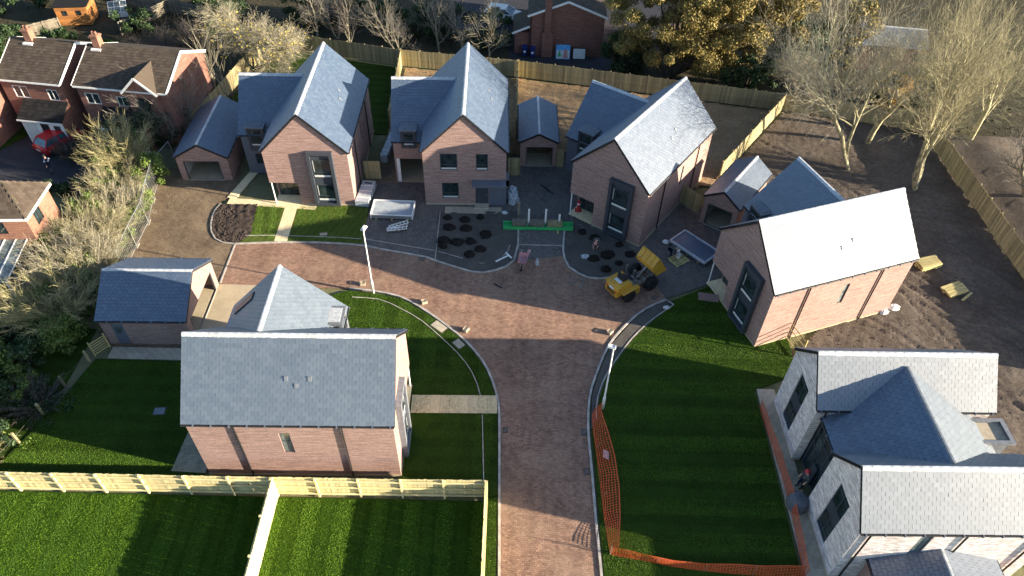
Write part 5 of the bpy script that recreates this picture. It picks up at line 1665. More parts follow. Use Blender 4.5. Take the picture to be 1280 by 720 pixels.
def old_house(label, loc, rz, W, L, He, Hr, wins, porch, gable=None, chimney=None, brick='old_brick', sunny=False):
    """local x runs along the ridge from the east gable, local y points to the front"""
    H = root('neighbour_house', label, 'house', (loc[0], loc[1], 0), R(rz), 'older brown roofed houses')
    hy = W / 2; sl = (Hr - He) / (hy + .2)
    zg = lambda y: Hr - abs(y) * sl - .1
    X, Y = Vector((1, 0, 0)), Vector((0, 1, 0))
    mb = MB()
    wo = [w[:4] for w in wins]
    wallgrid(mb, (0, hy, 0), X, Y, L, 0, He, wo, .1)
    for x in (0, L):
        mb.poly([(x, hy, 0), (x, -hy, 0), (x, -hy, zg(hy)), (x, 0, zg(0)), (x, hy, zg(hy))])
    mb.poly([(0, -hy, 0), (L, -hy, 0), (L, -hy, He), (0, -hy, He)])
    mb.build('wall', M[brick], H)
    for a, b, c, d in wo:
        window(H, (a, hy, c), X, Y, b - a, d - c, bars=((b - a) * .5,), fm='white' if not sunny else 'black', rec=.05, sill=False)
    rf = gable_roof(H, -.15, L + .15, 0, hy + .2, He, Hr, w=.30, h=.27, mat='tile', rt=False)
    ridge_tiles(rf, (-.15, 0, Hr + .02), (L + .15, 0, Hr + .02), .14, .10, .45, 'tile')
    for x in (-.17, L + .17):
        for sg in (-1, 1):
            MB().bar((x, sg * (hy + .2), He - .06), (x, 0, Hr - .06), .05, .22).build('bargeboard', M['white'], H)
    MB().box(-.1, L + .1, hy + .2, hy + .26, He - .16, He - .02).build('fascia', M['white'], H)
    if chimney:
        for cx in chimney:
            MB().box(cx - .3, cx + .3, -.3, .3, Hr - .5, Hr + .9).box(cx - .36, cx + .36, -.36, .36, Hr + .72, Hr + .84).build('chimney_stack', M['orange_brick'], rf)
            MB().box(cx - .42, cx + .42, .28, .62, Hr - .42, Hr - .15).build('flashing', M['white'], rf)
            for q in (-.14, .14):
                MB().lathe([(.09, Hr + .84), (.08, Hr + 1.15)], 8, (cx + q, 0, 0)).build('chimney_pot', M['orange_brick'], rf)
    if porch:
        x0, x1, d = porch
        mb = MB()
        wallgrid(mb, (x0, hy + d, 0), X, Y, x1 - x0, 0, 2.35, [(.35, .95, 1.1, 1.9), (1.35, 2.15, 0, 2.0)], .1)
        mb.build('porch_wall', M['white'], H)
        m = MB()
        for x in (x0, x1):
            m.poly([(x, hy, 0), (x, hy + d, 0), (x, hy + d, 2.35), (x, hy, 3.3)])
        m.build('porch_side', M[brick], H)
        window(H, (x0 + .35, hy + d, 1.1), X, Y, .6, .8, fm='black', rec=.05)
        door(H, (x0 + 1.35, hy + d - .08, .02), X, Y, .8, 1.98, 'black', False)
        MB().box(x0 + 2.45, x1 - .15, hy + d - .02, hy + d + .03, .05, 2.0).build('garage_door', M['cream'], H)
        prf = MB().slab([(x0 - .12, hy, 3.35), (x1 + .12, hy, 3.35), (x1 + .12, hy + d + .2, 2.36), (x0 - .12, hy + d + .2, 2.36)], (0, 0, -.1)).build('porch_roof', M['tile_black'], H)
        slates(prf, (x0 - .12, hy + d + .2, 2.36), X, (0, -(d + .2), .99), x1 - x0 + .24, math.hypot(d + .2, .99), .33, .33, 'tile_black')
        MB().box(x0 - .15, x1 + .15, hy + d + .2, hy + d + .25, 2.22, 2.34).build('fascia', M['white'], H)
    if gable:
        xc, gw, gh = gable
        zt = He + .1 + gh
        m = MB()
        m.poly([(xc - gw, hy + .25, 2.6), (xc + gw, hy + .25, 2.6), (xc + gw, hy + .25, He - .1), (xc, hy + .25, zt - .1), (xc - gw, hy + .25, He - .1)])
        for s_ in (-1, 1):
            m.poly([(xc + s_ * gw, hy, 2.6), (xc + s_ * gw, hy + .25, 2.6), (xc + s_ * gw, hy + .25, He), (xc + s_ * gw, hy, He)])
        m.build('small_gable', M[brick], H)
        window(H, (xc - .55, hy + .25, 3.5), X, Y, 1.1, 1.1, bars=(.55,), fm='black', rec=-.03)
        m = MB()
        for s_ in (-1, 1):
            m.slab([(xc, -.2, zt), (xc, hy + .5, zt), (xc + s_ * (gw + .2), hy + .5, He - .1), (xc + s_ * (gw + .2), hy - .5, He - .1)], (0, 0, -.09))
        g_ = m.build('small_gable_roof', M['tile'], H)
        for s_ in (-1, 1):
            MB().bar((xc, hy + .52, zt - .05), (xc + s_ * (gw + .22), hy + .52, He - .15), .05, .18).build('bargeboard', M['white'], g_)
    return H
MB.flip = False
old_house('older brick house with brown tiled roof and white porch at the far upper left', (-36.95, 56.2), 173.1, 6.8, 5.4, 5.1, 6.95,
          [(.6, 1.5, 3.4, 4.4), (3.2, 4.5, 3.4, 4.5), (3.3, 4.2, 1.0, 2.2)], (.1, 3.8, 1.5), None, (3.8,))
old_house('older brick house with a sunlit orange end wall and a small front gable', (-27.9, 55.2), 173.7, 7.0, 7.7, 5.2, 6.95,
          [(3.6, 4.5, 3.5, 4.4), (6.0, 7.2, 3.5, 4.5), (6.2, 7.0, .9, 2.2)], (2.2, 5.9, 1.4), (2.0, 1.3, 1.2), (6.9,))
old_house('older brick house cut off by the left edge, white verge and red gable', (-43.2, 54.0), 174, 7.0, 6, 4.2, 6.0, [(1, 2, 3, 4)], None)

# cross gabled brick house on the left edge
def west_house():
    H = root('neighbour_house', 'brown brick house at the left edge with a hipped roof and a conservatory', 'house', (-32.5, 38.3, 0), R(4), 'older brown roofed houses')
    X, Y = Vector((1, 0, 0)), Vector((0, 1, 0))
    L, hy, He, Hr = 9.0, 1.75, 4.75, 6.3
    mb = MB()
    wallgrid(mb, (0, -hy, 0), Y, X, 2 * hy, 0, He, [(.9, 1.8, 3.2, 4.2), (1.9, 3.0, .9, 2.1)], .1)
    wallgrid(mb, (-L, -hy, 0), X, -Y, L, 0, He, [(7.0, 7.8, .1, 2.2), (5.3, 6.5, .9, 2.1), (6.4, 7.4, 3.2, 4.2)], .1)
    mb.poly([(-L, hy, 0), (0, hy, 0), (0, hy, He), (-L, hy, He)])
    mb.build('wall', M['orange_brick'], H)
    window(H, (0, -hy + .9, 3.2), Y, X, .9, 1.0, bars=(.45,), fm='black', rec=.05)
    window(H, (0, -hy + 1.9, .9), Y, X, 1.1, 1.2, bars=(.55,), fm='black', rec=.05)
    door(H, (-2.0, -hy + .05, .1), X, -Y, .8, 2.1, 'black', True)
    window(H, (-3.7, -hy, .9), X, -Y, 1.2, 1.2, bars=(.6,), fm='black', rec=.05)
    window(H, (-2.6, -hy, 3.2), X, -Y, 1.0, 1.0, bars=(.5,), fm='black', rec=.05)
    e = .22
    za = He - .06
    ap = (-1.45, 0, Hr)
    mb = MB()
    mb.slab([(e, -hy - e, za), (e, hy + e, za), ap], (0, 0, -.09))
    mb.slab([(-L, -hy - e, za), (e, -hy - e, za), ap, (-L, 0, Hr)], (0, 0, -.09))
    mb.slab([(e, hy + e, za), (-L, hy + e, za), (-L, 0, Hr), ap], (0, 0, -.09))
    rf = mb.build('roof', M['tile'], H)
    sv = math.hypot(hy + e, Hr - za)
    cut = lambda a, b: a < (L + e) - b / sv * (e + 1.45)
    slates(rf, (-L, -hy - e, za), X, (0, hy + e, Hr - za), L + e, sv - .02, .30, .27, 'tile', 0, lambda a, b: cut(a + .14, b + .05))
    sv2 = math.hypot(1.45 + e, Hr - za)
    slates(rf, (e, -hy - e, za), Y, (-1.45 - e, 0, Hr - za), 2 * (hy + e), sv2 - .02, .30, .27, 'tile', 0, lambda a, b: (b + .05) / sv2 * (hy + e) + .12 < a < 2 * (hy + e) - (b + .05) / sv2 * (hy + e) - .12)
    ridge_tiles(rf, (-L, 0, Hr + .02), ap, .14, .1, .45, 'tile')
    ridge_tiles(rf, (e, -hy - e, za + .04), (ap[0], ap[1], Hr + .03), .12, .08, .45, 'tile')
    ridge_tiles(rf, (e, hy + e, za + .04), (ap[0], ap[1], Hr + .03), .12, .08, .45, 'tile')
    MB().box(e, e + .05, -hy - e, hy + e, za - .2, za - .02).box(-L, e, -hy - e - .05, -hy - e, za - .2, za - .02).build('fascia', M['white'], H)
    # conservatory on the south side
    C_ = MB().box(-4.2, -.75, -hy - 3.6, -hy - .01, 0, .6).build('conservatory', M['orange_brick'], H)
    y0 = -hy - 3.6
    for x in np.linspace(-4.2, -.83, 6):
        MB().box(x, x + .08, y0, y0 + .08, .6, 2.15).build('frame', M['white'], C_)
    for y in np.linspace(y0 + .1, -hy - .1, 5):
        MB().box(-.83, -.75, y, y + .08, .6, 2.15).build('frame', M['white'], C_)
    MB().box(-4.16, -.80, y0 + .03, y0 + .05, .6, 2.15).box(-.80, -.78, y0 + .05, -hy, .6, 2.15).build('pane', M['glass'], C_)
    MB().slab([(-4.3, y0 - .12, 2.2), (-.65, y0 - .12, 2.2), (-.65, -hy - .01, 2.7), (-4.3, -hy - .01, 2.7)], (0, 0, -.05)).build('glass_roof', M['glass_pale'], C_)
    for x in np.linspace(-4.3, -.65, 6):
        MB().bar((x, y0 - .12, 2.23), (x, -hy - .01, 2.73), .06, .05).build('glazing_bar', M['white'], C_)
west_house()

# brick house with its chimney wall beyond the back fence
def poster_house():
    H = root('brick_house', 'dark red brick gable end with a tall chimney breast, white verges and posters beside it', 'house', (4.75, 69.7, 0), R(90))
    W, L, He, Hr = 7.4, 9, 4.3, 5.75
    hy = W / 2
    sl = (Hr - He) / hy
    mb = MB()
    mb.poly([(0, hy, 0), (0, -hy, 0), (0, -hy, He), (0, 0, Hr - .1), (0, hy, He)])
    mb.poly([(0, -hy, 0), (L, -hy, 0), (L, -hy, He), (0, -hy, He)])
    mb.poly([(0, hy, 0), (L, hy, 0), (L, hy, He), (0, hy, He)])
    mb.build('wall', M['old_brick'], H)
    MB().box(-.35, -.002, 1.35, 2.45, 0, 2.6).box(-.35, -.002, 1.6, 2.25, 2.6, Hr + 1.6).build('chimney_breast', M['old_brick'], H)
    gable_roof(H, -.2, L, 0, hy + .2, He - .05, Hr, w=.34, h=.36, mat='tile', rt=False)
    for sg in (-1, 1):
        MB().bar((-.22, sg * (hy + .25), He - .12), (-.22, 0, Hr - .04), .05, .2).build('bargeboard', M['white'], H)
    l = MB().box(.3, 4, hy + .01, hy + 1.5, 0, 2.3).build('lean_to', M['old_brick'], H)
    MB().slab([(.1, hy, 3.05), (4.2, hy, 3.05), (4.2, hy + 1.7, 2.3), (.1, hy + 1.7, 2.3)], (0, 0, -.1)).build('lean_to_roof', M['tile'], l)
    MB().bar((.08, hy, 3.0), (.08, hy + 1.75, 2.24), .05, .2).build('bargeboard', M['white'], l)
    MB().tube([(-.06, hy - .1, 4.2), (-.06, hy - .1, .1)], .05, 6).build('downpipe', M['black'], H)
poster_house()

# panels leaning at the foot of that wall
pb = root('poster_panel', 'leaning panel with a blue, green and pink picture at the foot of the brick gable', 'panel', (4.5, 69.0, 0), R(0))
b_ = MB().box(-.72, .72, -.03, .03, .02, 1.45, 0, Matrix.Rotation(R(-12), 4, 'X')).build('board', M['poster_blue'], pb)
mr = Matrix.Rotation(R(-12), 4, 'X')
MB().box(-.66, .66, -.036, -.031, .08, .9, 0, mr).build('lower_field', M['cream'], b_)
MB().add([(mr @ Vector(p)) for p in ((-.55, -.042, .3), (-.15, -.042, .3), (-.35, -.042, .95))], [(0, 1, 2)]).build('green_shape', M['green_steel'], b_)
MB().add([(mr @ Vector(p)) for p in ((.0, -.042, .12), (.5, -.042, .12), (.42, -.042, 1.0), (.12, -.042, 1.0))], [(0, 1, 2, 3)]).build('pink_shape', M['pink'], b_)
wp = root('blank_panel', 'plain whitish panel leaning beside the picture panel', 'panel', (6.15, 69.05, 0))
mm_ = Matrix.Rotation(R(-14), 4, 'X')
MB().box(-.68, .68, -.03, .03, .02, 1.15, 0, mm_).build('frame', M['black'], wp)
MB().box(-.6, .6, -.036, -.03, .08, 1.07, 0, mm_).build('face', M['cream'], wp)
def wheelie(label, x, y):
    B = root('wheelie_bin', label, 'bin', (x, y, 0), R(180), 'blue wheelie bins')
    MB().add([(-.22, -.26, .08), (.22, -.26, .08), (.22, .22, .08), (-.22, .22, .08), (-.28, -.32, 1.0), (.28, -.32, 1.0), (.28, .3, 1.0), (-.28, .3, 1.0)],
             [(0, 3, 2, 1), (4, 5, 6, 7), (0, 1, 5, 4), (1, 2, 6, 5), (2, 3, 7, 6), (3, 0, 4, 7)]).build('body', M['blue_bin'], B)
    MB().slab([(-.3, -.36, 1.0), (.3, -.36, 1.0), (.3, .34, 1.06), (-.3, .34, 1.06)], (0, 0, .05)).build('lid', M['blue_bin'], B)
    for s_ in (-1, 1):
        MB().lathe([(.1, -.03), (.1, .03)], 10, (0, 0, 0), Matrix.Translation((s_ * .25, -.28, .1)) @ Matrix.Rotation(R(90), 4, 'Y')).build('wheel', M['rubber'], B)
    MB().box(-.12, .12, .302, .31, .5, .72).build('sticker', M['white'], B)
wheelie('blue wheelie bin left of the chimney breast, the one further left', .6, 69.5)
wheelie('blue wheelie bin nearest the chimney breast', 1.4, 69.3)

# garden shed, cold frame and old fences, top left
S_ = root('garden_shed', 'bright orange boarded garden shed with a dark flat roof and two small windows', 'shed', (-47.2, 74.6, 0), R(8))
for k in range(9):
    z = .08 + k * .22
    MB().box(-1.6, 1.6, -1.3 - .012 * (k % 2), -1.27, z, z + .215).build('board', M['shed'], S_)
    MB().box(1.57, 1.6 + .012 * (k % 2), -1.265, 1.3, z, z + .215).build('board', M['shed'], S_)
MB().box(-1.6, 1.565, 1.2, 1.3, .05, 2.1).box(-1.6, -1.5, -1.265, 1.195, .05, 2.1).build('back_wall', M['shed'], S_)
MB().slab([(-1.75, -1.45, 2.06), (1.75, -1.45, 2.06), (1.75, 1.45, 2.35), (-1.75, 1.45, 2.35)], (0, 0, .06)).build('roof', M['tile_black'], S_)
for x in (-.9, .5):
    window(S_, (x, -1.312, 1.15), (1, 0, 0), (0, -1, 0), .45, .5, fm='black', rec=-.01, fw=.05)
cf = root('cold_frame', 'small glazed cold frame with a pale blue frame behind the neighbour roofs', 'cold frame', (-43.6, 76.2, 0), R(20))
for x in (-.9, -.3, .3, .9):
    MB().bar((x, -.7, .55), (x, .7, 1.25), .05).build('bar', M['white'], cf)
for y, z in ((-.7, .55), (0, .9), (.7, 1.25)):
    MB().bar((-.9, y, z), (.9, y, z), .05).build('bar', M['white'], cf)
MB().slab([(-.9, -.7, .54), (.9, -.7, .54), (.9, .7, 1.24), (-.9, .7, 1.24)], (0, 0, -.02)).build('pane', M['glass_pale'], cf)
MB().box(-.92, .92, -.72, -.66, 0, .52).box(-.92, -.86, -.66, .66, 0, .6).build('base', M['cream'], cf)
fence('weathered grey fence behind the orange shed', [(-45.2, 78.6), (-38.5, 77.0), (-33.5, 75.5)], h=1.6, mat='old_timber', bw=.22)
fence('low weathered fence left of the orange shed', [(-50.5, 70.5), (-48.2, 72.4)], h=1.3, mat='old_timber', bw=.22)
fence('weathered fence running back beside the cold frame', [(-41.5, 71.5), (-38.5, 77.0)], h=1.4, mat='old_timber', bw=.22)
sh2 = root('lean_to_shed', 'grey flat roofed outbuilding at the top edge behind the orange shed', 'shed', (-44.8, 81.8, 0), R(5))
MB().box(-2.4, 2.4, -1.2, 1.2, 0, 2.0).build('wall', M['old_timber'], sh2)
MB().box(-2.6, 2.6, -1.4, 1.4, 2.0, 2.12).build('roof', M['lead'], sh2)
door(sh2, (-.5, -1.2, .02), (1, 0, 0), (0, -1, 0), .9, 1.9, 'old_timber', False)
rb = root('brick_outbuilding', 'red brick outbuilding with a pale roof glimpsed between the big bare trees', 'outbuilding', (37.5, 70.5, 0), R(-8))
MB().box(-3, 3, -2, 2, 0, 2.6).build('wall', M['old_brick'], rb)
gable_roof(rb, -3.2, 3.2, 0, 2.2, 2.6, 3.7, mat='slate_light', w=.4, h=.3)
window(rb, (-1, -2, 1.0), (1, 0, 0), (0, -1, 0), 1.2, 1.1, bars=(.6,), rec=-.03)
hb = root('hedge_bank_mound', 'bare earth bank outside the right hand fence', 'bank', (40.5, 45, -.06))
g_ = MB()
for i in range(14):
    for j in range(6):
        pass
nx_, ny_ = 12, 40
gx_, gy_ = np.meshgrid(np.linspace(-3.4, 6, nx_), np.linspace(-17, 12, ny_))
gz_ = .5 * np.exp(-((gx_ - 1.2) / 2.2) ** 2) + rng.normal(0, .04, gx_.shape)
gz_[:, 0] = 0; gz_[:, -1] = 0; gz_[0] = 0; gz_[-1] = 0
i_ = (np.arange(ny_ - 1)[:, None] * nx_ + np.arange(nx_ - 1)[None, :]).ravel()
np_mesh('bank_surface', np.stack([gx_, gy_, gz_], -1).reshape(-1, 3), np.stack([i_, i_ + 1, i_ + nx_ + 1, i_ + nx_], 1), M['soil'], hb, smooth=True)
# ------------------------------------------------------------------ vehicles, people and building materials
def wheel(parent, p, r, w, ax='Y', rim='rim', name='wheel', tread=True):
    rot = Matrix.Rotation(R(90), 4, 'X') if ax == 'Y' else Matrix.Rotation(R(90), 4, 'Y')
    m = Matrix.Translation(p) @ rot
    t = MB().lathe([(r * .55, -w / 2), (r * .92, -w / 2), (r, -w * .32), (r, w * .32), (r * .92, w / 2), (r * .55, w / 2)], 20, (0, 0, 0), m)
    if tread:
        for k in range(14):
            a = 2 * math.pi * k / 14
            t.box(-.03, .03, r * .96, r * 1.04, -w * .45, w * .45, 0, m @ Matrix.Rotation(a, 4, 'Z'))
    wh = t.build(name, M['rubber'], parent)
    MB().lathe([(r * .2, -w * .47), (r * .57, -w * .40), (r * .57, w * .40), (r * .2, w * .47)], 14, (0, 0, 0), m).build('rim', M[rim], wh)
    return wh

# site dumper: x points forward, origin between the axles
D = root('site_dumper', 'yellow site dumper with its skip tipped up, parked at the kerb', 'dumper', (8.35, 36.2, .01), R(36))
wheel(D, (-1.0, .82, .48), .48, .38); wheel(D, (-1.0, -.82, .48), .48, .38)
wheel(D, (1.05, .82, .50), .50, .40); wheel(D, (1.05, -.82, .50), .50, .40)
eb = MB()
pf = [(-1.95, .55), (-1.98, .95), (-1.88, 1.28), (-1.55, 1.42), (-.75, 1.42), (-.6, 1.25), (-.6, .55)]
eb.slab([(x, -.58, z) for x, z in pf], (0, 1.16, 0))
e_ = eb.build('engine_cover', M['yellow'], D)
MB().box(-1.995, -1.93, -.38, .38, .72, .78).box(-1.995, -1.93, -.38, .38, .84, .90).box(-1.99, -1.93, -.38, .38, .96, 1.02).build('grille', M['black'], e_)
MB().box(-1.985, -1.93, .40, .52, .98, 1.08).build('rear_light', M['red_plastic'], e_)
MB().box(-1.985, -1.93, -.52, -.40, .98, 1.08).build('rear_light', M['red_plastic'], e_)
st = MB().box(-1.15, -.7, -.27, .27, 1.44, 1.56).build('seat', M['black'], D)
MB().box(-1.25, -1.12, -.30, .30, 1.50, 1.95, 0, Matrix.Translation((0, 0, 0))).build('backrest', M['black'], st)
MB().box(-1.52, -1.27, -.28, .28, 1.45, 1.50).build('white_panel', M['white'], e_)
MB().box(-1.7, -.45, .58, .98, .96, 1.01).build('mudguard', M['yellow'], D)
MB().box(-1.7, -.45, -.98, -.58, .96, 1.01).build('mudguard', M['yellow'], D)
for s_ in (-1, 1):
    lad = MB()
    for z in (.45, .68, .9):
        lad.box(-.55, -.15, s_ * .62, s_ * .95, z, z + .05)
    lad.box(-.56, -.51, s_ * .62, s_ * .66, .4, 1.0).box(-.19, -.14, s_ * .62, s_ * .66, .4, 1.0).box(-.56, -.51, s_ * .90, s_ * .94, .4, 1.0).box(-.19, -.14, s_ * .9, s_ * .94, .4, 1.0)
    lad.build('step', M['yellow'], D)
MB().box(-.6, .0, -.5, .5, .5, .72).box(-.6, -.42, -.5, .5, .72, 1.2).build('footplate', M['machine_grey'], D)
MB().box(-.42, -.2, -.2, .2, .72, 1.2).build('console', M['black'], D)
MB().tube([(-.32, 0, 1.2), (-.5, 0, 1.48)], .03, 8).build('steering_column', M['black'], D)
sw_ = MB(); mw = Matrix.Translation((-.52, 0, 1.5)) @ Matrix.Rotation(R(-32), 4, 'Y')
for k in range(12):
    a, b = 2 * math.pi * k / 12, 2 * math.pi * (k + 1) / 12
    sw_.bar(mw @ Vector((.19 * math.cos(a), .19 * math.sin(a), 0)), mw @ Vector((.19 * math.cos(b), .19 * math.sin(b), 0)), .03)
for a in (0, 2.1, 4.2):
    sw_.bar(mw @ Vector((0, 0, 0)), mw @ Vector((.19 * math.cos(a), .19 * math.sin(a), 0)), .025)
sw_.build('steering_wheel', M['black'], D)
MB().tube([(-.35, .42, .72), (-.35, .42, 1.75), (-.30, .42, 1.95)], .025, 6).lathe([(.06, 1.95), (.07, 2.05), (.02, 2.1)], 8, (-.3, .42, 0)).build('beacon_post', M['machine_grey'], D)
ch = MB()
ch.box(.05, 1.75, -.42, -.26, .45, .78).box(.05, 1.75, .26, .42, .45, .78).box(.6, .85, -.26, .26, .5, .72).box(1.45, 1.7, -.26, .26, .5, .72).box(.0, .3, -.26, .26, .42, .8)
ch.tube([(1.05, -.8, .5), (1.05, .8, .5)], .09, 8)
ch.build('chassis', M['machine_grey'], D)
ft = MB()
for s_ in (-1, 1):
    ft.box(.55, .75, s_ * .42, s_ * .56, .5, .95).box(1.35, 1.62, s_ * .42, s_ * .56, .55, 1.25)
ft.build('skip_bracket', M['machine_grey'], D)
MB().tube([(.35, 0, .75), (.95, 0, 1.25)], .07, 8).build('ram_barrel', M['machine_grey'], D)
MB().tube([(.95, 0, 1.25), (1.25, 0, 1.50)], .045, 8).build('ram_rod', M['galv'], D)
# skip tipped forward about its front lip
def skip_shell(off):
    # side profile: x forward, z up, in skip space before tipping
    o = off
    return [(-.75 + o, .95 - o * 0), (-.62 + o, .18 + o), (-.35 + o, .0 + o), (.55 - o * .2, .0 + o), (1.05 - o, .72)]
ms = Matrix.Translation((1.50, 0, 1.02)) @ Matrix.Rotation(R(50), 4, 'Y') @ Matrix.Translation((-.55, 0, 0))
sk = MB()
for o, w in ((0, .82), ):
    prof = skip_shell(0)
    inn = skip_shell(.05)
    wo_, wi = .82, .77
    n = len(prof)
    for i in range(n - 1):
        a, b = prof[i], prof[i + 1]
        sk.poly([ms @ Vector(p) for p in ((a[0], -wo_, a[1]), (b[0], -wo_, b[1]), (b[0], wo_, b[1]), (a[0], wo_, a[1]))])
        a, b = inn[i], inn[i + 1]
        sk.poly([ms @ Vector(p) for p in ((a[0], wi, a[1]), (b[0], wi, b[1]), (b[0], -wi, b[1]), (a[0], -wi, a[1]))])
    for s_ in (-1, 1):
        sk.poly([ms @ Vector((x, s_ * wo_, z)) for x, z in prof])
        sk.poly([ms @ Vector((x, s_ * wi, z)) for x, z in inn])
skp = sk.build('skip', M['yellow'], D)
rim_ = MB()
a, b = prof[0], prof[-1]
for s_ in (-1, 1):
    rim_.bar(ms @ Vector((a[0], s_ * .80, a[1])), ms @ Vector((b[0], s_ * .80, b[1])), .07)
rim_.bar(ms @ Vector((a[0], -.8, a[1])), ms @ Vector((a[0], .8, a[1])), .07)
rim_.build('rim', M['yellow'], skp)
MB().bar(ms @ Vector((b[0], -.8, b[1])), ms @ Vector((b[0], .8, b[1])), .10).build('lip', M['galv'], skp)
for y in (-.45, 0, .45):
    MB().bar(ms @ Vector((-.66, y, .22)), ms @ Vector((-.77, y, .9)), .06).build('rib', M['yellow'], skp)

for y in (-.2, .2):
    MB().tube([(-.45, y, .9), (-.1, y * 1.3, 1.15), (.25, y * 1.2, .95), (.6, y, .85)], .022, 6).build('hose', M['black'], D)
MB().tube([(-1.75, .3, 1.42), (-1.75, .3, 1.72), (-1.82, .3, 1.78)], .035, 8).build('exhaust', M['machine_grey'], e_)
MB().box(-1.99, -1.93, -.2, .2, 1.08, 1.2).build('plate', M['white'], e_)
# cars
def car(label, x, y, rz, paint, L_=4.0, W_=1.72, estate=False):
    C_ = root('parked_car', label, 'car', (x, y, 0), R(rz))
    w = W_ / 2
    prof = [(-L_ / 2, .42), (-L_ / 2 + .02, .82), (-L_ / 2 + .12, .95), (-.95, .98), (.75, .98), (1.75, .82), (L_ / 2 - .04, .66), (L_ / 2, .40), (L_ / 2 - .1, .26), (-L_ / 2 + .1, .26)]
    bm = bmesh.new()
    secs = []
    for yy, k, dz in ((-w, .94, -.05), (-w * .93, 1, 0), (0, 1.02, .015), (w * .93, 1, 0), (w, .94, -.05)):
        secs.append([bm.verts.new((px * (k if abs(px) > 1.5 else 1), yy, pz + (dz if pz > .5 else 0))) for px, pz in prof])
    n = len(prof)
    for a_, b_2 in zip(secs, secs[1:]):
        for i in range(n):
            bm.faces.new((a_[i], a_[(i + 1) % n], b_2[(i + 1) % n], b_2[i]))
    bm.faces.new(secs[0][::-1]); bm.faces.new(secs[-1])
    bmesh.ops.recalc_face_normals(bm, faces=bm.faces)
    bmesh.ops.bevel(bm, geom=[e for e in bm.edges if e.calc_face_angle(0) > .5], offset=.05, segments=2, affect='EDGES')
    me = bpy.data.meshes.new('body'); bm.to_mesh(me); bm.free(); me.materials.append(M[paint])
    me.polygons.foreach_set('use_smooth', [True] * len(me.polygons)); set_uv(me)
    body = link('body', me, C_)
    rear = -L_ / 2 + (.12 if estate else .22)
    g = MB()
    b0 = [(rear, .96), (.95, .97)]; t0 = [(rear + .42, 1.44), (.18, 1.45)]
    lo = [(rear, -w * .9), (.95, -w * .88), (.95, w * .88), (rear, w * .9)]
    hi = [(rear + .42, -w * .72), (.15, -w * .72), (.15, w * .72), (rear + .42, w * .72)]
    V = [(p[0], p[1], .955) for p in lo] + [(p[0], p[1], 1.43) for p in hi]
    g.add(V, [(0, 1, 5, 4), (1, 2, 6, 5), (2, 3, 7, 6), (3, 0, 4, 7)])
    g.build('glasshouse', M['car_glass'], C_)
    r_o = MB().slab([(rear + .36, -w * .75, 1.43), (.22, -w * .75, 1.43), (.22, w * .75, 1.43), (rear + .36, w * .75, 1.43)], (0, 0, .05))
    for s_ in (-1, 1):
        for (xa, xb) in ((rear + .0, rear + .42), (.97, .16), (-.35, -.30)):
            r_o.bar((xa, s_ * w * .9, .96), (xb, s_ * w * .735, 1.45), .07)
    r_o.build('roof', M[paint], C_)
    for xx in (-1.25, 1.28):
        for s_ in (-1, 1):
            wheel(C_, (xx, s_ * (w - .08), .31), .31, .2, tread=False)
    for s_ in (-1, 1):
        MB().box(-L_ / 2 - .0, -L_ / 2 + .12, s_ * w * .70 - .12, s_ * w * .70 + .12, .70, .92).build('tail_light', M['red_plastic'], body)
        MB().box(L_ / 2 - .22, L_ / 2 - .02, s_ * w * .68 - .16, s_ * w * .68 + .16, .60, .72).build('headlight', M['glass_pale'], body)
        MB().box(.62, .78, s_ * (w + .0), s_ * (w + .16), .95, 1.07).build('wing_mirror', M[paint], body)
    MB().box(-L_ / 2 - .03, -L_ / 2 + .14, -w * .9, w * .9, .34, .52).build('bumper', M['black'], body)
    MB().box(-L_ / 2 - .035, -L_ / 2 - .0, -.26, .26, .60, .71).build('number_plate', M['cream'], body)
car('small red hatchback on the dark drive, partly hidden by a brown bush', -38.6, 51.4, 62, 'red_paint', 3.8)
car('white estate car on the road behind the back fence', -1.6, 77.6, -12, 'white', 4.5, 1.8, True)

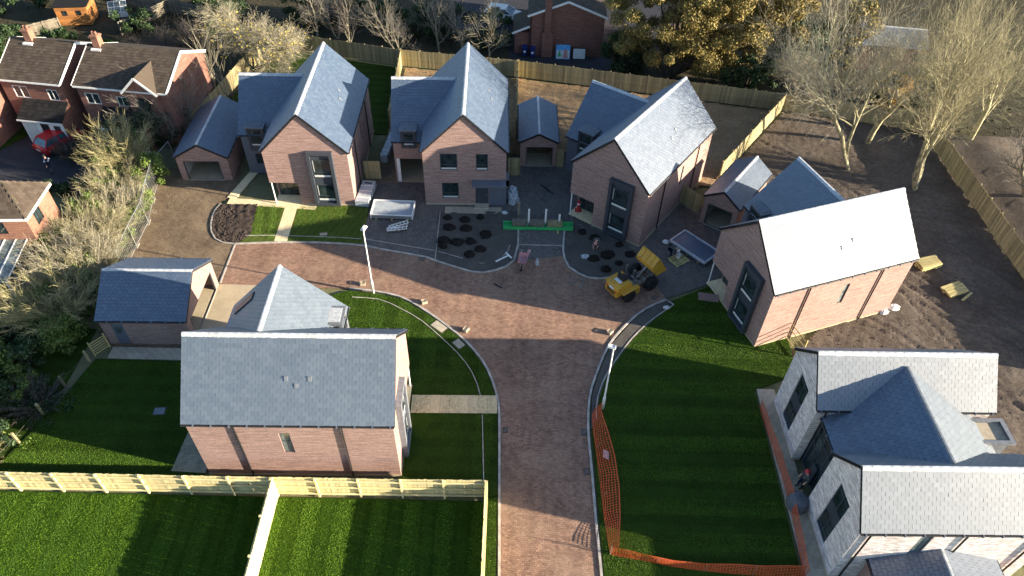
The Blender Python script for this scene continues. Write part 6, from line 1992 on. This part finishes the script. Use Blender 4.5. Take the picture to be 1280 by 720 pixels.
# people
def person(label, x, y, rz, J, top, legs, hat=None, z=.0, hair='black', stripe=False, gloves=False):
    """one skinned body from a pose; J holds the joints in metres, facing +x"""
    P_ = root('person', label, 'person', (x, y, z), R(rz))
    V, E, Rr, part = [], [], [], []
    def add(p, r, pr, parent=None):
        V.append(p); Rr.append(r); part.append(pr)
        if parent is not None:
            E.append((parent, len(V) - 1))
        return len(V) - 1
    pel = add(J['pelvis'], .15, 0)
    sp = add(J['chest0'], .145, 1, pel); chs = add(J['chest'], .16, 1, sp); nk = add(J['neck'], .065, 2, chs)
    h0 = add(tuple(Vector(J['neck']).lerp(Vector(J['head']), .55)), .085, 2, nk)
    hd = add(J['head'], .10, 2, h0)
    ht = add(tuple(Vector(J['head']) + (Vector(J['head']) - Vector(J['neck'])).normalized() * .09), .075, 2, hd)
    for s in 'lr':
        sh = add(J['sh' + s], .075, 1, chs); el = add(J['el' + s], .055, 1, sh); wr = add(J['wr' + s], .04, 2, el)
        d = (Vector(J['wr' + s]) - Vector(J['el' + s])).normalized()
        pm = add(tuple(Vector(J['wr' + s]) + d * .08), .038, 2, wr)
        sd_ = d.cross(Vector((0, 0, 1)) if abs(d.z) < .8 else Vector((1, 0, 0))).normalized()
        cu = d.cross(sd_)
        for k, (o, l) in enumerate(((-.03, .075), (-.01, .09), (.01, .085), (.03, .065))):
            b = Vector(J['wr' + s]) + d * .10 + sd_ * o
            f1 = add(tuple(b), .011, 2, pm); f2 = add(tuple(b + d * l * .6), .009, 2, f1)
            add(tuple(b + d * l * .95 + cu * .02), .008, 2, f2)
        th = add(tuple(Vector(J['wr' + s]) + d * .045 - sd_ * .05), .012, 2, pm)
        add(tuple(Vector(J['wr' + s]) + d * .09 - sd_ * .07), .010, 2, th)
        hp = add(J['hip' + s], .10, 0, pel); kn = add(J['kn' + s], .07, 0, hp); an = add(J['an' + s], .05, 3, kn)
        add(tuple(Vector(J['an' + s]) + Vector(J.get('toe', (.18, 0, -.05)))), .045, 3, an)
    me = bpy.data.meshes.new('body')
    me.from_pydata(V, E, [])
    o = link('body', me, P_)
    sk_ = o.modifiers.new('skin', 'SKIN')
    for i, l in enumerate(me.skin_vertices[0].data):
        l.radius = (Rr[i], Rr[i] * (.72 if part[i] in (0, 1) and i < 3 else 1))
        l.use_root = (i == 0)
    o.modifiers.new('sub', 'SUBSURF').levels = 1
    dg = bpy.context.evaluated_depsgraph_get()
    nm = bpy.data.meshes.new_from_object(o.evaluated_get(dg))
    o.modifiers.clear(); o.data = nm; nm.name = 'body'
    A = np.array(V); pa = np.array(part)
    nm.materials.clear()
    for m in (legs, top, 'skin', 'black'):
        nm.materials.append(M[m])
    for f in nm.polygons:
        c = np.array(f.center)
        f.material_index = int(pa[np.argmin(((A - c) ** 2).sum(1) / (np.array(Rr) + .03))])
        f.use_smooth = True
    hdv = Vector(J['head']); up = (hdv - Vector(J['neck'])).normalized()
    q = up.to_track_quat('Z', 'X').to_matrix().to_4x4()
    mh = Matrix.Translation(hdv + up * .03) @ q
    if hat:
        h = MB().lathe([(.155, .0), (.16, .02), (.135, .03), (.125, .09), (.085, .145), (.0, .165)], 14, (0, 0, 0), mh)
        h.build('hard_hat', M[hat], P_, True)
    else:
        MB().lathe([(.105, -.03), (.122, .02), (.118, .08), (.08, .125), (.0, .14)], 12, (0, 0, 0), mh).build('hair', M[hair], P_, True)
    fc = Matrix.Translation(hdv)
    fdir = Vector(J.get('face', (1, 0, 0)))
    sid = up.cross(fdir).normalized()
    nb = MB()
    nb.add([hdv + fdir * .095 + sid * .014 - up * .03, hdv + fdir * .095 - sid * .014 - up * .03, hdv + fdir * .13 - up * .03, hdv + fdir * .09 + up * .012], [(0, 1, 2), (0, 2, 3), (1, 3, 2)])
    nb.build('nose', M['skin'], P_)
    for s_ in (-1, 1):
        c = hdv + fdir * .088 + sid * s_ * .035 + up * .012
        MB().box(-.008, .008, -.01, .01, -.006, .006, 0, Matrix.Translation(c)).build('eye', M['black'], P_)
    if stripe:
        c0, c1 = Vector(J['chest']), Vector(J['chest0'])
        MB().box(-.19, .19, -.24, .24, -.03, .03, 0, Matrix.Translation(c0.lerp(c1, .3))).build('reflective_band', M['white_cloth'], P_)
    return P_
STAND = dict(pelvis=(0, 0, .95), chest0=(0, 0, 1.15), chest=(.02, 0, 1.38), neck=(.03, 0, 1.52), head=(.06, 0, 1.66),
             shl=(.02, .2, 1.42), ell=(.0, .27, 1.15), wrl=(.12, .26, .92), shr=(.02, -.2, 1.42), elr=(.0, -.27, 1.15), wrr=(.14, -.24, .94),
             hipl=(0, .1, .88), knl=(.05, .11, .5), anl=(.0, .12, .09), hipr=(0, -.1, .88), knr=(.12, -.11, .5), anr=(.1, -.12, .09))
BEND = dict(pelvis=(-.1, 0, .86), chest0=(.06, 0, 1.0), chest=(.28, 0, 1.08), neck=(.42, 0, 1.06), head=(.54, 0, .98), face=(.6, 0, -.8),
            shl=(.3, .2, 1.06), ell=(.38, .24, .78), wrl=(.5, .15, .54), shr=(.3, -.2, 1.06), elr=(.42, -.24, .78), wrr=(.6, -.14, .56),
            hipl=(-.1, .1, .8), knl=(.08, .12, .46), anl=(-.02, .13, .09), hipr=(-.1, -.1, .8), knr=(.16, -.12, .47), anr=(.14, -.14, .09))
WALK = dict(STAND, knl=(.22, .11, .52), anl=(.28, .11, .10), knr=(-.05, -.11, .5), anr=(-.28, -.11, .12), wrl=(-.08, .26, .94), elr=(-.03, -.27, 1.15), wrr=(.2, -.22, 1.0))
person('person in dark navy clothes with a white band, standing on the neighbour drive', -37.5, 47.5, 200, STAND, 'navy_cloth', 'navy_cloth', stripe=True)
person('person in a white hard hat and dark clothes leaning over the timber pallet', 11.5, 39.6, -40, BEND, 'grey_cloth', 'navy_cloth', hat='white')
person('person in grey clothes and a faded pink hat bending over the dark planting bed', 6.2, 40.3, -110, BEND, 'grey_cloth', 'grey_cloth', hat='pink')
person('person in a red hard hat by the entrance of the pale house', 16.25, 20.9, 190, STAND, 'grey_cloth', 'navy_cloth', hat='red_plastic')

# building materials
def pallet(parent, m0, w=1.2, d=1.0, mat='timber'):
    for k in range(6):
        MB().box(-w / 2, w / 2, -d / 2 + k * d / 5.4, -d / 2 + k * d / 5.4 + .11, .11, .135, 0, m0).build('deck_board', M[mat], parent)
    for k in (-1, 0, 1):
        MB().box(k * (w / 2 - .05) - .05, k * (w / 2 - .05) + .05, -d / 2, d / 2, 0, .108, 0, m0).build('bearer', M[mat], parent)
I4 = Matrix.Identity(4)
p_ = root('timber_pallet', 'empty timber pallet beside the person in the white hard hat', 'pallet', (12.15, 39.15, 0), R(35))
pallet(p_, I4)
bk = root('white_bucket', 'white tub standing on the timber pallet', 'bucket', (12.1, 39.35, .135))
MB().lathe([(.14, 0), (.18, .30), (.19, .30), (.17, .29), (.13, .03), (0, .03)], 14).build('tub', M['white'], bk)
MB().tube([(-.17, 0, .29), (-.1, 0, .42), (.1, 0, .42), (.17, 0, .29)], .01, 5).build('handle', M['galv'], bk)

def timber_stack(label, x, y, rz, rows, n, L_=1.7, grp='stacks of new timber in the muddy yard'):
    T_ = root('timber_stack', label, 'timber stack', (x, y, .05), R(rz), grp)
    for b in (-.5, .5):
        MB().box(b - .05, b + .05, -.5, .5, 0, .1).build('bearer', M['timber'], T_)
    for r in range(rows):
        for k in range(n):
            q = random.uniform(-.14, .14)
            MB().box(-L_ / 2 + q, L_ / 2 + q, -.5 + k * 1.0 / n + .01, -.5 + (k + 1) * 1.0 / n - .02, .1 + r * .12, .21 + r * .12).build('plank', M['timber'], T_)
timber_stack('stack of pale timber nearest the corner of the white-roofed house', 30.3, 39.3, 18, 3, 4)
timber_stack('stack of pale timber further down the yard, a plank sticking out', 31.2, 36.7, 24, 2, 4)
pl = MB().box(-.7, .7, -.08, .08, 0, .06).build('loose_plank', M['timber'])
pl.location = (31.9, 36.15, .1); pl.rotation_euler = (0, R(4), R(40))
tag(pl, 'loose plank lying by the lower stack of pale timber', 'plank')

# galvanised sheets on bearers
gs = root('sheet_stack', 'wide pack of shiny metal sheets wrapped in film beside the driveway', 'sheet stack', (-9.35, 43.7, 0), R(-1))
for b in (-1.2, 0, 1.2):
    MB().box(b - .06, b + .06, -.95, .95, 0, .12).build('bearer', M['timber'], gs)
for k in range(5):
    MB().box(-1.55, 1.55, -.85 + random.uniform(-.02, .02), .85 + random.uniform(-.02, .02), .12 + k * .07, .175 + k * .07).build('sheet', M['galv'], gs)
mb = MB()
for i in range(12):
    y = -.8 + i * .145
    mb.box(-1.5, 1.5, y, y + .05, .455, .49)
stuff(mb.build('corrugation', M['film'], gs))
for e in ((-1.62, -1.56), (1.56, 1.62)):
    MB().box(e[0], e[1], -.9, .9, .1, .55).build('edge_guard', M['white'], gs)
for y in (-.92, .87):
    MB().box(-1.6, 1.6, y, y + .05, .46, .54).build('edge_strip', M['white'], gs)
wpk = root('wrapped_pack', 'long film wrapped pack lying beside the far left house wall', 'wrapped pack', (-11.75, 45.55, 0), R(86))
for b in (-.8, .8):
    MB().box(b - .06, b + .06, -.5, .5, 0, .12).build('bearer', M['timber'], wpk)
m = MB().box(-1.35, 1.35, -.52, .52, .12, .62)
m.build('pack', M['film'], wpk)
MB().box(.95, 1.1, -.30, .30, .62, .64).build('dark_end', M['black'], wpk)
for x in (-.8, .0, .7):
    MB().box(x - .03, x + .03, -.53, .53, .11, .632).build('strap', M['white'], wpk)
wp2 = root('wrapped_pack', 'blue grey film wrapped bundle in the passage behind the timber gate', 'wrapped pack', (-10.8, 52.3, 0), R(84))
MB().box(-2.0, 2.0, -.3, .3, 0, .7).build('pack', M['film'], wp2)
for x in (-1.2, 0, 1.2):
    MB().box(x - .04, x + .04, -.31, .31, 0, .712).build('strap', M['white'], wp2)
ld = root('frame_stack', 'small pile of white metal frames on a pallet in front of the sheet stack', 'frames', (-8.75, 41.75, 0), R(18))
pallet(ld, I4, 1.3, .6, 'old_timber')
for k, (ox, oy, rz_) in enumerate(((0, .1, 3), (-.1, -.15, -6), (.12, .25, 10))):
    f = MB(); mt = Matrix.Translation((ox, oy, .16 + k * .05)) @ Matrix.Rotation(R(rz_), 4, 'Z')
    f.box(-.75, .75, -.17, -.12, 0, .04, 0, mt).box(-.75, .75, .12, .17, 0, .04, 0, mt)
    for x in np.linspace(-.75, .70, 6):
        f.box(x, x + .05, -.12, .12, 0, .04, 0, mt)
    f.build('frame', M['white'], ld)
# blue wrapped glazing pack
bp = root('glazing_pack', 'large dark blue film wrapped panel pack lying between the two brick houses', 'panel pack', (13.4, 40.3, 0), R(-47))
for b in (-1.0, 0, 1.0):
    MB().box(b - .05, b + .05, -.85, .85, 0, .12).build('bearer', M['timber'], bp)
MB().box(-1.55, 1.55, -.85, .85, .12, .42).build('panel', M['film_blue'], bp)
for a, b in (((-1.6, -.88, .42), (1.6, -.88, .42)), ((-1.6, .88, .42), (1.6, .88, .42)), ((-1.6, -.88, .42), (-1.6, .88, .42)), ((1.6, -.88, .42), (1.6, .88, .42))):
    MB().bar(a, b, .13, .16).build('edge', M['film'], bp)
# green barrier trough with brick packs and white posts
gr = root('green_trough', 'long green steel trough lying across the middle driveway', 'trough', (1.85, 42.45, 0), R(1))
MB().box(-2.65, 2.65, -.30, .30, .04, .10).build('base', M['green_steel'], gr)
MB().box(-2.65, 2.65, -.36, -.30, .04, .30).build('side', M['green_steel'], gr)
MB().box(-2.65, 2.65, .30, .36, .04, .30).build('side', M['green_steel'], gr)
for x in (-2.65, 2.59, -.85, .55):
    MB().box(x, x + .06, -.30, .30, .10, .30).build('end_plate', M['green_steel'], gr)
for b in (-1.5, 1.5):
    MB().box(b - .06, b + .06, -.7, .7, 0, .04).build('bearer', M['timber'], gr)
def brick_pack(label, x, y, z, rz, nx, ny, nz, mat='old_brick', timber=True):
    B = root('brick_pack', label, 'brick pack', (x, y, z), R(rz), 'packs of bricks and timber on the green trough')
    key = ('bp', mat)
    if key not in _kerb_cache:
        _kerb_cache[key] = MB().box(.005, .22, .005, .105, .003, .07).mesh('brick', M[mat])
    for k in range(nz):
        for i in range(nx):
            for j in range(ny):
                if 0 < i < nx - 1 and 0 < j < ny - 1 and k < nz - 1:
                    continue
                place('brick', _kerb_cache[key], B, Matrix.Translation((-nx * .1125 + i * .225, -ny * .055 + j * .11, k * .075)) @ Matrix.Rotation(random.uniform(-.04, .04), 4, 'Z'))
    return B
brick_pack('left pack of brown bricks on the green trough', .45, 42.5, .11, 2, 5, 5, 6, 'old_timber')
brick_pack('middle pack of brown bricks on the green trough', 1.75, 42.5, .11, -2, 5, 5, 6, 'old_timber')
brick_pack('right pack of mossy yellow bricks on the green trough', 3.1, 42.5, .11, 3, 5, 5, 6, 'fence')
for i, (x, y, h, l) in enumerate(((1.12, 42.55, 1.5, 'tallest white post standing in the green trough, left of the three'), (2.4, 42.6, 1.5, 'white post between middle and right brick pack'), (3.45, 42.65, 1.0, 'shortest white post, rightmost of the three in the trough'))):
    w_ = root('white_post', l, 'post', (x, y, .1), 0, 'white posts in the green trough')
    MB().lathe([(.075, 0), (.075, h), (.06, h + .02)], 10).build('tube', M['white'], w_)
    MB().lathe([(.08, h + .02), (.08, h + .06), (.0, h + .07)], 10).build('cap', M['white'], w_)
op = root('brown_post', 'brown timber post behind the left brick pack', 'post', (.35, 43.5, 0))
MB().box(-.09, .09, -.09, .09, 0, 1.5).build('shaft', M['old_timber'], op)
MB().box(-.12, .12, -.12, .12, 1.5, 1.56).build('cap', M['old_timber'], op)
rdp = root('red_stand', 'red plastic stand by the corner post of the angled house', 'stand', (5.0, 44.6, 0))
MB().box(-.25, .25, -.25, .25, 0, .08).build('foot', M['red_plastic'], rdp)
MB().lathe([(.16, .08), (.10, .5), (.13, .55), (.13, .95), (.0, 1.0)], 10).build('body', M['red_plastic'], rdp)
MB().lathe([(.135, .65), (.135, .78)], 10).build('band', M['white'], rdp)
# pink barrow, broom, gauge piece
wb = root('wheelbarrow', 'faded pink wheelbarrow on the paving beside the kerb', 'wheelbarrow', (.75, 38.3, .0), R(-100))
V_ = [(-.35, -.26, .35), (.35, -.2, .35), (.35, .2, .35), (-.35, .26, .35), (-.5, -.36, .68), (.6, -.3, .62), (.6, .3, .62), (-.5, .36, .68)]
MB().add(V_, [(0, 3, 2, 1), (0, 1, 5, 4), (1, 2, 6, 5), (2, 3, 7, 6), (3, 0, 4, 7)]).build('tray', M['pink'], wb)
wheel(wb, (.72, 0, .19), .19, .1, tread=False)
for s_ in (-1, 1):
    MB().tube([(.72, s_ * .07, .19), (.1, s_ * .2, .33), (-.9, s_ * .28, .6)], .022, 6).build('handle', M['galv'], wb)
    MB().tube([(-.2, s_ * .22, .36), (-.28, s_ * .24, .0)], .02, 6).build('leg', M['galv'], wb)
rs = root('red_shovel', 'faded red shovel lying behind the pink wheelbarrow', 'shovel', (1.0, 39.15, .03), R(70))
MB().tube([(-.6, 0, .03), (.35, 0, .05)], .02, 6).build('shaft', M['pink'], rs)
MB().slab([(.35, -.13, .02), (.68, -.12, .02), (.76, 0, .02), (.68, .12, .02), (.35, .13, .02)], (0, 0, .02)).build('blade', M['pink'], rs)
wh_ = root('grey_jug', 'pale grey narrow necked jug standing alone right of the wheelbarrow', 'jug', (1.75, 38.3, 0))
MB().lathe([(.14, 0), (.16, .12), (.13, .28), (.05, .42), (.045, .6), (.055, .62)], 12).build('body', M['film'], wh_)
MB().tube([(.05, 0, .56), (.13, 0, .5), (.14, 0, .25)], .015, 6).build('handle', M['film'], wh_)
tp = root('marker_board', 'white T shaped board lying in the grass strip inside the kerb', 'marker', (-.75, 38.75, .09), R(38))
MB().box(-.6, .5, -.05, .05, 0, .05).build('stem', M['white'], tp)
MB().box(.5, .62, -.36, .36, 0, .05).build('crossbar', M['white'], tp)
# brick board lying on the lawn and small crates at the kerb
rb_ = root('brick_slab', 'flat pallet of red bricks lying on the lawn by the white-roofed house', 'brick pack', (13.65, 35.4, .05), R(-8))
me_ = MB().box(.006, .22, .006, .105, 0, .065).mesh('brick', M['brick'])
for i in range(6):
    for j in range(6):
        place('brick', me_, rb_, Matrix.Translation((-.68 + i * .228, -.34 + j * .112, .03)))
MB().box(-.7, .7, -.36, .36, 0, .028).build('board', M['old_timber'], rb_)
for (x, y, rz, lab) in ((-5.95, 34.15, 25, 'pale timber crate at the kerb halfway round the curved lawn'), (-2.95, 31.75, 60, 'pale timber crate at the kerb beside the paving slabs on the lawn'), (-10.4, 35.75, 10, 'small pale crate by the kerb left of the lamp post'), (6.55, 31.9, 50, 'small pale crate by the kerb above the second lamp post')):
    c_ = root('timber_crate', lab, 'crate', (x, y, .01), R(rz), 'timber crates along the kerb')
    c_.scale = (.62, .62, .62)
    for k in range(3):
        for s_ in (-1, 1):
            MB().box(-.3, .3, s_ * .22 - .012, s_ * .22 + .012, .04 + k * .13, .14 + k * .13).build('slat', M['slab_grey'], c_)
            MB().box(s_ * .3 - .012, s_ * .3 + .012, -.2, .2, .04 + k * .13, .14 + k * .13).build('slat', M['slab_grey'], c_)
    MB().box(-.28, .28, -.2, .2, .02, .05).box(-.2, .2, -.15, .15, .05, .3).build('base', M['slab'], c_)
# slabs set in the curved lawn, inspection covers, gullies
for (x, y, rz, w, d, lab, mat) in ((-4.75, 32.0, -40, 1.0, .55, 'grey slab cover lying in the curved lawn, the larger of two', 'slab_grey'), (-3.35, 30.55, -48, .7, .5, 'small grey slab cover further round the curved lawn', 'slab_grey'),
                                  (-20.6, 24.7, 5, .6, .45, 'dark inspection cover in the shaded side lawn', 'lead'), (-14.2, 40.9, 10, .55, .3, 'pale rubble block lying in the new lawn', 'concrete')):
    o = root('inspection_cover', lab, 'cover', (x, y, .055), R(rz))
    MB().box(-w / 2, w / 2, -d / 2, d / 2, 0, .03).build('lid', M[mat], o)
    MB().box(-w / 2 - .05, w / 2 + .05, -d / 2 - .05, d / 2 + .05, -.02, .018).build('frame', M['bed_grey'], o)
def gully(label, x, y, rz, w=.42, d=.30, ring=False):
    o = root('drain_gully', label, 'drain', (x, y, .006), R(rz), 'iron drains in the paving')
    if ring:
        m = MB()
        for a, b, c, e in ((-w / 2, w / 2, -d / 2, -d / 2 + .08), (-w / 2, w / 2, d / 2 - .08, d / 2), (-w / 2, -w / 2 + .08, -d / 2 + .08, d / 2 - .08), (w / 2 - .08, w / 2, -d / 2 + .08, d / 2 - .08)):
            m.box(a, b, c, e, 0, .05)
        m.build('frame', M['machine_grey'], o)
        MB().box(-w / 2 + .08, w / 2 - .08, -d / 2 + .08, d / 2 - .08, 0, .015).build('lid', M['road'], o)
    else:
        MB().box(-w / 2, w / 2, -d / 2, d / 2, 0, .012).build('frame', M['black'], o)
        for k in range(5):
            MB().box(-w / 2 + .04, w / 2 - .04, -d / 2 + .04 + k * .047, -d / 2 + .065 + k * .047, .012, .022).build('grate_bar', M['machine_grey'], o)
for l, x, y, rz in (('drain grate in the driveway left of the first planting bed', -6.6, 38.55, -12), ('left drain grate at the mouth of the middle driveway', .75, 40.2, 0), ('right drain grate at the mouth of the middle driveway', 3.2, 40.15, 0),
                    ('drain grate at the kerb on the left side of the road stem', -.15, 24.1, 90), ('upper drain grate on the right side of the road stem', 4.45, 24.1, 90), ('lower drain grate on the right side of the road stem', 4.45, 21.5, 90), ('drain grate behind the front wheel of the dumper', 9.9, 35.3, 40)):
    gully(l, x, y, rz)
gully('square raised cover frame in the paving left of the dumper', 4.55, 36.6, -20, .95, .8, True)
dk = MB().box(-.8, .8, -.04, .04, 0, .06).build('dark_batten', M['black'])
dk.location = (2.6, 47.2, .01); dk.rotation_euler = (0, 0, R(-50))
tag(dk, 'dark batten lying on the driveway in front of the small garage', 'batten')
bt = MB().bar((-.35, 0, .03), (.35, 0, .03), .09, .05).build('dark_offcut', M['black'])
bt.location = (-1.0, 36.0, .01); bt.rotation_euler = (0, 0, R(-35))
tag(bt, 'short dark offcut lying in the shaded road', 'offcut')
# bulk bag and film by the middle house
bb = root('plastic_bundle', 'crumpled pale blue plastic bundle at the right corner of the middle house', 'plastic bundle', (-.15, 45.9, 0))
def lump(w, d, h, seed, n=14, m=7, jit=.12):
    g = np.random.default_rng(seed)
    V, F = [], []
    for j in range(m + 1):
        f = j / m
        for i in range(n):
            a = 2 * math.pi * i / n
            rr = math.cos(f * math.pi / 2) ** .55 * (1 + g.normal(0, jit))
            V.append((math.cos(a) * w * .5 * rr, math.sin(a) * d * .5 * rr, h * math.sin(f * math.pi / 2) * (1 + g.normal(0, jit * .5))))
    for j in range(m):
        for i in range(n):
            F.append((j * n + i, j * n + (i + 1) % n, (j + 1) * n + (i + 1) % n, (j + 1) * n + i))
    return MB().add(V, F)
lump(.9, 1.7, 1.0, 3).build('film', M['film'], bb)
MB().box(-.4, .4, -.7, .7, 0, .1).build('pallet', M['old_timber'], bb)
tl = root('tarpaulin_mound', 'grey domed heap under a tarpaulin outside the pale house entrance', 'covered heap', (15.75, 19.8, .06))
lump(1.15, 1.2, .85, 5, 18, 8, .04).build('tarpaulin', M['tarp'], tl, True)
MB().tube([(.6 * math.cos(a), .62 * math.sin(a), .03) for a in np.linspace(0, 6.28, 16)], .02, 5).build('rope', M['timber'], tl)
for (x, y, s_, lab, mt) in ((26.3, 34.9, .5, 'white plastic sack by the far corner of the white-roofed house', 'white'), (25.5, 34.45, .4, 'smaller white sack lying left of the other sack', 'white'), (5.3, 39.2, .4, 'whitish sack lying at the kerb of the planting bed', 'film'), (11.4, 41.1, .35, 'crumpled white paper on the driveway near the glazing pack', 'white'), (10.6, 34.3, .3, 'white sack in the dark strip below the dumper', 'cream'), (-.75, 44.0, .3, 'white block on the path by the canopy door', 'cream')):
    k_ = root('plastic_sack', lab, 'sack', (x, y, .04))
    lump(s_ * 1.6, s_, s_ * .6, int(x * 10) % 97, 10, 5, .12).build('sack', M[mt], k_)
    MB().tube([(s_ * .7, 0, s_ * .18), (s_ * .95, .03, s_ * .22)], .03, 5).build('neck', M[mt], k_)
# compost heaps in the two dark beds
HE = [(-5.1, 43.2, .55), (-3.75, 43.0, .7), (-2.6, 43.3, .45), (-4.9, 42.1, .8), (-3.6, 42.0, .75), (-2.1, 41.3, .8), (-5.2, 40.6, .85), (-4.2, 40.4, .85), (-3.2, 40.5, .65), (-2.4, 39.7, .75), (-3.2, 39.1, .7), (-5.2, 39.9, .6),
      (5.2, 42.0, .55), (6.1, 41.3, .7), (6.9, 39.4, .85), (8.6, 39.6, .7), (5.9, 39.0, .7), (6.7, 37.9, .6), (7.7, 38.6, .5), (7.9, 40.6, .5)]
HL = ['back left', 'back middle', 'back right', 'large left', 'large right', 'rightmost', 'inner left', 'inner middle', 'inner right', 'front right', 'foremost', 'front left',
      'hindmost', 'second hindmost', 'biggest central', 'right hand', 'left of centre', 'foremost small', 'tiny middle', 'small rear right']
for i, (x, y, s_) in enumerate(HE):
    bed = 'left dark bed before the canopy door' if i < 12 else 'right dark bed behind the dumper'
    o = lump(s_ * 1.15, s_ * .95, .22 + .07 * (i % 3), 100 + i, 16, 5, .14).build('compost_heap', M['compost'], None, True)
    o.location = (x, y, .03)
    tag(o, HL[i] + ' black compost heap in the ' + bed, 'compost heap', 'compost heaps in the ' + bed)
# clods and stones over the muddy yard
g_ = np.random.default_rng(77)
def clods(name, poly, n, s0, s1, mat, z):
    P = np.array(poly); x0, y0 = P.min(0); x1, y1 = P.max(0)
    x, y = g_.uniform(x0, x1, n), g_.uniform(y0, y1, n); ok = inside(P, x, y); x, y = x[ok], y[ok]; n = len(x)
    s = g_.uniform(s0, s1, n) * g_.uniform(.4, 1, n)
    base = np.array([(1, 0, 0), (0, 1, 0), (-1, 0, 0), (0, -1, 0), (0, 0, .8)])
    V = base[None] * s[:, None, None] * g_.uniform(.6, 1.3, (n, 5, 3)) + np.stack([x, y, np.full(n, z)], 1)[:, None]
    i = np.arange(n)[:, None] * 5
    F = np.concatenate([i + [0, 1, 4], i + [1, 2, 4], i + [2, 3, 4], i + [3, 0, 4]], 1).reshape(-1, 3)
    stuff(np_mesh(name, V.reshape(-1, 3), F, M[mat]))
clods('soil_clods', YARD, 5200, .03, .10, 'soil', .05)
clods('soil_clods', [(-11.0, 56.0), (-11.2, 66.3), (-.1, 64.8), (24.3, 60.1), (16.4, 48.5), (8, 53), (-.2, 52)], 3000, .04, .13, 'soil_tan', .04)
clods('topsoil_clods', [(-22.9, 44.1), (-20.0, 44.2), (-19.6, 40.6), (-20.2, 39.7), (-21.7, 39.85), (-22.6, 41.0), (-23.0, 42.8)], 900, .04, .11, 'bed', .07)
clods('stones', [(-29.0, 46.0), (-22.0, 45.6), (-20.4, 39), (-20.3, 36), (-27.4, 36.2), (-27.9, 42)], 1500, .02, .06, 'gravel', .0)
clods('leaf_litter', [(-60, 62), (-60, 90), (45, 78), (50, 40), (37.4, 40), (37, 57), (25, 61), (0, 66), (-24, 71)], 6000, .06, .2, 'woodland', -.05)
